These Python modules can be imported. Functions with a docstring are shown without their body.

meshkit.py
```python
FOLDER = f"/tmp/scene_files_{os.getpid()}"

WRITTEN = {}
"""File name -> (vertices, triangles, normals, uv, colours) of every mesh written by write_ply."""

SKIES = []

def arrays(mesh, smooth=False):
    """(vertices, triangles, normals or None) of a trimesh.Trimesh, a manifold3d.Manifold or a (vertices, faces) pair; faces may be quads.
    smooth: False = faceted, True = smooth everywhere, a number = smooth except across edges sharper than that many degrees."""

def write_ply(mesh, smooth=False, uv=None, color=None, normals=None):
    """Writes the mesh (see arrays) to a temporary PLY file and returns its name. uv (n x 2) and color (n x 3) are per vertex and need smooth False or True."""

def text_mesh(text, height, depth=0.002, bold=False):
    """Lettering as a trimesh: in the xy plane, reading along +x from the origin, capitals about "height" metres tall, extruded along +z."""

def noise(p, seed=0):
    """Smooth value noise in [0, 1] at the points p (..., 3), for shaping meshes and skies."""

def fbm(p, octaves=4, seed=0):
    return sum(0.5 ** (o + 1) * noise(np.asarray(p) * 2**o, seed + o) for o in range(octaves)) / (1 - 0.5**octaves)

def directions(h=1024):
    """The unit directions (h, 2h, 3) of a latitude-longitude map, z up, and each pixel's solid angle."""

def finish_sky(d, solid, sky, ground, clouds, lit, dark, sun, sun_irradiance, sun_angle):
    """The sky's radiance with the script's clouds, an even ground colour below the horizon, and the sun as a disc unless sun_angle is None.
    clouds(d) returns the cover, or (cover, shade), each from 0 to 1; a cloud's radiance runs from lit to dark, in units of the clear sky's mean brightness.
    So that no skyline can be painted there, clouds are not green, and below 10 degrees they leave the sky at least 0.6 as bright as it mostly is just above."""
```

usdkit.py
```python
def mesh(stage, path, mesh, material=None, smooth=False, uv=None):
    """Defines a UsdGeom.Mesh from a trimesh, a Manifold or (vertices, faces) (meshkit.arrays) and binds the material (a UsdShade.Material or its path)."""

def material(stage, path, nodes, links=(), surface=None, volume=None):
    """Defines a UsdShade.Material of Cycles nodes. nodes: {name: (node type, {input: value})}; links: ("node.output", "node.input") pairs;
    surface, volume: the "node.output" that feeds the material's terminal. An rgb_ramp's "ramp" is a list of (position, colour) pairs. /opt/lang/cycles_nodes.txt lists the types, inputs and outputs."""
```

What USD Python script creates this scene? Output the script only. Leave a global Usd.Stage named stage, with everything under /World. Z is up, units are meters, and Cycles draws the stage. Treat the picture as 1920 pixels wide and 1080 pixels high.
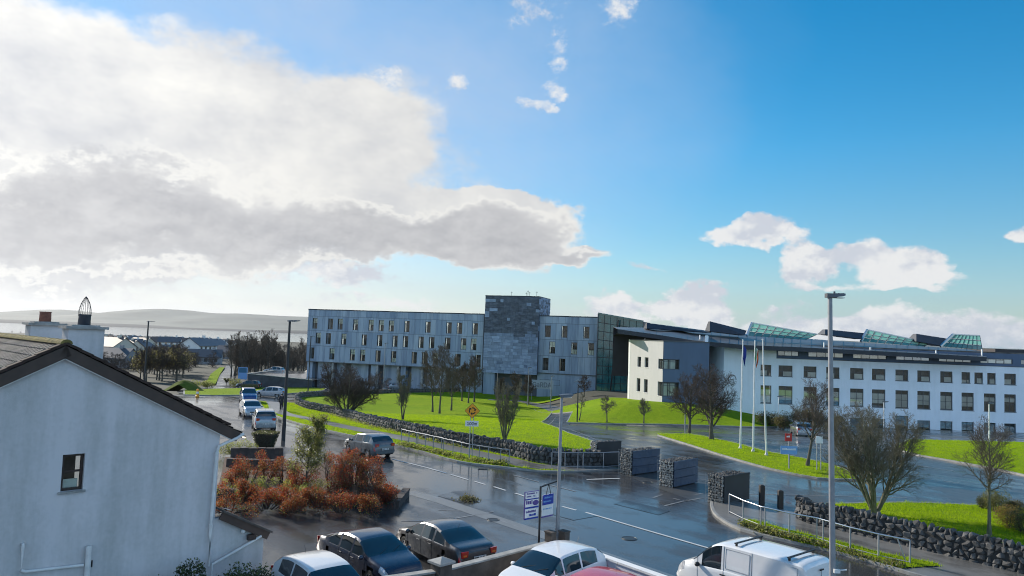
EXPOSURE = 0.35
HAZE = 2.0e-5
SKY_STRENGTH, SUN_I = 0.10, 1.25
SKYAIR, SKYAER, SKYHUE, SKYSAT, SKYVAL = 1.0, 0.15, .488, 1.42, 1.25
CGREY = (3.5, 3.55, 3.8); CGREY2 = (5.0, 5.02, 5.15); LITHI = (7.1, 7.05, 6.8); LITLO2 = (4.6, 4.75, 5.1); LITHI2 = (6.7, 6.7, 6.7); SMLO = (4.9, 5.15, 5.7); VEIL = (4.1, 4.9, 6.3); LOWC = (5.3, 5.6, 5.8)
import math, random, numpy as np, trimesh, usdkit, meshkit
from pxr import Usd, UsdGeom, UsdLux, UsdShade, Gf, Sdf, Vt
from shapely.geometry import Polygon, Point, LineString, box as sbox
from shapely.ops import unary_union
from scipy.spatial import Delaunay

stage = Usd.Stage.CreateInMemory()
UsdGeom.SetStageUpAxis(stage, 'Z'); UsdGeom.SetStageMetersPerUnit(stage, 1.0)
UsdGeom.Xform.Define(stage, '/World'); UsdGeom.Scope.Define(stage, '/World/Looks')
rnd = random.Random(11)
PI = math.pi

# ------------------------------------------------------------------ camera
FPX, CZ = 1387.0, 8.3
PITCH, ROLL = math.atan(91 / 1387), math.radians(2.1)
cp_, sp_, cr_, sr_ = math.cos(PITCH), math.sin(PITCH), math.cos(ROLL), math.sin(ROLL)
FW = np.array([0, cp_, sp_]); _UL = np.array([0, -sp_, cp_]); _RL = np.array([1.0, 0, 0])
CR = cr_ * _RL + sr_ * _UL; CU = -sr_ * _RL + cr_ * _UL
cam = UsdGeom.Camera.Define(stage, '/World/camera')
cam.CreateHorizontalApertureAttr(36.0); cam.CreateVerticalApertureAttr(20.25)
cam.CreateFocalLengthAttr(36.0 * FPX / 1920)
cam.CreateClippingRangeAttr(Gf.Vec2f(0.3, 60000))
cam.CreateExposureAttr(EXPOSURE)
_m = np.eye(4); _m[0, :3], _m[1, :3], _m[2, :3], _m[3, :3] = CR, CU, -FW, (0, 0, CZ)
UsdGeom.Xformable(cam).AddTransformOp().Set(Gf.Matrix4d(_m.tolist()))

# ------------------------------------------------------------------ node graphs
class Ref(str):
    def _m(s, op, o, rev=False):
        a, b = (o, s) if rev else (s, o)
        return s.g.math(op, a, b)
    def __add__(s, o): return s._m('add', o)
    def __radd__(s, o): return s._m('add', o)
    def __sub__(s, o): return s._m('subtract', o)
    def __rsub__(s, o): return s._m('subtract', o, True)
    def __mul__(s, o): return s._m('multiply', o)
    def __rmul__(s, o): return s._m('multiply', o)
    def __truediv__(s, o): return s._m('divide', o)

class Graph:
    def __init__(self): self.nodes, self.links, self.k = {}, [], 0
    def n(self, kind, out, **kw):
        self.k += 1; name = 'n%d' % self.k; ins = {}
        for a, v in kw.items():
            a = a.rstrip('_')
            if isinstance(v, Ref): self.links.append((str(v), name + '.' + a))
            else: ins[a] = v
        self.nodes[name] = (kind, ins)
        r = Ref(name + '.' + out); r.g = self; return r
    def out(self, ref, o):
        r = Ref(str(ref).split('.')[0] + '.' + o); r.g = self; return r
    def math(self, op, a, b=0.0, c=0.0): return self.n('math', 'value', math_type=op, value1=a, value2=b, value3=c)
    def vm(self, op, a, b=(0, 0, 0), out='vector', **k): return self.n('vector_math', out, math_type=op, vector1=a, vector2=b, **k)
    def ramp(self, fac, stops): return self.n('rgb_ramp', 'color', fac=fac, ramp=stops)
    def mixc(self, fac, a, b, t='mix'): return self.n('mix', 'color', mix_type=t, fac=fac, color1=a, color2=b)
    def mr(self, v, a, b, c=0.0, d=1.0, t='linear'): return self.n('map_range', 'result', range_type=t, value=v, from_min=a, from_max=b, to_min=c, to_max=d, clamp=True)
    def noise(self, vec, scale, detail=3, rough=0.55, dist=0.0, out='fac'): return self.n('noise_texture', out, vector=vec, scale=scale, detail=detail, roughness=rough, distortion=dist)
    def pos(self): return self.n('geometry', 'position')
    def obj(self): return self.n('texture_coordinate', 'object')
    def scale(self, vec, s): return self.n('mapping', 'vector', vector=vec, scale=s)
    def make(self, name, surface=None, volume=None):
        return usdkit.material(stage, '/World/Looks/' + name, self.nodes, self.links, surface=surface and str(surface), volume=volume and str(volume))

# ------------------------------------------------------------------ sky and sun
SUN_AZ, SUN_EL = math.radians(-51), math.radians(27)
SUN = np.array([math.sin(SUN_AZ) * math.cos(SUN_EL), math.cos(SUN_AZ) * math.cos(SUN_EL), math.sin(SUN_EL)])

def raypx(px, py): return FW + CR * (px - 960) / FPX - CU * (py - 540) / FPX
def azel(px, py):
    d = raypx(px, py); d = d / np.linalg.norm(d)
    return math.atan2(d[0], d[1]), math.asin(d[2])

def make_sky():
    g = Graph()
    d = g.pos()
    s = g.n('separate_xyz', 'x', vector=d); y, z = g.out(s, 'y'), g.out(s, 'z')
    az = g.math('arctan2', s, y); el = g.math('arcsine', z)
    q = g.n('combine_xyz', 'vector', x=az, y=el, z=0.0)
    nz = lambda sc, det, off, ro=0.55, v=None: g.noise(g.vm('add', g.scale(v or q, (sc[0], sc[1], 1)), off), 1.0, det, ro)
    # warp the directions a little so that no cloud has a drawn outline
    w1 = g.noise(g.scale(q, (9, 14, 1)), 1.0, 4, 0.6, out='color')
    warp = g.vm('scale', g.vm('subtract', w1, (0.5, 0.5, 0.5)), scale=0.085)
    qw = g.vm('add', q, warp)
    u = 1 / 1387.0
    def field(blobs):
        tot = None
        for px, py, rx, ry, a in blobs:
            ca, ce = azel(px, py)
            t = g.vm('multiply', g.vm('subtract', qw, (ca, ce, 0)), (1 / (rx * u), 1 / (ry * u), 0))
            b = g.math('multiply', g.math('maximum', g.math('subtract', 1.0, g.vm('dot_product', t, t, out='value')), 0.0), a)
            tot = b if tot is None else tot + b
        return tot
    # coverage: large soft masses + fractal detail
    soft = field([(40, 200, 700, 190, 1.0), (430, 270, 400, 200, .75), (680, 330, 290, 170, .75), (-600, 300, 800, 380, 1.1), (720, 210, 130, 110, .5)])
    bank = field([(120, 400, 520, 118, 1.15), (-500, 400, 600, 150, 1.1), (560, 420, 420, 92, 1.1), (800, 400, 260, 92, .9), (930, 432, 190, 98, 1.1), (1060, 478, 105, 22, .75), (300, 320, 200, 90, .6)])
    small = field([(1425, 444, 110, 28, 1.2), (1515, 502, 62, 46, 1.45), (1670, 490, 90, 58, 1.4), (1600, 475, 50, 26, .8), (1735, 530, 80, 22, .55), (1200, 498, 55, 13, .6), (1925, 426, 30, 24, .9),
                   (1300, 570, 80, 52, 1.5), (1230, 590, 70, 30, 1.0), (1140, 582, 60, 34, 1.0), (1480, 616, 190, 44, .8), (1760, 626, 300, 44, .9), (620, 513, 170, 24, .95), (60, 500, 210, 34, .7), (250, 545, 160, 14, .4), (700, 560, 190, 20, .5),
                   (980, 15, 80, 50, .5), (1050, 70, 45, 65, .45), (1160, 25, 50, 50, .42), (1000, 205, 60, 20, .5), (1040, 165, 36, 30, .45), (845, 158, 40, 22, .45), (715, 140, 40, 40, .5), (1600, 548, 170, 9, .5)])
    n_big = nz((5.5, 9), 6, (3.1, 1.7, 0), .58)
    n_fine = nz((24, 34), 6, (8.2, 4.4, 0), .62)
    n_vf = nz((75, 105), 4, (2.2, 6.4, 0), .6)
    det = (n_big - 0.5) * 1.6 + (n_fine - 0.5) * 0.9 + (n_vf - .5) * .3
    cov_soft = g.mr(soft + (n_big - .5) * 1.5 + (n_fine - .5) * .55 + (n_vf - .5) * .15, 0.08, 0.80, t='smoothstep') * g.mr(soft, 0, .12)
    cov_bank = g.mr(bank + det * 0.8, 0.24, 0.56, t='smoothstep') * g.mr(bank, 0, .08)
    cov_small = g.mr(small + ((n_fine - 0.5) * 1.6 + (n_big - .5) * .6 + (n_vf - .5) * .6) * g.mr(small, .0, .22), 0.22, 0.78, t='smoothstep') * .97
    # thin veil spread out from the bank towards the upper middle
    veil = field([(450, 130, 950, 460, 1.0), (880, 120, 720, 460, .26)])
    v_n = nz((4.2, 6), 5, (1.3, 9.7, 0), .6)
    cov_veil = g.mr(veil * (0.35 + v_n * 1.15), 0.05, 1.25) * 0.72
    # the rest of the sky, out of the frame: scattered cumulus
    away = g.mr(g.math('absolute', az), 0.80, 1.15)
    n_o = nz((3.0, 6.5), 6, (13.0, 3.3, 0), .58)
    cov_out = g.mr(n_o, 0.48, 0.62, t='smoothstep') * away * g.mr(el, 1.25, 0.75)
    low = g.mr(el, 0.11, 0.0) * g.mr(nz((3.5, 14), 5, (2.0, 7.7, 0), .6), 0.25, 0.60, .45, 1.0) * g.mr(az, -.2, .3, .85, .75)
    # shading: light rims towards the sun, grey undersides, several scales of relief
    sh = lambda sc, det_, o, k, ro: g.noise(g.vm('add', g.scale(g.vm('add', q, k), (sc[0], sc[1], 1)), o), 1.0, det_, ro)
    rim = (n_big - sh((5.5, 9), 6, (3.1, 1.7, 0), (-0.03, 0.04, 0), .58)) * 2.6 + (n_fine - sh((24, 34), 6, (8.2, 4.4, 0), (-.006, .009, 0), .62)) * 1.5 + .5
    rim = g.mr(rim, 0, 1)
    base = field([(120, 410, 470, 92, 1.05), (235, 335, 190, 95, 1.0), (620, 445, 420, 70, 1.0), (800, 425, 280, 80, .8), (930, 452, 190, 68, 1.0), (-420, 410, 480, 120, .9), (1070, 482, 100, 16, .9)])
    dark = g.mr(base * .80 + (n_big - .5) * 3.1 + (n_fine - .5) * 1.5 + (n_vf - .5) * .5, -0.15, 1.15)
    up_ = g.mr(g.noise(g.scale(q, (4.0, 7.5, 1)), 1.0, 5, .6) * .8 + n_fine * .35 - rim * .18, .32, .72)
    softc = g.mixc(up_, LITHI, LITLO2)
    edge = g.mr(dark, .20, .34, t='smoothstep') * g.mr(dark, .60, .40, t='smoothstep')
    grey = g.mixc(g.mr(n_fine * .6 + n_big * .7 + rim * .25, .5, 1.0), CGREY, CGREY2)
    body = g.mixc(edge * .75, softc, LITHI)
    body = g.mixc(g.mr(dark, .34, .92, t='smoothstep') * .93, body, grey)
    sm_dark = g.mr(rim + (n_fine - .5) * .8, .25, .75)
    lit2 = g.mixc(sm_dark, SMLO, LITHI2)
    sd = g.vm('dot_product', d, tuple(SUN), out='value')
    glow = g.mr(sd, 0.70, 1.0); glow = glow * glow
    scl = lambda v, k: g.n('vector_math', 'vector', math_type='scale', vector1=v, scale=k)
    body = scl(body, glow * 0.30 + 0.95); softc = scl(softc, glow * .30 + .95)
    sky = g.n('sky_texture', 'color', sky_type='single_scattering', sun_disc=False, sun_elevation=SUN_EL, sun_rotation=SUN_AZ, altitude=30.0, air_density=SKYAIR, aerosol_density=SKYAER, ozone_density=3.0)
    sky = g.n('hsv', 'color', hue=SKYHUE, saturation=g.mr(el, .0, .26, g.mr(az, -.35, .15, .42, 1.25), SKYSAT), value=g.mr(el, .0, .25, .85, SKYVAL), fac=1.0, color=sky)
    c = g.mixc(cov_veil, sky, VEIL)
    c = g.mixc(cov_out, c, scl(g.mixc(sm_dark, (4.9, 5.3, 6.3), (6.4, 6.8, 7.6)), 1.3))
    c = g.mixc(low, c, g.mixc(g.mr(az, -.25, .25), LOWC, (2.7, 4.3, 5.7)))
    c = g.mixc(cov_soft, c, softc)
    c = g.mixc(cov_small, c, lit2)
    c = g.mixc(cov_bank, c, body)
    bg = g.n('background_shader', 'background', color=c, strength=SKY_STRENGTH)
    m = g.make('sky', bg)
    dome = UsdLux.DomeLight.Define(stage, '/World/sky')
    dome.CreateIntensityAttr(1.0)
    UsdShade.MaterialBindingAPI.Apply(dome.GetPrim()).Bind(m)
    dome.GetPrim().SetCustomDataByKey('kind', 'structure')
make_sky()
sun = UsdLux.DistantLight.Define(stage, '/World/sun')
sun.CreateIntensityAttr(SUN_I); sun.CreateAngleAttr(0.5); sun.CreateColorAttr(Gf.Vec3f(1.0, 0.92, 0.80)); sun.CreateNormalizeAttr(True)
_z = SUN; _x = np.cross([0, 0, 1], _z); _x /= np.linalg.norm(_x); _y = np.cross(_z, _x)
_m = np.eye(4); _m[0, :3], _m[1, :3], _m[2, :3] = _x, _y, _z
UsdGeom.Xformable(sun).AddTransformOp().Set(Gf.Matrix4d(_m.tolist()))
# ------------------------------------------------------------------ terrain function and picking points on it
def ss(a, b, t):
    t = np.clip((np.asarray(t, float) - a) / (b - a), 0, 1); return t * t * (3 - 2 * t)
def H(x, y):
    x, y = np.asarray(x, float), np.asarray(y, float)
    w = ss(-34, -14, x)
    z = -3.6 * ss(72, 150, y) * (1 - w) - 3.1 * ss(55, 118, y) * w
    z = z - 0.0145 * np.maximum(0, y - 150)
    z = z + 2.7 * ss(86, 98, y) * ss(4, 16, x) * (1 - ss(21, 46, x)) * (1 - ss(128, 150, y))
    return z
_ts = np.geomspace(4, 4000, 900)
def P(px, py):
    """the terrain point that a line of sight meets"""
    d = raypx(px, py); q = _ts[:, None] * d + [0, 0, CZ]
    gap = q[:, 2] - H(q[:, 0], q[:, 1])
    k = int(np.argmax(gap < 0)) or len(_ts) - 1
    lo, hi = _ts[k - 1], _ts[k]
    for _ in range(25):
        m = (lo + hi) / 2; p = d * m + [0, 0, CZ]
        if p[2] < H(p[0], p[1]): hi = m
        else: lo = m
    p = d * hi + [0, 0, CZ]
    return np.array([p[0], p[1], float(H(p[0], p[1]))])
def P2(l): return [tuple(P(*a)[:2]) for a in l]
def AT(px, py, Y):
    d = raypx(px, py); return d * (Y / d[1]) + [0, 0, CZ]
def G3(x, y, dz=0.0): return np.array([x, y, float(H(x, y)) + dz])

# ------------------------------------------------------------------ scene helpers
_used = {}
def pathof(parent, name):
    k = (parent, name); n = _used.get(k, 0); _used[k] = n + 1
    return '%s/%s' % (parent, name if n == 0 else '%s_%03d' % (name, n))
def setdata(prim, label=None, cat=None, group=None, kind=None):
    for k, v in (('label', label), ('category', cat), ('group', group), ('kind', kind)):
        if v: prim.SetCustomDataByKey(k, v)
class Thing:
    """an Xform at the thing's base; its parts are given in world (world=True) or local coordinates"""
    def __init__(s, name, label, cat, loc=(0, 0, 0), rz=0.0, group=None, kind=None):
        s.path = pathof('/World', name); s.loc = np.array(loc, float); s.rz = rz
        x = UsdGeom.Xform.Define(stage, s.path); x.AddTranslateOp().Set(Gf.Vec3d(*map(float, s.loc)))
        if rz: x.AddRotateZOp().Set(math.degrees(rz))
        s.prim = x.GetPrim(); setdata(s.prim, label, cat, group, kind)
    def part(s, name, mesh, mat, smooth=False, label=None, parent=None, world=False, kind=None):
        v, f = VF(mesh)
        if world:
            v = v - s.loc
            if s.rz:
                c, n = math.cos(-s.rz), math.sin(-s.rz); v = np.stack([v[:, 0] * c - v[:, 1] * n, v[:, 0] * n + v[:, 1] * c, v[:, 2]], 1)
        p = pathof(parent or s.path, name)
        m = usdkit.mesh(stage, p, (v, f), mat, smooth)
        setdata(m.GetPrim(), label, None, None, kind)
        return p
def VF(mesh):
    if isinstance(mesh, MB): return mesh.arr()
    if isinstance(mesh, trimesh.Trimesh): return np.array(mesh.vertices), np.array(mesh.faces)
    if hasattr(mesh, 'to_mesh'):
        m = mesh.to_mesh(); return np.array(m.vert_properties[:, :3], float), np.array(m.tri_verts)
    v, f = np.asarray(mesh[0], float), np.asarray(mesh[1], int)
    if f.shape[1] == 4: f = np.vstack([f[:, [0, 1, 2]], f[:, [0, 2, 3]]])
    return v, f
def solo(name, mesh, mat, label=None, cat=None, group=None, kind=None, smooth=False):
    p = pathof('/World', name); m = usdkit.mesh(stage, p, VF(mesh), mat, smooth)
    setdata(m.GetPrim(), label, cat, group, kind); return m
def copy_of(src, name, loc, rz, label, cat, group=None, sc=1.0):
    p = pathof('/World', name); x = UsdGeom.Xform.Define(stage, p)
    x.GetPrim().GetReferences().AddInternalReference(src.path)
    x.ClearXformOpOrder(); x.GetPrim().SetInstanceable(True)
    x.AddTranslateOp().Set(Gf.Vec3d(*map(float, loc)))
    x.AddRotateZOp().Set(math.degrees(rz))
    if sc != 1.0: x.AddScaleOp().Set(Gf.Vec3f(sc, sc, sc))
    setdata(x.GetPrim(), label, cat, group); return x

BOXF = np.array([[0, 2, 1], [0, 3, 2], [4, 5, 6], [4, 6, 7], [0, 1, 5], [0, 5, 4], [1, 2, 6], [1, 6, 5], [2, 3, 7], [2, 7, 6], [3, 0, 4], [3, 4, 7]])
class MB:
    def __init__(s): s.v, s.f, s.n = [], [], 0
    def add(s, v, f):
        v, f = np.asarray(v, float), np.asarray(f, int)
        if len(f) and f.shape[1] == 4: f = np.vstack([f[:, [0, 1, 2]], f[:, [0, 2, 3]]])
        s.v.append(v); s.f.append(f + s.n); s.n += len(v); return s
    def mesh(s, m): return s.add(*VF(m))
    def arr(s): return (np.vstack(s.v), np.vstack(s.f)) if s.v else (np.zeros((0, 3)), np.zeros((0, 3), int))
    def box(s, x0, x1, y0, y1, z0, z1):
        return s.add([(x0, y0, z0), (x1, y0, z0), (x1, y1, z0), (x0, y1, z0), (x0, y0, z1), (x1, y0, z1), (x1, y1, z1), (x0, y1, z1)], BOXF)
    def obox(s, c, u, v, w, a, b, h):
        """box about c with half sizes a, b, h along the unit vectors u, v, w"""
        c, u, v, w = (np.asarray(t, float) for t in (c, u, v, w))
        return s.add([c + i * a * u + j * b * v + k * h * w for k in (-1, 1) for i, j in ((-1, -1), (1, -1), (1, 1), (-1, 1))], BOXF)
    def bar(s, p, q, w, h=None, up=(0, 0, 1)):
        p, q = np.asarray(p, float), np.asarray(q, float); d = q - p; L = np.linalg.norm(d); d = d / L
        if abs(d @ np.asarray(up, float)) > .98: up = (0, 1, 0)
        r = np.cross(d, up); r /= np.linalg.norm(r); t = np.cross(r, d)
        return s.obox((p + q) / 2, d, r, t, L / 2, w / 2, (h or w) / 2)
    def tube(s, pts, rad, sides=8, cap=True):
        p = np.asarray(pts, float); n = len(p); rad = np.broadcast_to(rad, (n,))
        t = np.gradient(p, axis=0); t /= np.linalg.norm(t, axis=1, keepdims=True) + 1e-12
        ref = np.array([0, 0, 1.0]) if np.abs(t[:, 2]).mean() < .9 else np.array([1.0, 0, 0])
        a = np.cross(t, ref); a /= np.linalg.norm(a, axis=1, keepdims=True) + 1e-12; b = np.cross(t, a)
        th = np.arange(sides) * 2 * PI / sides
        v = p[:, None] + rad[:, None, None] * (np.cos(th)[None, :, None] * a[:, None] + np.sin(th)[None, :, None] * b[:, None])
        i, j = np.meshgrid(np.arange(n - 1), np.arange(sides), indexing='ij'); i, j = i.ravel(), j.ravel(); k = (j + 1) % sides
        f = np.stack([i * sides + j, (i + 1) * sides + j, (i + 1) * sides + k, i * sides + k], 1)
        f = np.vstack([f[:, [0, 1, 2]], f[:, [0, 2, 3]]]); v = v.reshape(-1, 3)
        if cap:
            v = np.vstack([v, p[0], p[-1]]); c0, c1 = len(v) - 2, len(v) - 1; m = (n - 1) * sides
            f = np.vstack([f] + [[[c0, (x + 1) % sides, x]] for x in range(sides)][::1] + [[[c1, m + x, m + (x + 1) % sides]] for x in range(sides)]) if False else np.vstack([f, [[c0, x, (x + 1) % sides] for x in range(sides)], [[c1, m + (x + 1) % sides, m + x] for x in range(sides)]])
        return s.add(v, f)
    def lathe(s, prof, c=(0, 0, 0), sides=16):
        """prof: (radius, z) pairs"""
        r = np.array(prof, float); th = np.arange(sides) * 2 * PI / sides; n = len(r)
        v = np.stack([np.outer(r[:, 0], np.cos(th)), np.outer(r[:, 0], np.sin(th)), np.repeat(r[:, 1:2], sides, 1)], -1).reshape(-1, 3) + c
        i, j = np.meshgrid(np.arange(n - 1), np.arange(sides), indexing='ij'); i, j = i.ravel(), j.ravel(); k = (j + 1) % sides
        return s.add(v, np.stack([i * sides + j, i * sides + k, (i + 1) * sides + k, (i + 1) * sides + j], 1))
    def prism(s, poly, z0, z1):
        return s.mesh(trimesh.creation.extrude_polygon(poly, z1 - z0, engine='earcut').apply_translation((0, 0, z0)))
    def quad(s, a, b, c, d): return s.add([a, b, c, d], [[0, 1, 2], [0, 2, 3]])

def upright(poly, o, u, n, depth):
    """a polygon drawn in (along u, up z) from the origin o, extruded backwards against the outward normal n"""
    m = trimesh.creation.extrude_polygon(poly, depth, engine='earcut'); v = np.array(m.vertices)
    o, u, n = (np.asarray(t, float) for t in (o, u, n))
    w = o + v[:, :1] * u + v[:, 1:2] * np.array([0, 0, 1.0]) + (v[:, 2:3] - depth) * n
    f = np.array(m.faces)
    if np.dot(np.cross(u, (0, 0, 1)), n) < 0: f = f[:, ::-1]
    return w, f

def drape(poly, off, step=1.5, top=None):
    """a sheet over the terrain in the outline of poly"""
    out = MB()
    for g in getattr(poly, 'geoms', [poly]):
        if g.is_empty or g.area < .01: continue
        pts = []
        for ring in (g.exterior, *g.interiors):
            n = max(4, int(ring.length / step)); pts += [ring.interpolate(i / n, normalized=True).coords[0] for i in range(n)]
            pts += list(ring.coords)[:-1]
        x0, y0, x1, y1 = g.bounds
        gx, gy = np.meshgrid(np.arange(x0, x1, step), np.arange(y0, y1, step)); gx = gx + (np.arange(gx.shape[0])[:, None] % 2) * step * .5
        inner = g.buffer(-step * .45)
        import shapely
        ok = shapely.contains_xy(inner, gx.ravel(), gy.ravel())
        q = np.vstack([np.array(pts), np.stack([gx.ravel()[ok], gy.ravel()[ok]], 1)])
        q = np.unique(np.round(q, 4), axis=0)
        t = Delaunay(q).simplices; c = q[t].mean(1)
        t = t[shapely.contains_xy(g, c[:, 0], c[:, 1])]
        a = q[t]; ar = np.cross(a[:, 1] - a[:, 0], a[:, 2] - a[:, 0]); t = t[np.abs(ar) > 1e-5]; ar = ar[np.abs(ar) > 1e-5]
        t[ar < 0] = t[ar < 0][:, ::-1]
        z = H(q[:, 0], q[:, 1]) + (off(q[:, 0], q[:, 1]) if callable(off) else off)
        out.add(np.column_stack([q, z]), t)
    return out
def strip(line, w, z0, z1, step=1.0, closed=False):
    """a kerb along a line of ground points: a band w wide from z0 to z1 above the terrain"""
    ls = LineString(list(line) + ([line[0]] if closed else [])); n = max(2, int(ls.length / step)); t = np.linspace(0, ls.length, n + 1)
    p = np.array([ls.interpolate(a).coords[0] for a in t]); d = np.gradient(p, axis=0); d /= np.linalg.norm(d, axis=1, keepdims=True)
    s = np.stack([-d[:, 1], d[:, 0]], 1) * w / 2; h = H(p[:, 0], p[:, 1])
    L, Rr = p + s, p - s
    v = np.stack([np.column_stack([L, h + z0]), np.column_stack([L, h + z1]), np.column_stack([Rr, h + z1]), np.column_stack([Rr, h + z0])], 1).reshape(-1, 3)
    f = []
    for i in range(n):
        a, b = i * 4, i * 4 + 4
        for k in range(3): f += [(a + k, b + k, b + k + 1, a + k + 1)]
    m = MB(); m.add(v, f)
    m.add(v[:4], [[0, 1, 2], [0, 2, 3]]); m.add(v[-4:], [[2, 1, 0], [3, 2, 0]])
    return m
def smoothline(pts, n=8):
    from scipy.interpolate import PchipInterpolator, CubicSpline
    p = np.array(pts, float); t = np.r_[0, np.cumsum(np.linalg.norm(np.diff(p, axis=0), axis=1))]
    return [tuple(a) for a in PchipInterpolator(t, p)(np.linspace(0, t[-1], n * (len(p) - 1) + 1))]

# ------------------------------------------------------------------ materials
def pbr(name, col, rough=.6, var=0.0, scale=3.0, bump=0.0, bscale=30.0, metal=0.0, spec=.5, coat=0.0, per=0.0, coords='pos', stretch=(1, 1, 1), rvar=0.0, col2=None, detail=4):
    g = Graph(); v = g.pos() if coords == 'pos' else g.obj(); v = g.scale(v, stretch)
    kw = dict(roughness=rough, metallic=metal, specular_ior_level=spec, coat_weight=coat)
    c = None
    if var or col2:
        n = g.mr(g.noise(v, scale, detail, .6), .3, .7)
        lo = tuple(x * (1 - var) for x in col); hi = tuple(min(1, x * (1 + var)) for x in (col2 or col))
        c = g.mixc(n, lo, hi)
    if per:
        r = g.mr(g.n('object_info', 'random'), 0, 1, 1 - per, 1 + per)
        c = g.n('vector_math', 'vector', math_type='scale', vector1=c if c is not None else col, scale=r)
    kw['base_color'] = c if c is not None else col
    if rvar: kw['roughness'] = g.mr(g.noise(v, scale * 1.7, 3), .35, .65, max(.02, rough - rvar), rough + rvar)
    if bump: kw['normal'] = g.n('bump', 'normal', height=g.noise(v, bscale, 4, .6), strength=1.0, distance=bump)
    return g.make(name, g.n('principled_bsdf', 'BSDF', **kw))
def glass_mat(name, tint=(.75, .85, .85), f0=1.5, rough=.02, dark=None):
    g = Graph(); fr = g.n('fresnel', 'fac', IOR=f0)
    t = g.n('transparent_bsdf', 'BSDF', color=tint); gl = g.n('glossy_bsdf', 'BSDF', color=(1, 1, 1), roughness=rough)
    return g.make(name, g.n('mix_closure', 'closure', fac=fr, closure1=t, closure2=gl))

def make_patches(): pass
def make_asphalt(name, dry, wet_at, base=(.030, .031, .034), light=(.062, .062, .064), rdry=.34, bdry=.007):
    """wet asphalt: dark where soaked, smoother where water stands"""
    g = Graph(); p = g.pos()
    big = g.noise(g.scale(p, (1, 1, 0)), .16, 4, .55); mid = g.noise(g.scale(p, (1, 1, 0)), .75, 4, .6); fine = g.noise(p, 42.0, 2, .6)
    tracks = g.noise(g.vm('add', g.n('vector_rotate', 'vector', rotate_type='z_axis', vector=p, angle=math.radians(50)), (0, 0, 0)), .9, 3)
    rot = g.n('vector_rotate', 'vector', rotate_type='z_axis', vector=p, angle=math.radians(50))
    tr = g.noise(g.scale(rot, (.07, .85, 0)), 1.0, 3, .5)
    wet = g.mr(big * .55 + mid * .25 + tr * .35, wet_at, wet_at + .16, t='smoothstep')
    col = g.mixc(g.mr(fine, .3, .7), base, light)
    col = g.mixc(g.mr(mid, .3, .75), col, g.mixc(.5, col, light))
    col = g.mixc(wet, g.n('vector_math', 'vector', math_type='scale', vector1=col, scale=dry), g.n('vector_math', 'vector', math_type='scale', vector1=col, scale=.75))
    ro = g.mr(wet, 0, 1, rdry, .12)
    bs = g.mr(wet, 0, 1, bdry, .0010)
    nb = g.n('bump', 'normal', height=g.noise(p, 26.0, 3, .65) + g.noise(p, 2.2, 2) * .8, strength=.75, distance=bs)
    return g.make(name, g.n('principled_bsdf', 'BSDF', base_color=col, roughness=ro, specular_ior_level=.5, normal=nb))

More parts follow.
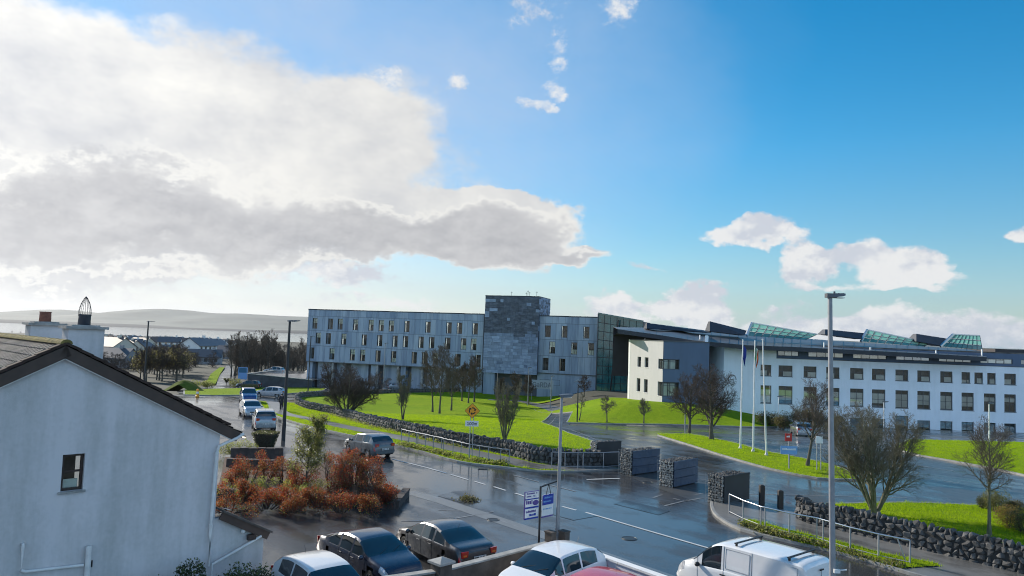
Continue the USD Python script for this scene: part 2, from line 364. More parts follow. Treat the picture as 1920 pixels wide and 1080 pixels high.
def grass_mat(name, a, b, c):
    g = Graph(); p = g.pos(); p2 = g.scale(p, (1, 1, 0))
    n1 = g.noise(p2, .13, 5, .65); n2 = g.noise(p2, 1.3, 5, .7); n3 = g.noise(p2, 9.0, 4, .75)
    col = g.mixc(g.mr(n1, .3, .7), a, b); col = g.mixc(g.mr(n2, .35, .75) * .7, col, c)
    col = g.mixc(g.mr(n3, .42, .66) * .65, col, tuple(x * .38 for x in a)); col = g.mixc(g.mr(g.noise(p2, .45, 4, .7), .54, .72) * .5, col, (a[0] * .62, a[1] * .50, .02))
    nb = g.n('bump', 'normal', height=n3 * 1.0 + g.noise(p2, 55.0, 2) * .6 + n2 * .5, strength=1.0, distance=.09)
    d = g.n('principled_bsdf', 'BSDF', base_color=col, roughness=.9, specular_ior_level=.08, normal=nb)
    return g.make(name, d)
def leaf_mat(name, col, col2, trans=.4, rough=.5, spec=.4, thru=(1, 1, .3)):
    g = Graph(); r = g.n('geometry', 'random_per_island'); n = g.noise(g.pos(), 1.1, 3)
    c = g.mixc(g.mr(r * .6 + n * .5, .2, .9), col, col2)
    d = g.n('principled_bsdf', 'BSDF', base_color=c, roughness=rough, specular_ior_level=spec); t = g.n('translucent_bsdf', 'BSDF', color=g.mixc(.3, c, thru))
    return g.make(name, g.n('mix_closure', 'closure', fac=trans, closure1=d, closure2=t))

M = {}
M['ground'] = pbr('earth', (.035, .045, .022), .9, .45, .06, .03, 8, col2=(.055, .05, .035))
M['road'] = make_asphalt('road_asphalt', 1.0, .45, (.03, .031, .034), (.06, .06, .062))
M['campus_road'] = make_asphalt('campus_asphalt', 1.1, .50, (.034, .040, .042), (.075, .074, .074))
M['yard'] = make_asphalt('yard_asphalt', 1.1, .48, (.036, .037, .040), (.075, .075, .075), .26, .011)
M['path'] = make_asphalt('path_asphalt', 1.5, .56, (.075, .075, .075), (.14, .138, .132))
M['gutter'] = make_asphalt('gutter_concrete', 1.2, .50, (.10, .10, .10), (.17, .17, .165))
M['kerb'] = pbr('kerb_concrete', (.26, .26, .25), .5, .25, 2.0, .004, 60)
M['lawn'] = grass_mat('lawn_grass', (.20, .345, .006), (.33, .42, .014), (.145, .265, .007))
M['verge'] = grass_mat('verge_grass', (.205, .33, .006), (.29, .37, .012), (.12, .21, .006))
M['roughgrass'] = grass_mat('rough_grass', (.10, .15, .02), (.15, .18, .03), (.06, .085, .015))
M['paint'] = pbr('road_paint', (.62, .62, .60), .38, .25, 1.5, .002, 60, col2=(.5, .5, .5))
M['paintworn'] = pbr('worn_paint', (.20, .20, .20), .35, .5, 2.5, .002, 60)

# ------------------------------------------------------------------ ground, roads, lawns
def axis(lo, a, b, hi, fine, coarse):
    left = a - np.cumsum(np.geomspace(fine, coarse, 40)); right = b + np.cumsum(np.geomspace(fine, coarse, 40))
    return np.r_[lo, left[left > lo][::-1], np.arange(a, b, fine), b, right[right < hi], hi]
xs, ys = axis(-3200, -75, 95, 3200, 1.5, 260), axis(-300, 5, 165, 2050, 1.5, 120)
gx, gy = np.meshgrid(xs, ys)
gz = H(gx, gy) - .03
_far = ss(230, 500, gy) * ss(2300, 1500, gy)
gz = gz + _far * (meshkit.fbm(np.stack([gx / 130, gy / 130, gx * 0], -1), 3, 5) - .5) * 5.0
v = np.stack([gx, gy, gz], -1).reshape(-1, 3); nx = len(xs)
i, j = np.meshgrid(np.arange(len(ys) - 1), np.arange(nx - 1), indexing='ij'); i, j = i.ravel(), j.ravel()
solo('ground', (v, np.stack([i * nx + j, i * nx + j + 1, (i + 1) * nx + j + 1, (i + 1) * nx + j], 1)), M['ground'], kind='structure')

FARK = [(487, 754), (492, 764), (505, 775), (525, 784), (607, 807), (662, 819), (747, 837), (800, 851), (875, 870), (955, 879), (1012, 885), (1052, 886), (1110, 884), (1163, 882)]
kerb_far = smoothline(P2(FARK), 4)
WALLB = [(556, 757), (575, 767), (620, 777), (700, 800), (790, 822), (870, 840), (955, 855), (1025, 872), (1080, 875), (1124, 875)]
wall_far = smoothline(P2(WALLB), 4)
WALLBACK = [(556, 757), (556, 750), (575, 745), (650, 741), (722, 738.5), (800, 736.5), (892, 734.5), (960, 734), (1000, 733)]
wall_back = smoothline(P2(WALLBACK), 3)
RK = [(1335, 938), (1334, 949), (1345, 970), (1380, 992), (1440, 1009), (1560, 1036), (1690, 1074)]
kerb_right = smoothline(P2(RK), 4)
kr_end = np.array(kerb_right[-1]); kdir = np.array(kerb_right[-1]) - np.array(kerb_right[-9]); kdir /= np.linalg.norm(kdir)
kerb_right = kerb_right + [tuple(kr_end + kdir * t) for t in (2, 5, 9, 14)]

road_poly = unary_union([
    Polygon(P2([(395, 737), (487, 745), (640, 737)]) + kerb_far[2:] + P2([(1340, 935)]) + kerb_right + [(30, 10), (-24, 10), (-24, 38), (-40, 70)]).buffer(.3),
    ])
solo('road', drape(road_poly, .004, 1.6), M['road'], kind='structure')
campus_poly = Polygon(P2([(1163, 884), (1120, 830), (1066, 812), (1012, 792), (1030, 774), (1056, 770), (1075, 772), (1060, 797), (1135, 792), (1400, 797), (1560, 797), (1700, 806), (1990, 812), (2100, 960), (1560, 965), (1335, 948), (1240, 915)])).buffer(.3)
solo('campus_road', drape(campus_poly, .010, 1.6), M['campus_road'], kind='structure')

def lawn(name, poly, mat, h=.10, kerb=None, step=1.2, kind='structure'):
    m = drape(poly, h, step); solo(name, m, mat, kind=kind)
    if kerb: solo('kerb', strip(list(poly.exterior.coords)[:-1], kerb, -.05, h + .012, 1.0, True), M['kerb'], kind='structure')

LAWNR_EDGE = [(1124, 834), (1066, 814), (1014, 793), (1036, 772), (1030, 763), (990, 758)]
lawn_left = Polygon(wall_far[::-1] + wall_back + P2([(1042, 735), (1052, 748)]) + P2(LAWNR_EDGE)[::-1]).buffer(0)
lawn('lawn', lawn_left, M['lawn'], .11, step=1.4)
solo('kerb', strip(P2(LAWNR_EDGE), .12, -.05, .125), M['kerb'], kind='structure')
curl = LineString(smoothline(P2([(925, 751), (960, 752), (1000, 759), (1040, 770)]), 4)).buffer(1.0)
solo('path', drape(curl, .135, 1.0), M['path'], kind='structure')
verge = Polygon(kerb_far + P2([(1150, 878)]) + wall_far[::-1]).buffer(0)
lawn('verge', verge, M['verge'], .10)
solo('kerb', strip(kerb_far, .14, -.05, .115, .8), M['kerb'], kind='structure')
PATHC = [(513, 752), (517, 763), (532, 777), (575, 786), (650, 803), (725, 818), (800, 833), (880, 850), (955, 866), (1010, 878), (1060, 880), (1120, 879), (1158, 878)]
pathc = smoothline(P2(PATHC), 4)
path_poly = LineString(pathc).buffer(.85, cap_style=2).intersection(verge.buffer(-.1))
solo('path', drape(path_poly, .114, 1.0), M['path'], kind='structure')
strip_poly = Polygon(P2([(745, 832), (800, 842), (880, 861), (955, 875)]) + P2([(953, 878), (875, 869), (800, 850), (747, 836)]))
# campus lawns
ISL = [(1234, 817.5), (1300, 838), (1400, 869), (1500, 893), (1550, 900.5), (1598, 902), (1604, 893), (1572, 877), (1500, 860), (1440, 849), (1380, 833), (1340, 824), (1292, 815.5), (1245, 814.5)]
island = Polygon(smoothline(P2(ISL + ISL[:1]), 3)).buffer(0)
lawn('lawn', island, M['lawn'], .11, .13)
UP = [(1060, 794), (1076, 772), (1050, 766), (1046, 748), (1060, 742)]
up_poly = Polygon(P2([(1062, 793.5), (1135, 795.5), (1242, 796.5), (1330, 799), (1400, 801.5), (1500, 803)]) + [(44, 100), (44, 108.6), (26, 108.6), (12, 112), (4, 118), (5, 112)] + P2([(1074, 773)])).buffer(0)
lawn('lawn', up_poly, M['lawn'], .11, .13)
rlawn = Polygon(P2([(1703, 826), (1800, 828), (1920, 831), (2060, 834), (2060, 925), (1917, 892), (1860, 880), (1762, 862), (1720, 855), (1676, 843)])).buffer(0)
lawn('lawn', rlawn, M['lawn'], .12, .16)
SWR = [(1498, 974), (1520, 984), (1560, 993), (1630, 1010), (1700, 1026), (1800, 1050), (1920, 1079)]
wall_right = smoothline(P2(SWR), 4); we = np.array(wall_right[-1]); wd = we - np.array(wall_right[-6]); wd /= np.linalg.norm(wd)
wall_right += [tuple(we + wd * t) for t in (2, 4, 6, 8)]
near_lawn = Polygon(P2([(1520, 955), (1560, 948), (1700, 945), (1850, 951), (1960, 958), (2150, 968)]) + [(36, 26), (27, 22)] + wall_right[::-1]).buffer(0)
lawn('lawn', near_lawn, M['lawn'], .11, .13, 1.0)
foot = Polygon(kerb_right + [tuple(np.array(wall_right[-1]) + [0, -.5])] + wall_right[::-1] + P2([(1500, 962), (1430, 950), (1352, 940)])).buffer(0)
solo('pavement', drape(foot, .105, 1.0), M['path'], kind='structure')
solo('kerb', strip(kerb_right, .14, -.05, .122, .8), M['kerb'], kind='structure')
GS = [(1388, 984), (1404, 978), (1440, 987), (1480, 999), (1575, 1021), (1647, 1041), (1757, 1062.5), (1762, 1067), (1690, 1071), (1575, 1040), (1480, 1018), (1440, 1005)]
gstrip = Polygon(P2(GS)).buffer(0)
lawn('verge', gstrip, M['verge'], .14, None, .8)

# forecourt and garden beside the house
gar = [(-14.2, 37.2), (-5.2, 35.6), (-5.0, 38.5), (-7.6, 42.0), (-10.5, 45.5), (-17.5, 46.8)]
garden_poly = Polygon(gar)
solo('garden_bed', drape(garden_poly, .16, .8), pbr('leaf_litter', (.07, .035, .02), .9, .4, 6, .02, 20), kind='structure')
yard_poly = Polygon([(-24, 10), (6.5, 10), (6.3, 25.4), (2.2, 30.6), (-3.0, 36.9), (-5.0, 38.9), (-5.0, 35.4), (-14.4, 37.0), (-17.5, 46.8), (-24, 44)])
solo('forecourt', drape(yard_poly, .008, 1.2), M['yard'], kind='structure')
gut = LineString([(-5.0, 39.3), (-3.0, 37.3), (2.3, 31.1), (7.2, 25.0), (16, 14.3)])
solo('gutter', drape(gut.buffer(.42, cap_style=2), .014, .8), M['gutter'], kind='structure')

# road markings: each dash a flat sheet of paint
def mark(a, b, w=.12, mat='paint', off=.018):
    a, b = np.array(a), np.array(b); solo('road_marking', drape(LineString([a, b]).buffer(w / 2, cap_style=2), off, .8), M[mat], kind='structure')
def markpx(p, q, w=.12, mat='paint', off=.018): mark(P(*p)[:2], P(*q)[:2], w, mat, off)
cl0, cl1 = P(875, 900)[:2], P(1340, 1031)[:2]; cd = (cl1 - cl0) / np.linalg.norm(cl1 - cl0)
for p, q in (((735, 861), (800, 877)), ((800, 877), (838, 888)), ((845, 890), (878, 900)), ((890, 903), (910, 909)), ((926, 913), (948, 920)), ((966, 925), (984, 931)), ((1000, 935), (1020, 941)), ((1054, 950), (1080, 957)), ((1098, 961), (1210, 994)), ((1210, 994), (1345, 1033))):
    markpx(p, q, .13)
e = cl1 + cd * .2; mark(e, e + cd * 14, .13)
for p, q in (((962, 891), (1010, 904)), ((1020, 907), (1080, 922))): markpx(p, q, .10, 'paintworn')
for p, q in (((1100, 899.5), (1162, 897.5)),): markpx(p, q, .18, 'paint', .020)
for p, q in (((1246, 949), (1290, 938)), ((1224, 934), (1242, 928)), ((1262, 935), (1275, 938)), ((1283, 940), (1318, 934)), ((1302, 928), (1322, 925)), ((1310, 890), (1340, 893)), ((1302, 896), (1330, 902))): markpx(p, q, .12, 'paintworn', .020)
for p, q in (((1027, 797), (1044, 780)), ((1054, 801), (1118, 825)), ((1700, 870), (1790, 884)), ((1770, 902), (1798, 906)), ((1405, 927), (1560, 930)), ((1560, 930), (1700, 934))): markpx(p, q, .10, 'paintworn', .020)
for p, q in (((822, 957), (878, 958)), ((840, 975), (925, 960)), ((752, 978), (840, 976)), ((935, 975), (975, 990))): markpx(p, q, .10, 'paintworn', .020)

# sea, far shore and hills
g = Graph(); p = g.pos()
nb = g.n('bump', 'normal', height=g.noise(g.scale(p, (1, .6, 1)), .05, 5, .7), strength=1.0, distance=.25)
M['sea'] = g.make('sea_water', g.n('principled_bsdf', 'BSDF', base_color=(.03, .045, .055), roughness=.10, specular_ior_level=.9, normal=nb))
def sheet(x0, x1, y0, y1, z, nx, ny):
    a, b = np.meshgrid(np.linspace(x0, x1, nx), np.linspace(y0, y1, ny)); v = np.stack([a, b, a * 0 + z], -1).reshape(-1, 3)
    i, j = np.meshgrid(np.arange(ny - 1), np.arange(nx - 1), indexing='ij'); i, j = i.ravel(), j.ravel()
    return v, np.stack([i * nx + j, i * nx + j + 1, (i + 1) * nx + j + 1, (i + 1) * nx + j], 1)
solo('sea', sheet(-14000, 9000, 1250, 14000, -30.0, 30, 30), M['sea'], kind='structure')
prof = [(-900, 4), (-400, 5), (-100, 5), (0, 5), (60, 7), (110, 17), (140, 16), (187, 12), (225, 17), (275, 24), (325, 26), (375, 23.5), (412, 21), (462, 22), (575, 20), (700, 18), (900, 14), (1400, 12), (3000, 8)]
hx = np.linspace(-13000, 9000, 260); hy = np.linspace(6700, 12500, 60); a, b = np.meshgrid(hx, hy)
pxx = 960 + FPX * hx / 10500; hh = np.interp(pxx, [q[0] for q in prof], [q[1] for q in prof]) * 10500 / FPX
t = (b - 6700) / 5800; env = np.exp(-((t - .65) / .27) ** 2)
z = -34 + (hh[None] + 42) * env + ss(0, .05, t) * 12 + (meshkit.fbm(np.stack([a / 900, b / 900, a * 0], -1), 4, 3) - .5) * 60 * ss(.05, .4, t)
nyy, nxx = a.shape; i, j = np.meshgrid(np.arange(nyy - 1), np.arange(nxx - 1), indexing='ij'); i, j = i.ravel(), j.ravel()
M['hills'] = pbr('hill_moor', (.10, .11, .09), .9, .3, .002)
solo('hills', (np.stack([a, b, z], -1).reshape(-1, 3), np.stack([i * nxx + j, i * nxx + j + 1, (i + 1) * nxx + j + 1, (i + 1) * nxx + j], 1)), M['hills'], kind='structure', smooth=True)
hx2 = np.linspace(-12000, 8000, 160); hl2 = 9 + 26 * meshkit.fbm(np.stack([hx2 / 700, hx2 * 0, hx2 * 0], -1), 4, 9); pts2 = []
for y_, k_ in ((6050, 0), (6100, .5), (6250, 1), (6500, 1), (6650, 0)): pts2 += [(x_, y_, -31 + k_ * h_) for x_, h_ in zip(hx2, hl2)]
i, j = np.meshgrid(np.arange(4), np.arange(159), indexing='ij'); i, j = i.ravel(), j.ravel()
M['headland'] = pbr('headland_scrub', (.025, .03, .035), .95, .3, .004)
solo('headland', (np.array(pts2), np.stack([i * 160 + j, i * 160 + j + 1, (i + 1) * 160 + j + 1, (i + 1) * 160 + j], 1)), M['headland'], kind='structure', smooth=True)
sp = np.array([AT(q, 0, 1800)[0] for q in (190, 470)])
spit = Polygon([(-1050, 1850), (-620, 1950), (-380, 1980), (-400, 2060), (-700, 2050), (-1050, 2000)])
v, f = VF(trimesh.creation.extrude_polygon(spit.buffer(15), 3.5, engine='earcut')); v[:, 2] += -32.5
solo('spit', (v, f), M['ground'], kind='structure')
# ------------------------------------------------------------------ building materials
def render_wall(name, col, dirt, stain=.35):
    """painted render with long rain streaks and green-grey staining"""
    g = Graph(); p = g.pos()
    st = g.noise(g.scale(p, (1.3, 1.3, .16)), 1.0, 5, .62); bl = g.noise(p, .45, 4, .6); fn = g.noise(p, 9.0, 3, .6)
    f = g.mr(st * .75 + bl * .45 + (fn - .5) * .2, .52, .80)
    c = g.mixc(f * stain, col, dirt)
    nb = g.n('bump', 'normal', height=g.noise(p, 38.0, 3, .6), strength=.6, distance=.006)
    return g.make(name, g.n('principled_bsdf', 'BSDF', base_color=c, roughness=.85, specular_ior_level=.25, normal=nb))
M['house_render'] = render_wall('house_render', (.60, .585, .60), (.36, .37, .36), .8)
M['white_render'] = render_wall('white_render', (.82, .87, .93), (.62, .65, .68), .35)
M['block_render'] = render_wall('block_render', (.47, .46, .46), (.36, .36, .36), .4)
M['grey_render'] = render_wall('grey_render', (.11, .15, .225), (.085, .11, .16), .4)
M['fascia'] = pbr('brown_fascia', (.045, .028, .022), .45, .25, 3)
M['verge_cap'] = pbr('verge_cap', (.05, .035, .03), .9, .3, 3, spec=.15)
M['soffit'] = pbr('white_soffit', (.7, .7, .69), .6, .1)
M['roof_tile'] = pbr('roof_tile', (.075, .062, .055), .7, .35, 6, .01, 30, per=.3)
M['moss'] = pbr('moss', (.12, .11, .03), .95, .5, 9, .02, 40, col2=(.2, .16, .05))
M['concrete'] = pbr('weathered_concrete', (.30, .30, .29), .85, .3, 2.5, .006, 40)
M['terracotta'] = pbr('terracotta', (.19, .075, .05), .8, .25, 8)
M['dark_metal'] = pbr('dark_metal', (.03, .032, .036), .4, .1, metal=.3)
M['pvc_white'] = pbr('white_plastic', (.66, .66, .65), .45, .12, 4)
M['pvc_brown'] = pbr('brown_plastic', (.03, .018, .015), .35)
M['black'] = pbr('black_plastic', (.012, .012, .013), .5)
M['galv'] = pbr('galvanised_steel', (.36, .37, .38), .42, .18, 5, metal=.75)
M['polegrey'] = pbr('pole_grey', (.27, .28, .30), .5, .15, 4, metal=.35)
M['stainless'] = pbr('stainless_rail', (.60, .61, .62), .28, .08, 6, metal=.9)
M['winglass'] = pbr('window_glass', (.018, .022, .026), .03, spec=1.0, coat=1.0)
M['blind'] = pbr('window_blind', (.82, .81, .76), .7, .12, 1.2, per=.12)
M['room'] = pbr('dim_room', (.05, .05, .052), .8, .5, .9, col2=(.11, .10, .09))
M['alu'] = pbr('grey_aluminium', (.10, .105, .115), .4, .1, metal=.4)
M['glass'] = glass_mat('clear_glass', (.84, .89, .87), 1.6)
g = Graph(); M['solar_glass'] = g.make('solar_glass', g.n('mix_closure', 'closure', fac=g.mr(g.n('fresnel', 'fac', IOR=1.6), 0, 1, .24, 1.0), closure1=g.n('transparent_bsdf', 'BSDF', color=(.97, .98, .97)), closure2=g.n('glossy_bsdf', 'BSDF', color=(.94, .97, 1), roughness=.03)))
M['teal_glass'] = pbr('teal_glass', (.012, .085, .095), .08, .35, .6, spec=1.0, col2=(.02, .12, .13))
M['roof_sheet'] = pbr('roof_sheet', (.15, .15, .155), .42, .25, .6, .01, 6, metal=.55)
M['roof_dark'] = pbr('roof_dark', (.022, .026, .036), .45, .2, 1.0)
g = Graph(); r = g.n('object_info', 'random'); p = g.pos()
st = g.mr(g.noise(g.scale(p, (.9, .9, .10)), 1.0, 4, .6), .46, .72)
c = g.mixc(g.mr(r, 0, 1, .0, 1.0), (.22, .29, .395), (.34, .41, .50)); c = g.mixc(st * .8, c, (.11, .15, .23))
M['cladding'] = g.make('zinc_cladding', g.n('principled_bsdf', 'BSDF', base_color=c, roughness=.42, metallic=.25, specular_ior_level=.5))
def slab_mat(name, lo, hi):
    g = Graph(); p = g.pos(); b = g.noise(g.scale(p, (.8, .8, 2.2)), 1.3, 5, .65)
    c = g.mixc(g.mr(b, .35, .68), lo, hi); r = g.mr(g.n('object_info', 'random'), 0, 1, .78, 1.25)
    c = g.n('vector_math', 'vector', math_type='scale', vector1=c, scale=r)
    return g.make(name, g.n('principled_bsdf', 'BSDF', base_color=c, roughness=.55))
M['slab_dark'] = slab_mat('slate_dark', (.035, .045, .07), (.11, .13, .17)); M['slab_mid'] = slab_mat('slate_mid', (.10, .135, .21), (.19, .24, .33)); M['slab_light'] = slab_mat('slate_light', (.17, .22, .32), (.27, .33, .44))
M['backing'] = pbr('cladding_joint', (.10, .11, .13), .8)

class Face:
    """a wall plane: origin o, direction u along it, outward normal n"""
    def __init__(s, o, u):
        s.o = np.array([o[0], o[1], 0.0]); s.u = np.array([u[0], u[1], 0.0]); s.u /= np.linalg.norm(s.u); s.n = np.array([s.u[1], -s.u[0], 0])
    def at(s, a, z, out=0.0): return s.o + s.u * a + s.n * out + np.array([0, 0, z])
    def hit(s, px, py):
        d = raypx(px, py); c = np.array([0, 0, CZ]); t = (s.o - c) @ s.n / (d @ s.n); p = c + d * t
        return (p - s.o) @ s.u, p[2]
    def rect(s, m, a0, a1, z0, z1, out0, out1):
        c = (s.at(a0, z0, out0) + s.at(a1, z1, out1)) / 2
        m.obox(c, s.u, s.n, (0, 0, 1), abs(a1 - a0) / 2, abs(out1 - out0) / 2, abs(z1 - z0) / 2); return m
def window(T, F, a0, a1, z0, z1, depth=.18, mull=1, trans=0, frame='alu', blind=None, sill=None, pane='glass', fw=.06, label=None):
    """a recessed window: frame (with mullions and transoms), panes, the room or blind behind them"""
    fr = MB(); d0, d1 = -depth - .07, -depth
    for q0, q1, r0, r1 in ((a0, a0 + fw, z0, z1), (a1 - fw, a1, z0, z1), (a0 + fw, a1 - fw, z0, z0 + fw), (a0 + fw, a1 - fw, z1 - fw, z1)): F.rect(fr, q0, q1, r0, r1, d0, d1)
    ex = list(np.linspace(a0, a1, mull + 1)) if np.isscalar(mull) else [a0] + [a0 + (a1 - a0) * x for x in mull] + [a1]
    ez = list(np.linspace(z0, z1, trans + 2)) if np.isscalar(trans) else [z0] + [z0 + (z1 - z0) * x for x in trans] + [z1]
    for x in ex[1:-1]: F.rect(fr, x - fw * .4, x + fw * .4, z0 + fw, z1 - fw, d0 + .005, d1 - .005)
    for x in ez[1:-1]: F.rect(fr, a0 + fw, a1 - fw, x - fw * .4, x + fw * .4, d0 + .008, d1 - .008)
    w = T.part('window', fr, M[frame], world=True, label=label)
    gl = MB(); o_ = -depth - .04; gl.quad(F.at(a0 + fw * .5, z0 + fw * .5, o_), F.at(a1 - fw * .5, z0 + fw * .5, o_), F.at(a1 - fw * .5, z1 - fw * .5, o_), F.at(a0 + fw * .5, z1 - fw * .5, o_))
    T.part('pane', gl, M[pane], parent=w, world=True)
    rm = MB(); F.rect(rm, a0 + .01, a1 - .01, z0 + .01, z1 - .01, -depth - .75, -depth - .70)
    if pane != 'winglass': T.part('interior', rm, M['room'], parent=w, world=True)
    if blind:
        bl = MB()
        for q0, q1, r0, r1 in blind: F.rect(bl, a0 + (a1 - a0) * q0, a0 + (a1 - a0) * q1, z0 + (z1 - z0) * r0, z0 + (z1 - z0) * r1, -depth - .10, -depth - .085)
        T.part('blind', bl, M['blind'], parent=w, world=True)
    if sill:
        sl = MB(); F.rect(sl, a0 - .06, a1 + .06, z0 - .06, z0 - .002, -depth, .05); T.part('sill', sl, M[sill], parent=w, world=True)
    return w

# ------------------------------------------------------------------ the white house at the left
DA = 20.0; ax = AT(122, 640, DA); u45 = np.array([.7071, .7071, 0])
HS = Face(ax, u45)                      # the gable plane; a = 0 under the apex, positive towards the road
ridge = -HS.n * 1.0                     # away from the camera
HT = Thing('white_house', 'white rendered house with brown bargeboards whose gable fills the lower left corner', 'house', (ax[0], ax[1], 0))
apex, wr, ez = 7.62, 4.55, 7.70
slope = (7.7 - 5.16) / 4.85
zroof = lambda a: 7.62 - abs(a) * slope
wa0, wa1, wz0, wz1 = None, None, None, None
q = [HS.hit(113, 921), HS.hit(155, 918), HS.hit(158, 850)]; wa0, wa1, wz0, wz1 = q[0][0], q[1][0], q[1][1], q[2][1]
wall = Polygon([(-5.2, -.3), (4.42, -.3), (4.42, zroof(4.42) - .14), (0, apex - .14), (-5.2, zroof(5.2) - .14)]).difference(sbox(wa0, wz0, wa1, wz1))
HT.part('gable_wall', upright(wall, HS.at(0, 0), HS.u, HS.n, .35), M['house_render'], world=True)
side = MB(); LEN = 11.0
c = HS.at(4.42 - .15, 2.3, -.35 - LEN / 2); side.obox(c, HS.u, HS.n, (0, 0, 1), .15, LEN / 2, 2.6); HT.part('side_wall', side, M['house_render'], world=True)
window(HT, HS, wa0, wa1, wz0, wz1, .10, 1, [.52], 'pvc_brown', [(.12, .82, .04, .30)], 'concrete', fw=.07)
# roof slopes: an under-sheet each, tile courses upon them, ridge tiles, bargeboards
def roofpt(a, back, dz=0.0): return HS.at(a, zroof(a) + dz, -back)
for sgn in (-1, 1):
    e = 5.0 * sgn; m = MB()
    m.add([roofpt(0, -.12), roofpt(e, -.12), roofpt(e, LEN), roofpt(0, LEN), roofpt(0, -.12, -.06), roofpt(e, -.12, -.06), roofpt(e, LEN, -.06), roofpt(0, LEN, -.06)], BOXF)
    rf = HT.part('roof', m, M['roof_dark'], world=True)
    ncourse = 16; da = 5.06 / ncourse
    nrm = np.array([0, 0, 1.0]) * math.cos(math.atan(slope)) + HS.u * sgn * math.sin(math.atan(slope)); dn = HS.u * sgn * math.cos(math.atan(slope)) - np.array([0, 0, 1.0]) * math.sin(math.atan(slope))
    cl = math.hypot(da, da * slope)
    if sgn < 0:                      # the slope in view: every tile of the part near the verge stands alone
        wt = .30; nn = 0; rest = MB()
        prof = np.array([(0, .012), (.05, .055), (.11, .055), (.16, .014), (.23, .008), (.30, .012)])
        for k in range(ncourse):
            for r_ in range(int((LEN + .1) / wt)):
                b0 = -.10 + r_ * wt
                base = HS.at(0, zroof(0), -b0) + dn * (k * cl)
                vs = []
                for t_, lift in ((0, .0), (cl + .03, .028)):
                    for x_, h_ in prof: vs.append(base + dn * t_ - HS.n * x_ + nrm * (h_ + lift + rnd.uniform(0, .004)))
                    for x_, h_ in prof: vs.append(base + dn * t_ - HS.n * x_ + nrm * (h_ + lift - .02))
                n = len(prof); f = []
                for i in range(n - 1): f += [(i, i + 1, 2 * n + i + 1, 2 * n + i), (2 * n + i, 2 * n + i + 1, 3 * n + i + 1, 3 * n + i)]
                if k < 9 and r_ < 30: HT.part('roof_tile', (np.array(vs), np.array(f)), M['roof_tile'], parent=rf, world=True)
                else: rest.add(vs, f)
        HT.part('far_tiles', rest, M['roof_tile'], parent=rf, world=True, kind='stuff')
    else:
        rest = MB()
        for k in range(ncourse):
            base = HS.at(0, zroof(0), .10) + dn * (k * cl)
            rest.add([base + nrm * .01, base + dn * (cl + .03) + nrm * .05, base + dn * (cl + .03) + nrm * .05 - HS.n * LEN, base + nrm * .01 - HS.n * LEN, base + dn * (cl + .03), base + dn * (cl + .03) - HS.n * LEN],
                     np.array([[0, 1, 2], [0, 2, 3], [1, 4, 5], [1, 5, 2]]))
        HT.part('tile_course', rest, M['roof_tile'], parent=rf, world=True, kind='stuff')
    # bargeboard with stepped tile ends over it
    bb = MB(); p0, p1 = HS.at(0, zroof(0) + .02, .13), HS.at(5.03 * sgn, zroof(5.03) + .02, .13)
    dirv = (p1 - p0) / np.linalg.norm(p1 - p0); up = np.cross(HS.n, dirv); up = up * np.sign(up[2])
    bb.obox((p0 + p1) / 2 - up * .17, dirv, HS.n, up, np.linalg.norm(p1 - p0) / 2, .02, .15)
    HT.part('bargeboard', bb, M['fascia'], world=True)
    for k in range(15):
        m = MB(); t0, t1 = k * 5.2 / 15, (k + 1) * 5.2 / 15 + .05; pm = HS.at(0, zroof(0) + .05, .06) + dirv * (t0 + t1) / 2
        d2 = dirv * math.cos(.09) + up * math.sin(.05); d2 /= np.linalg.norm(d2); m.obox(pm + up * .02, d2, HS.n, np.cross(d2, HS.n) * (1 if np.cross(d2, HS.n)[2] > 0 else -1), (t1 - t0) / 2, .13, .035)
        HT.part('verge_tile', m, M['verge_cap'], world=True)
    sf = MB(); sf.obox((p0 + p1) / 2 - up * .33 - HS.n * .06, dirv, HS.n, up, np.linalg.norm(p1 - p0) / 2 - .1, .06, .012); HT.part('soffit', sf, M['soffit'], world=True)
for k in range(24):
    m = MB(); c = HS.at(0, zroof(0) + .02, .16 - k * .45 - .22)
    prof_ = [(math.cos(t) * .15, math.sin(t) * .12) for t in np.linspace(PI, 0, 7)]; vs = []
    for s_ in (-.235, .235):
        for x_, z_ in prof_: vs.append(c + HS.u * x_ + np.array([0, 0, z_ + .02 + (.012 if s_ < 0 else 0)]) - HS.n * s_)
    f = [(i, i + 1, 8 + i, 7 + i) for i in range(6)]; m.add(vs, np.array(f)); m.add(vs[:7] + [c + HS.n * .235], [[i, 7, i + 1] for i in range(6)])
    HT.part('ridge_tile', m, M['moss'], world=True)
# gutter end, downpipe with swan neck
pts = [HS.hit(452, 812), HS.hit(440, 820), HS.hit(425, 828), HS.hit(408, 836), HS.hit(404, 850), HS.hit(398, 920), HS.hit(392, 1000), HS.hit(389, 1060)]
dp = MB(); path3 = [HS.at(a, z, .18 if i < 2 else .09) for i, (a, z) in enumerate(pts)]; dp.tube(path3, .048, 8)
d_ = HT.part('downpipe', dp, M['pvc_white'], True, world=True)
for a, z in (pts[4], HS.hit(393, 985)):
    cl_ = MB(); cl_.tube([HS.at(a, z - .05, .09), HS.at(a, z + .05, .09)], .062, 8); HT.part('pipe_collar', cl_, M['pvc_white'], parent=d_, world=True)
gt = MB(); e0 = HS.at(5.06, zroof(5.06) - .10, .14); th = np.linspace(PI, 2 * PI, 8); vs = []
for b in (0, LEN):
    for t in th: vs.append(e0 + HS.u * (.07 + math.cos(t) * .075) + np.array([0, 0, math.sin(t) * .075]) - HS.n * b)
gt.add(vs, [(i, i + 1, 9 + i, 8 + i) for i in range(7)]); HT.part('gutter', gt, M['pvc_brown'], world=True)
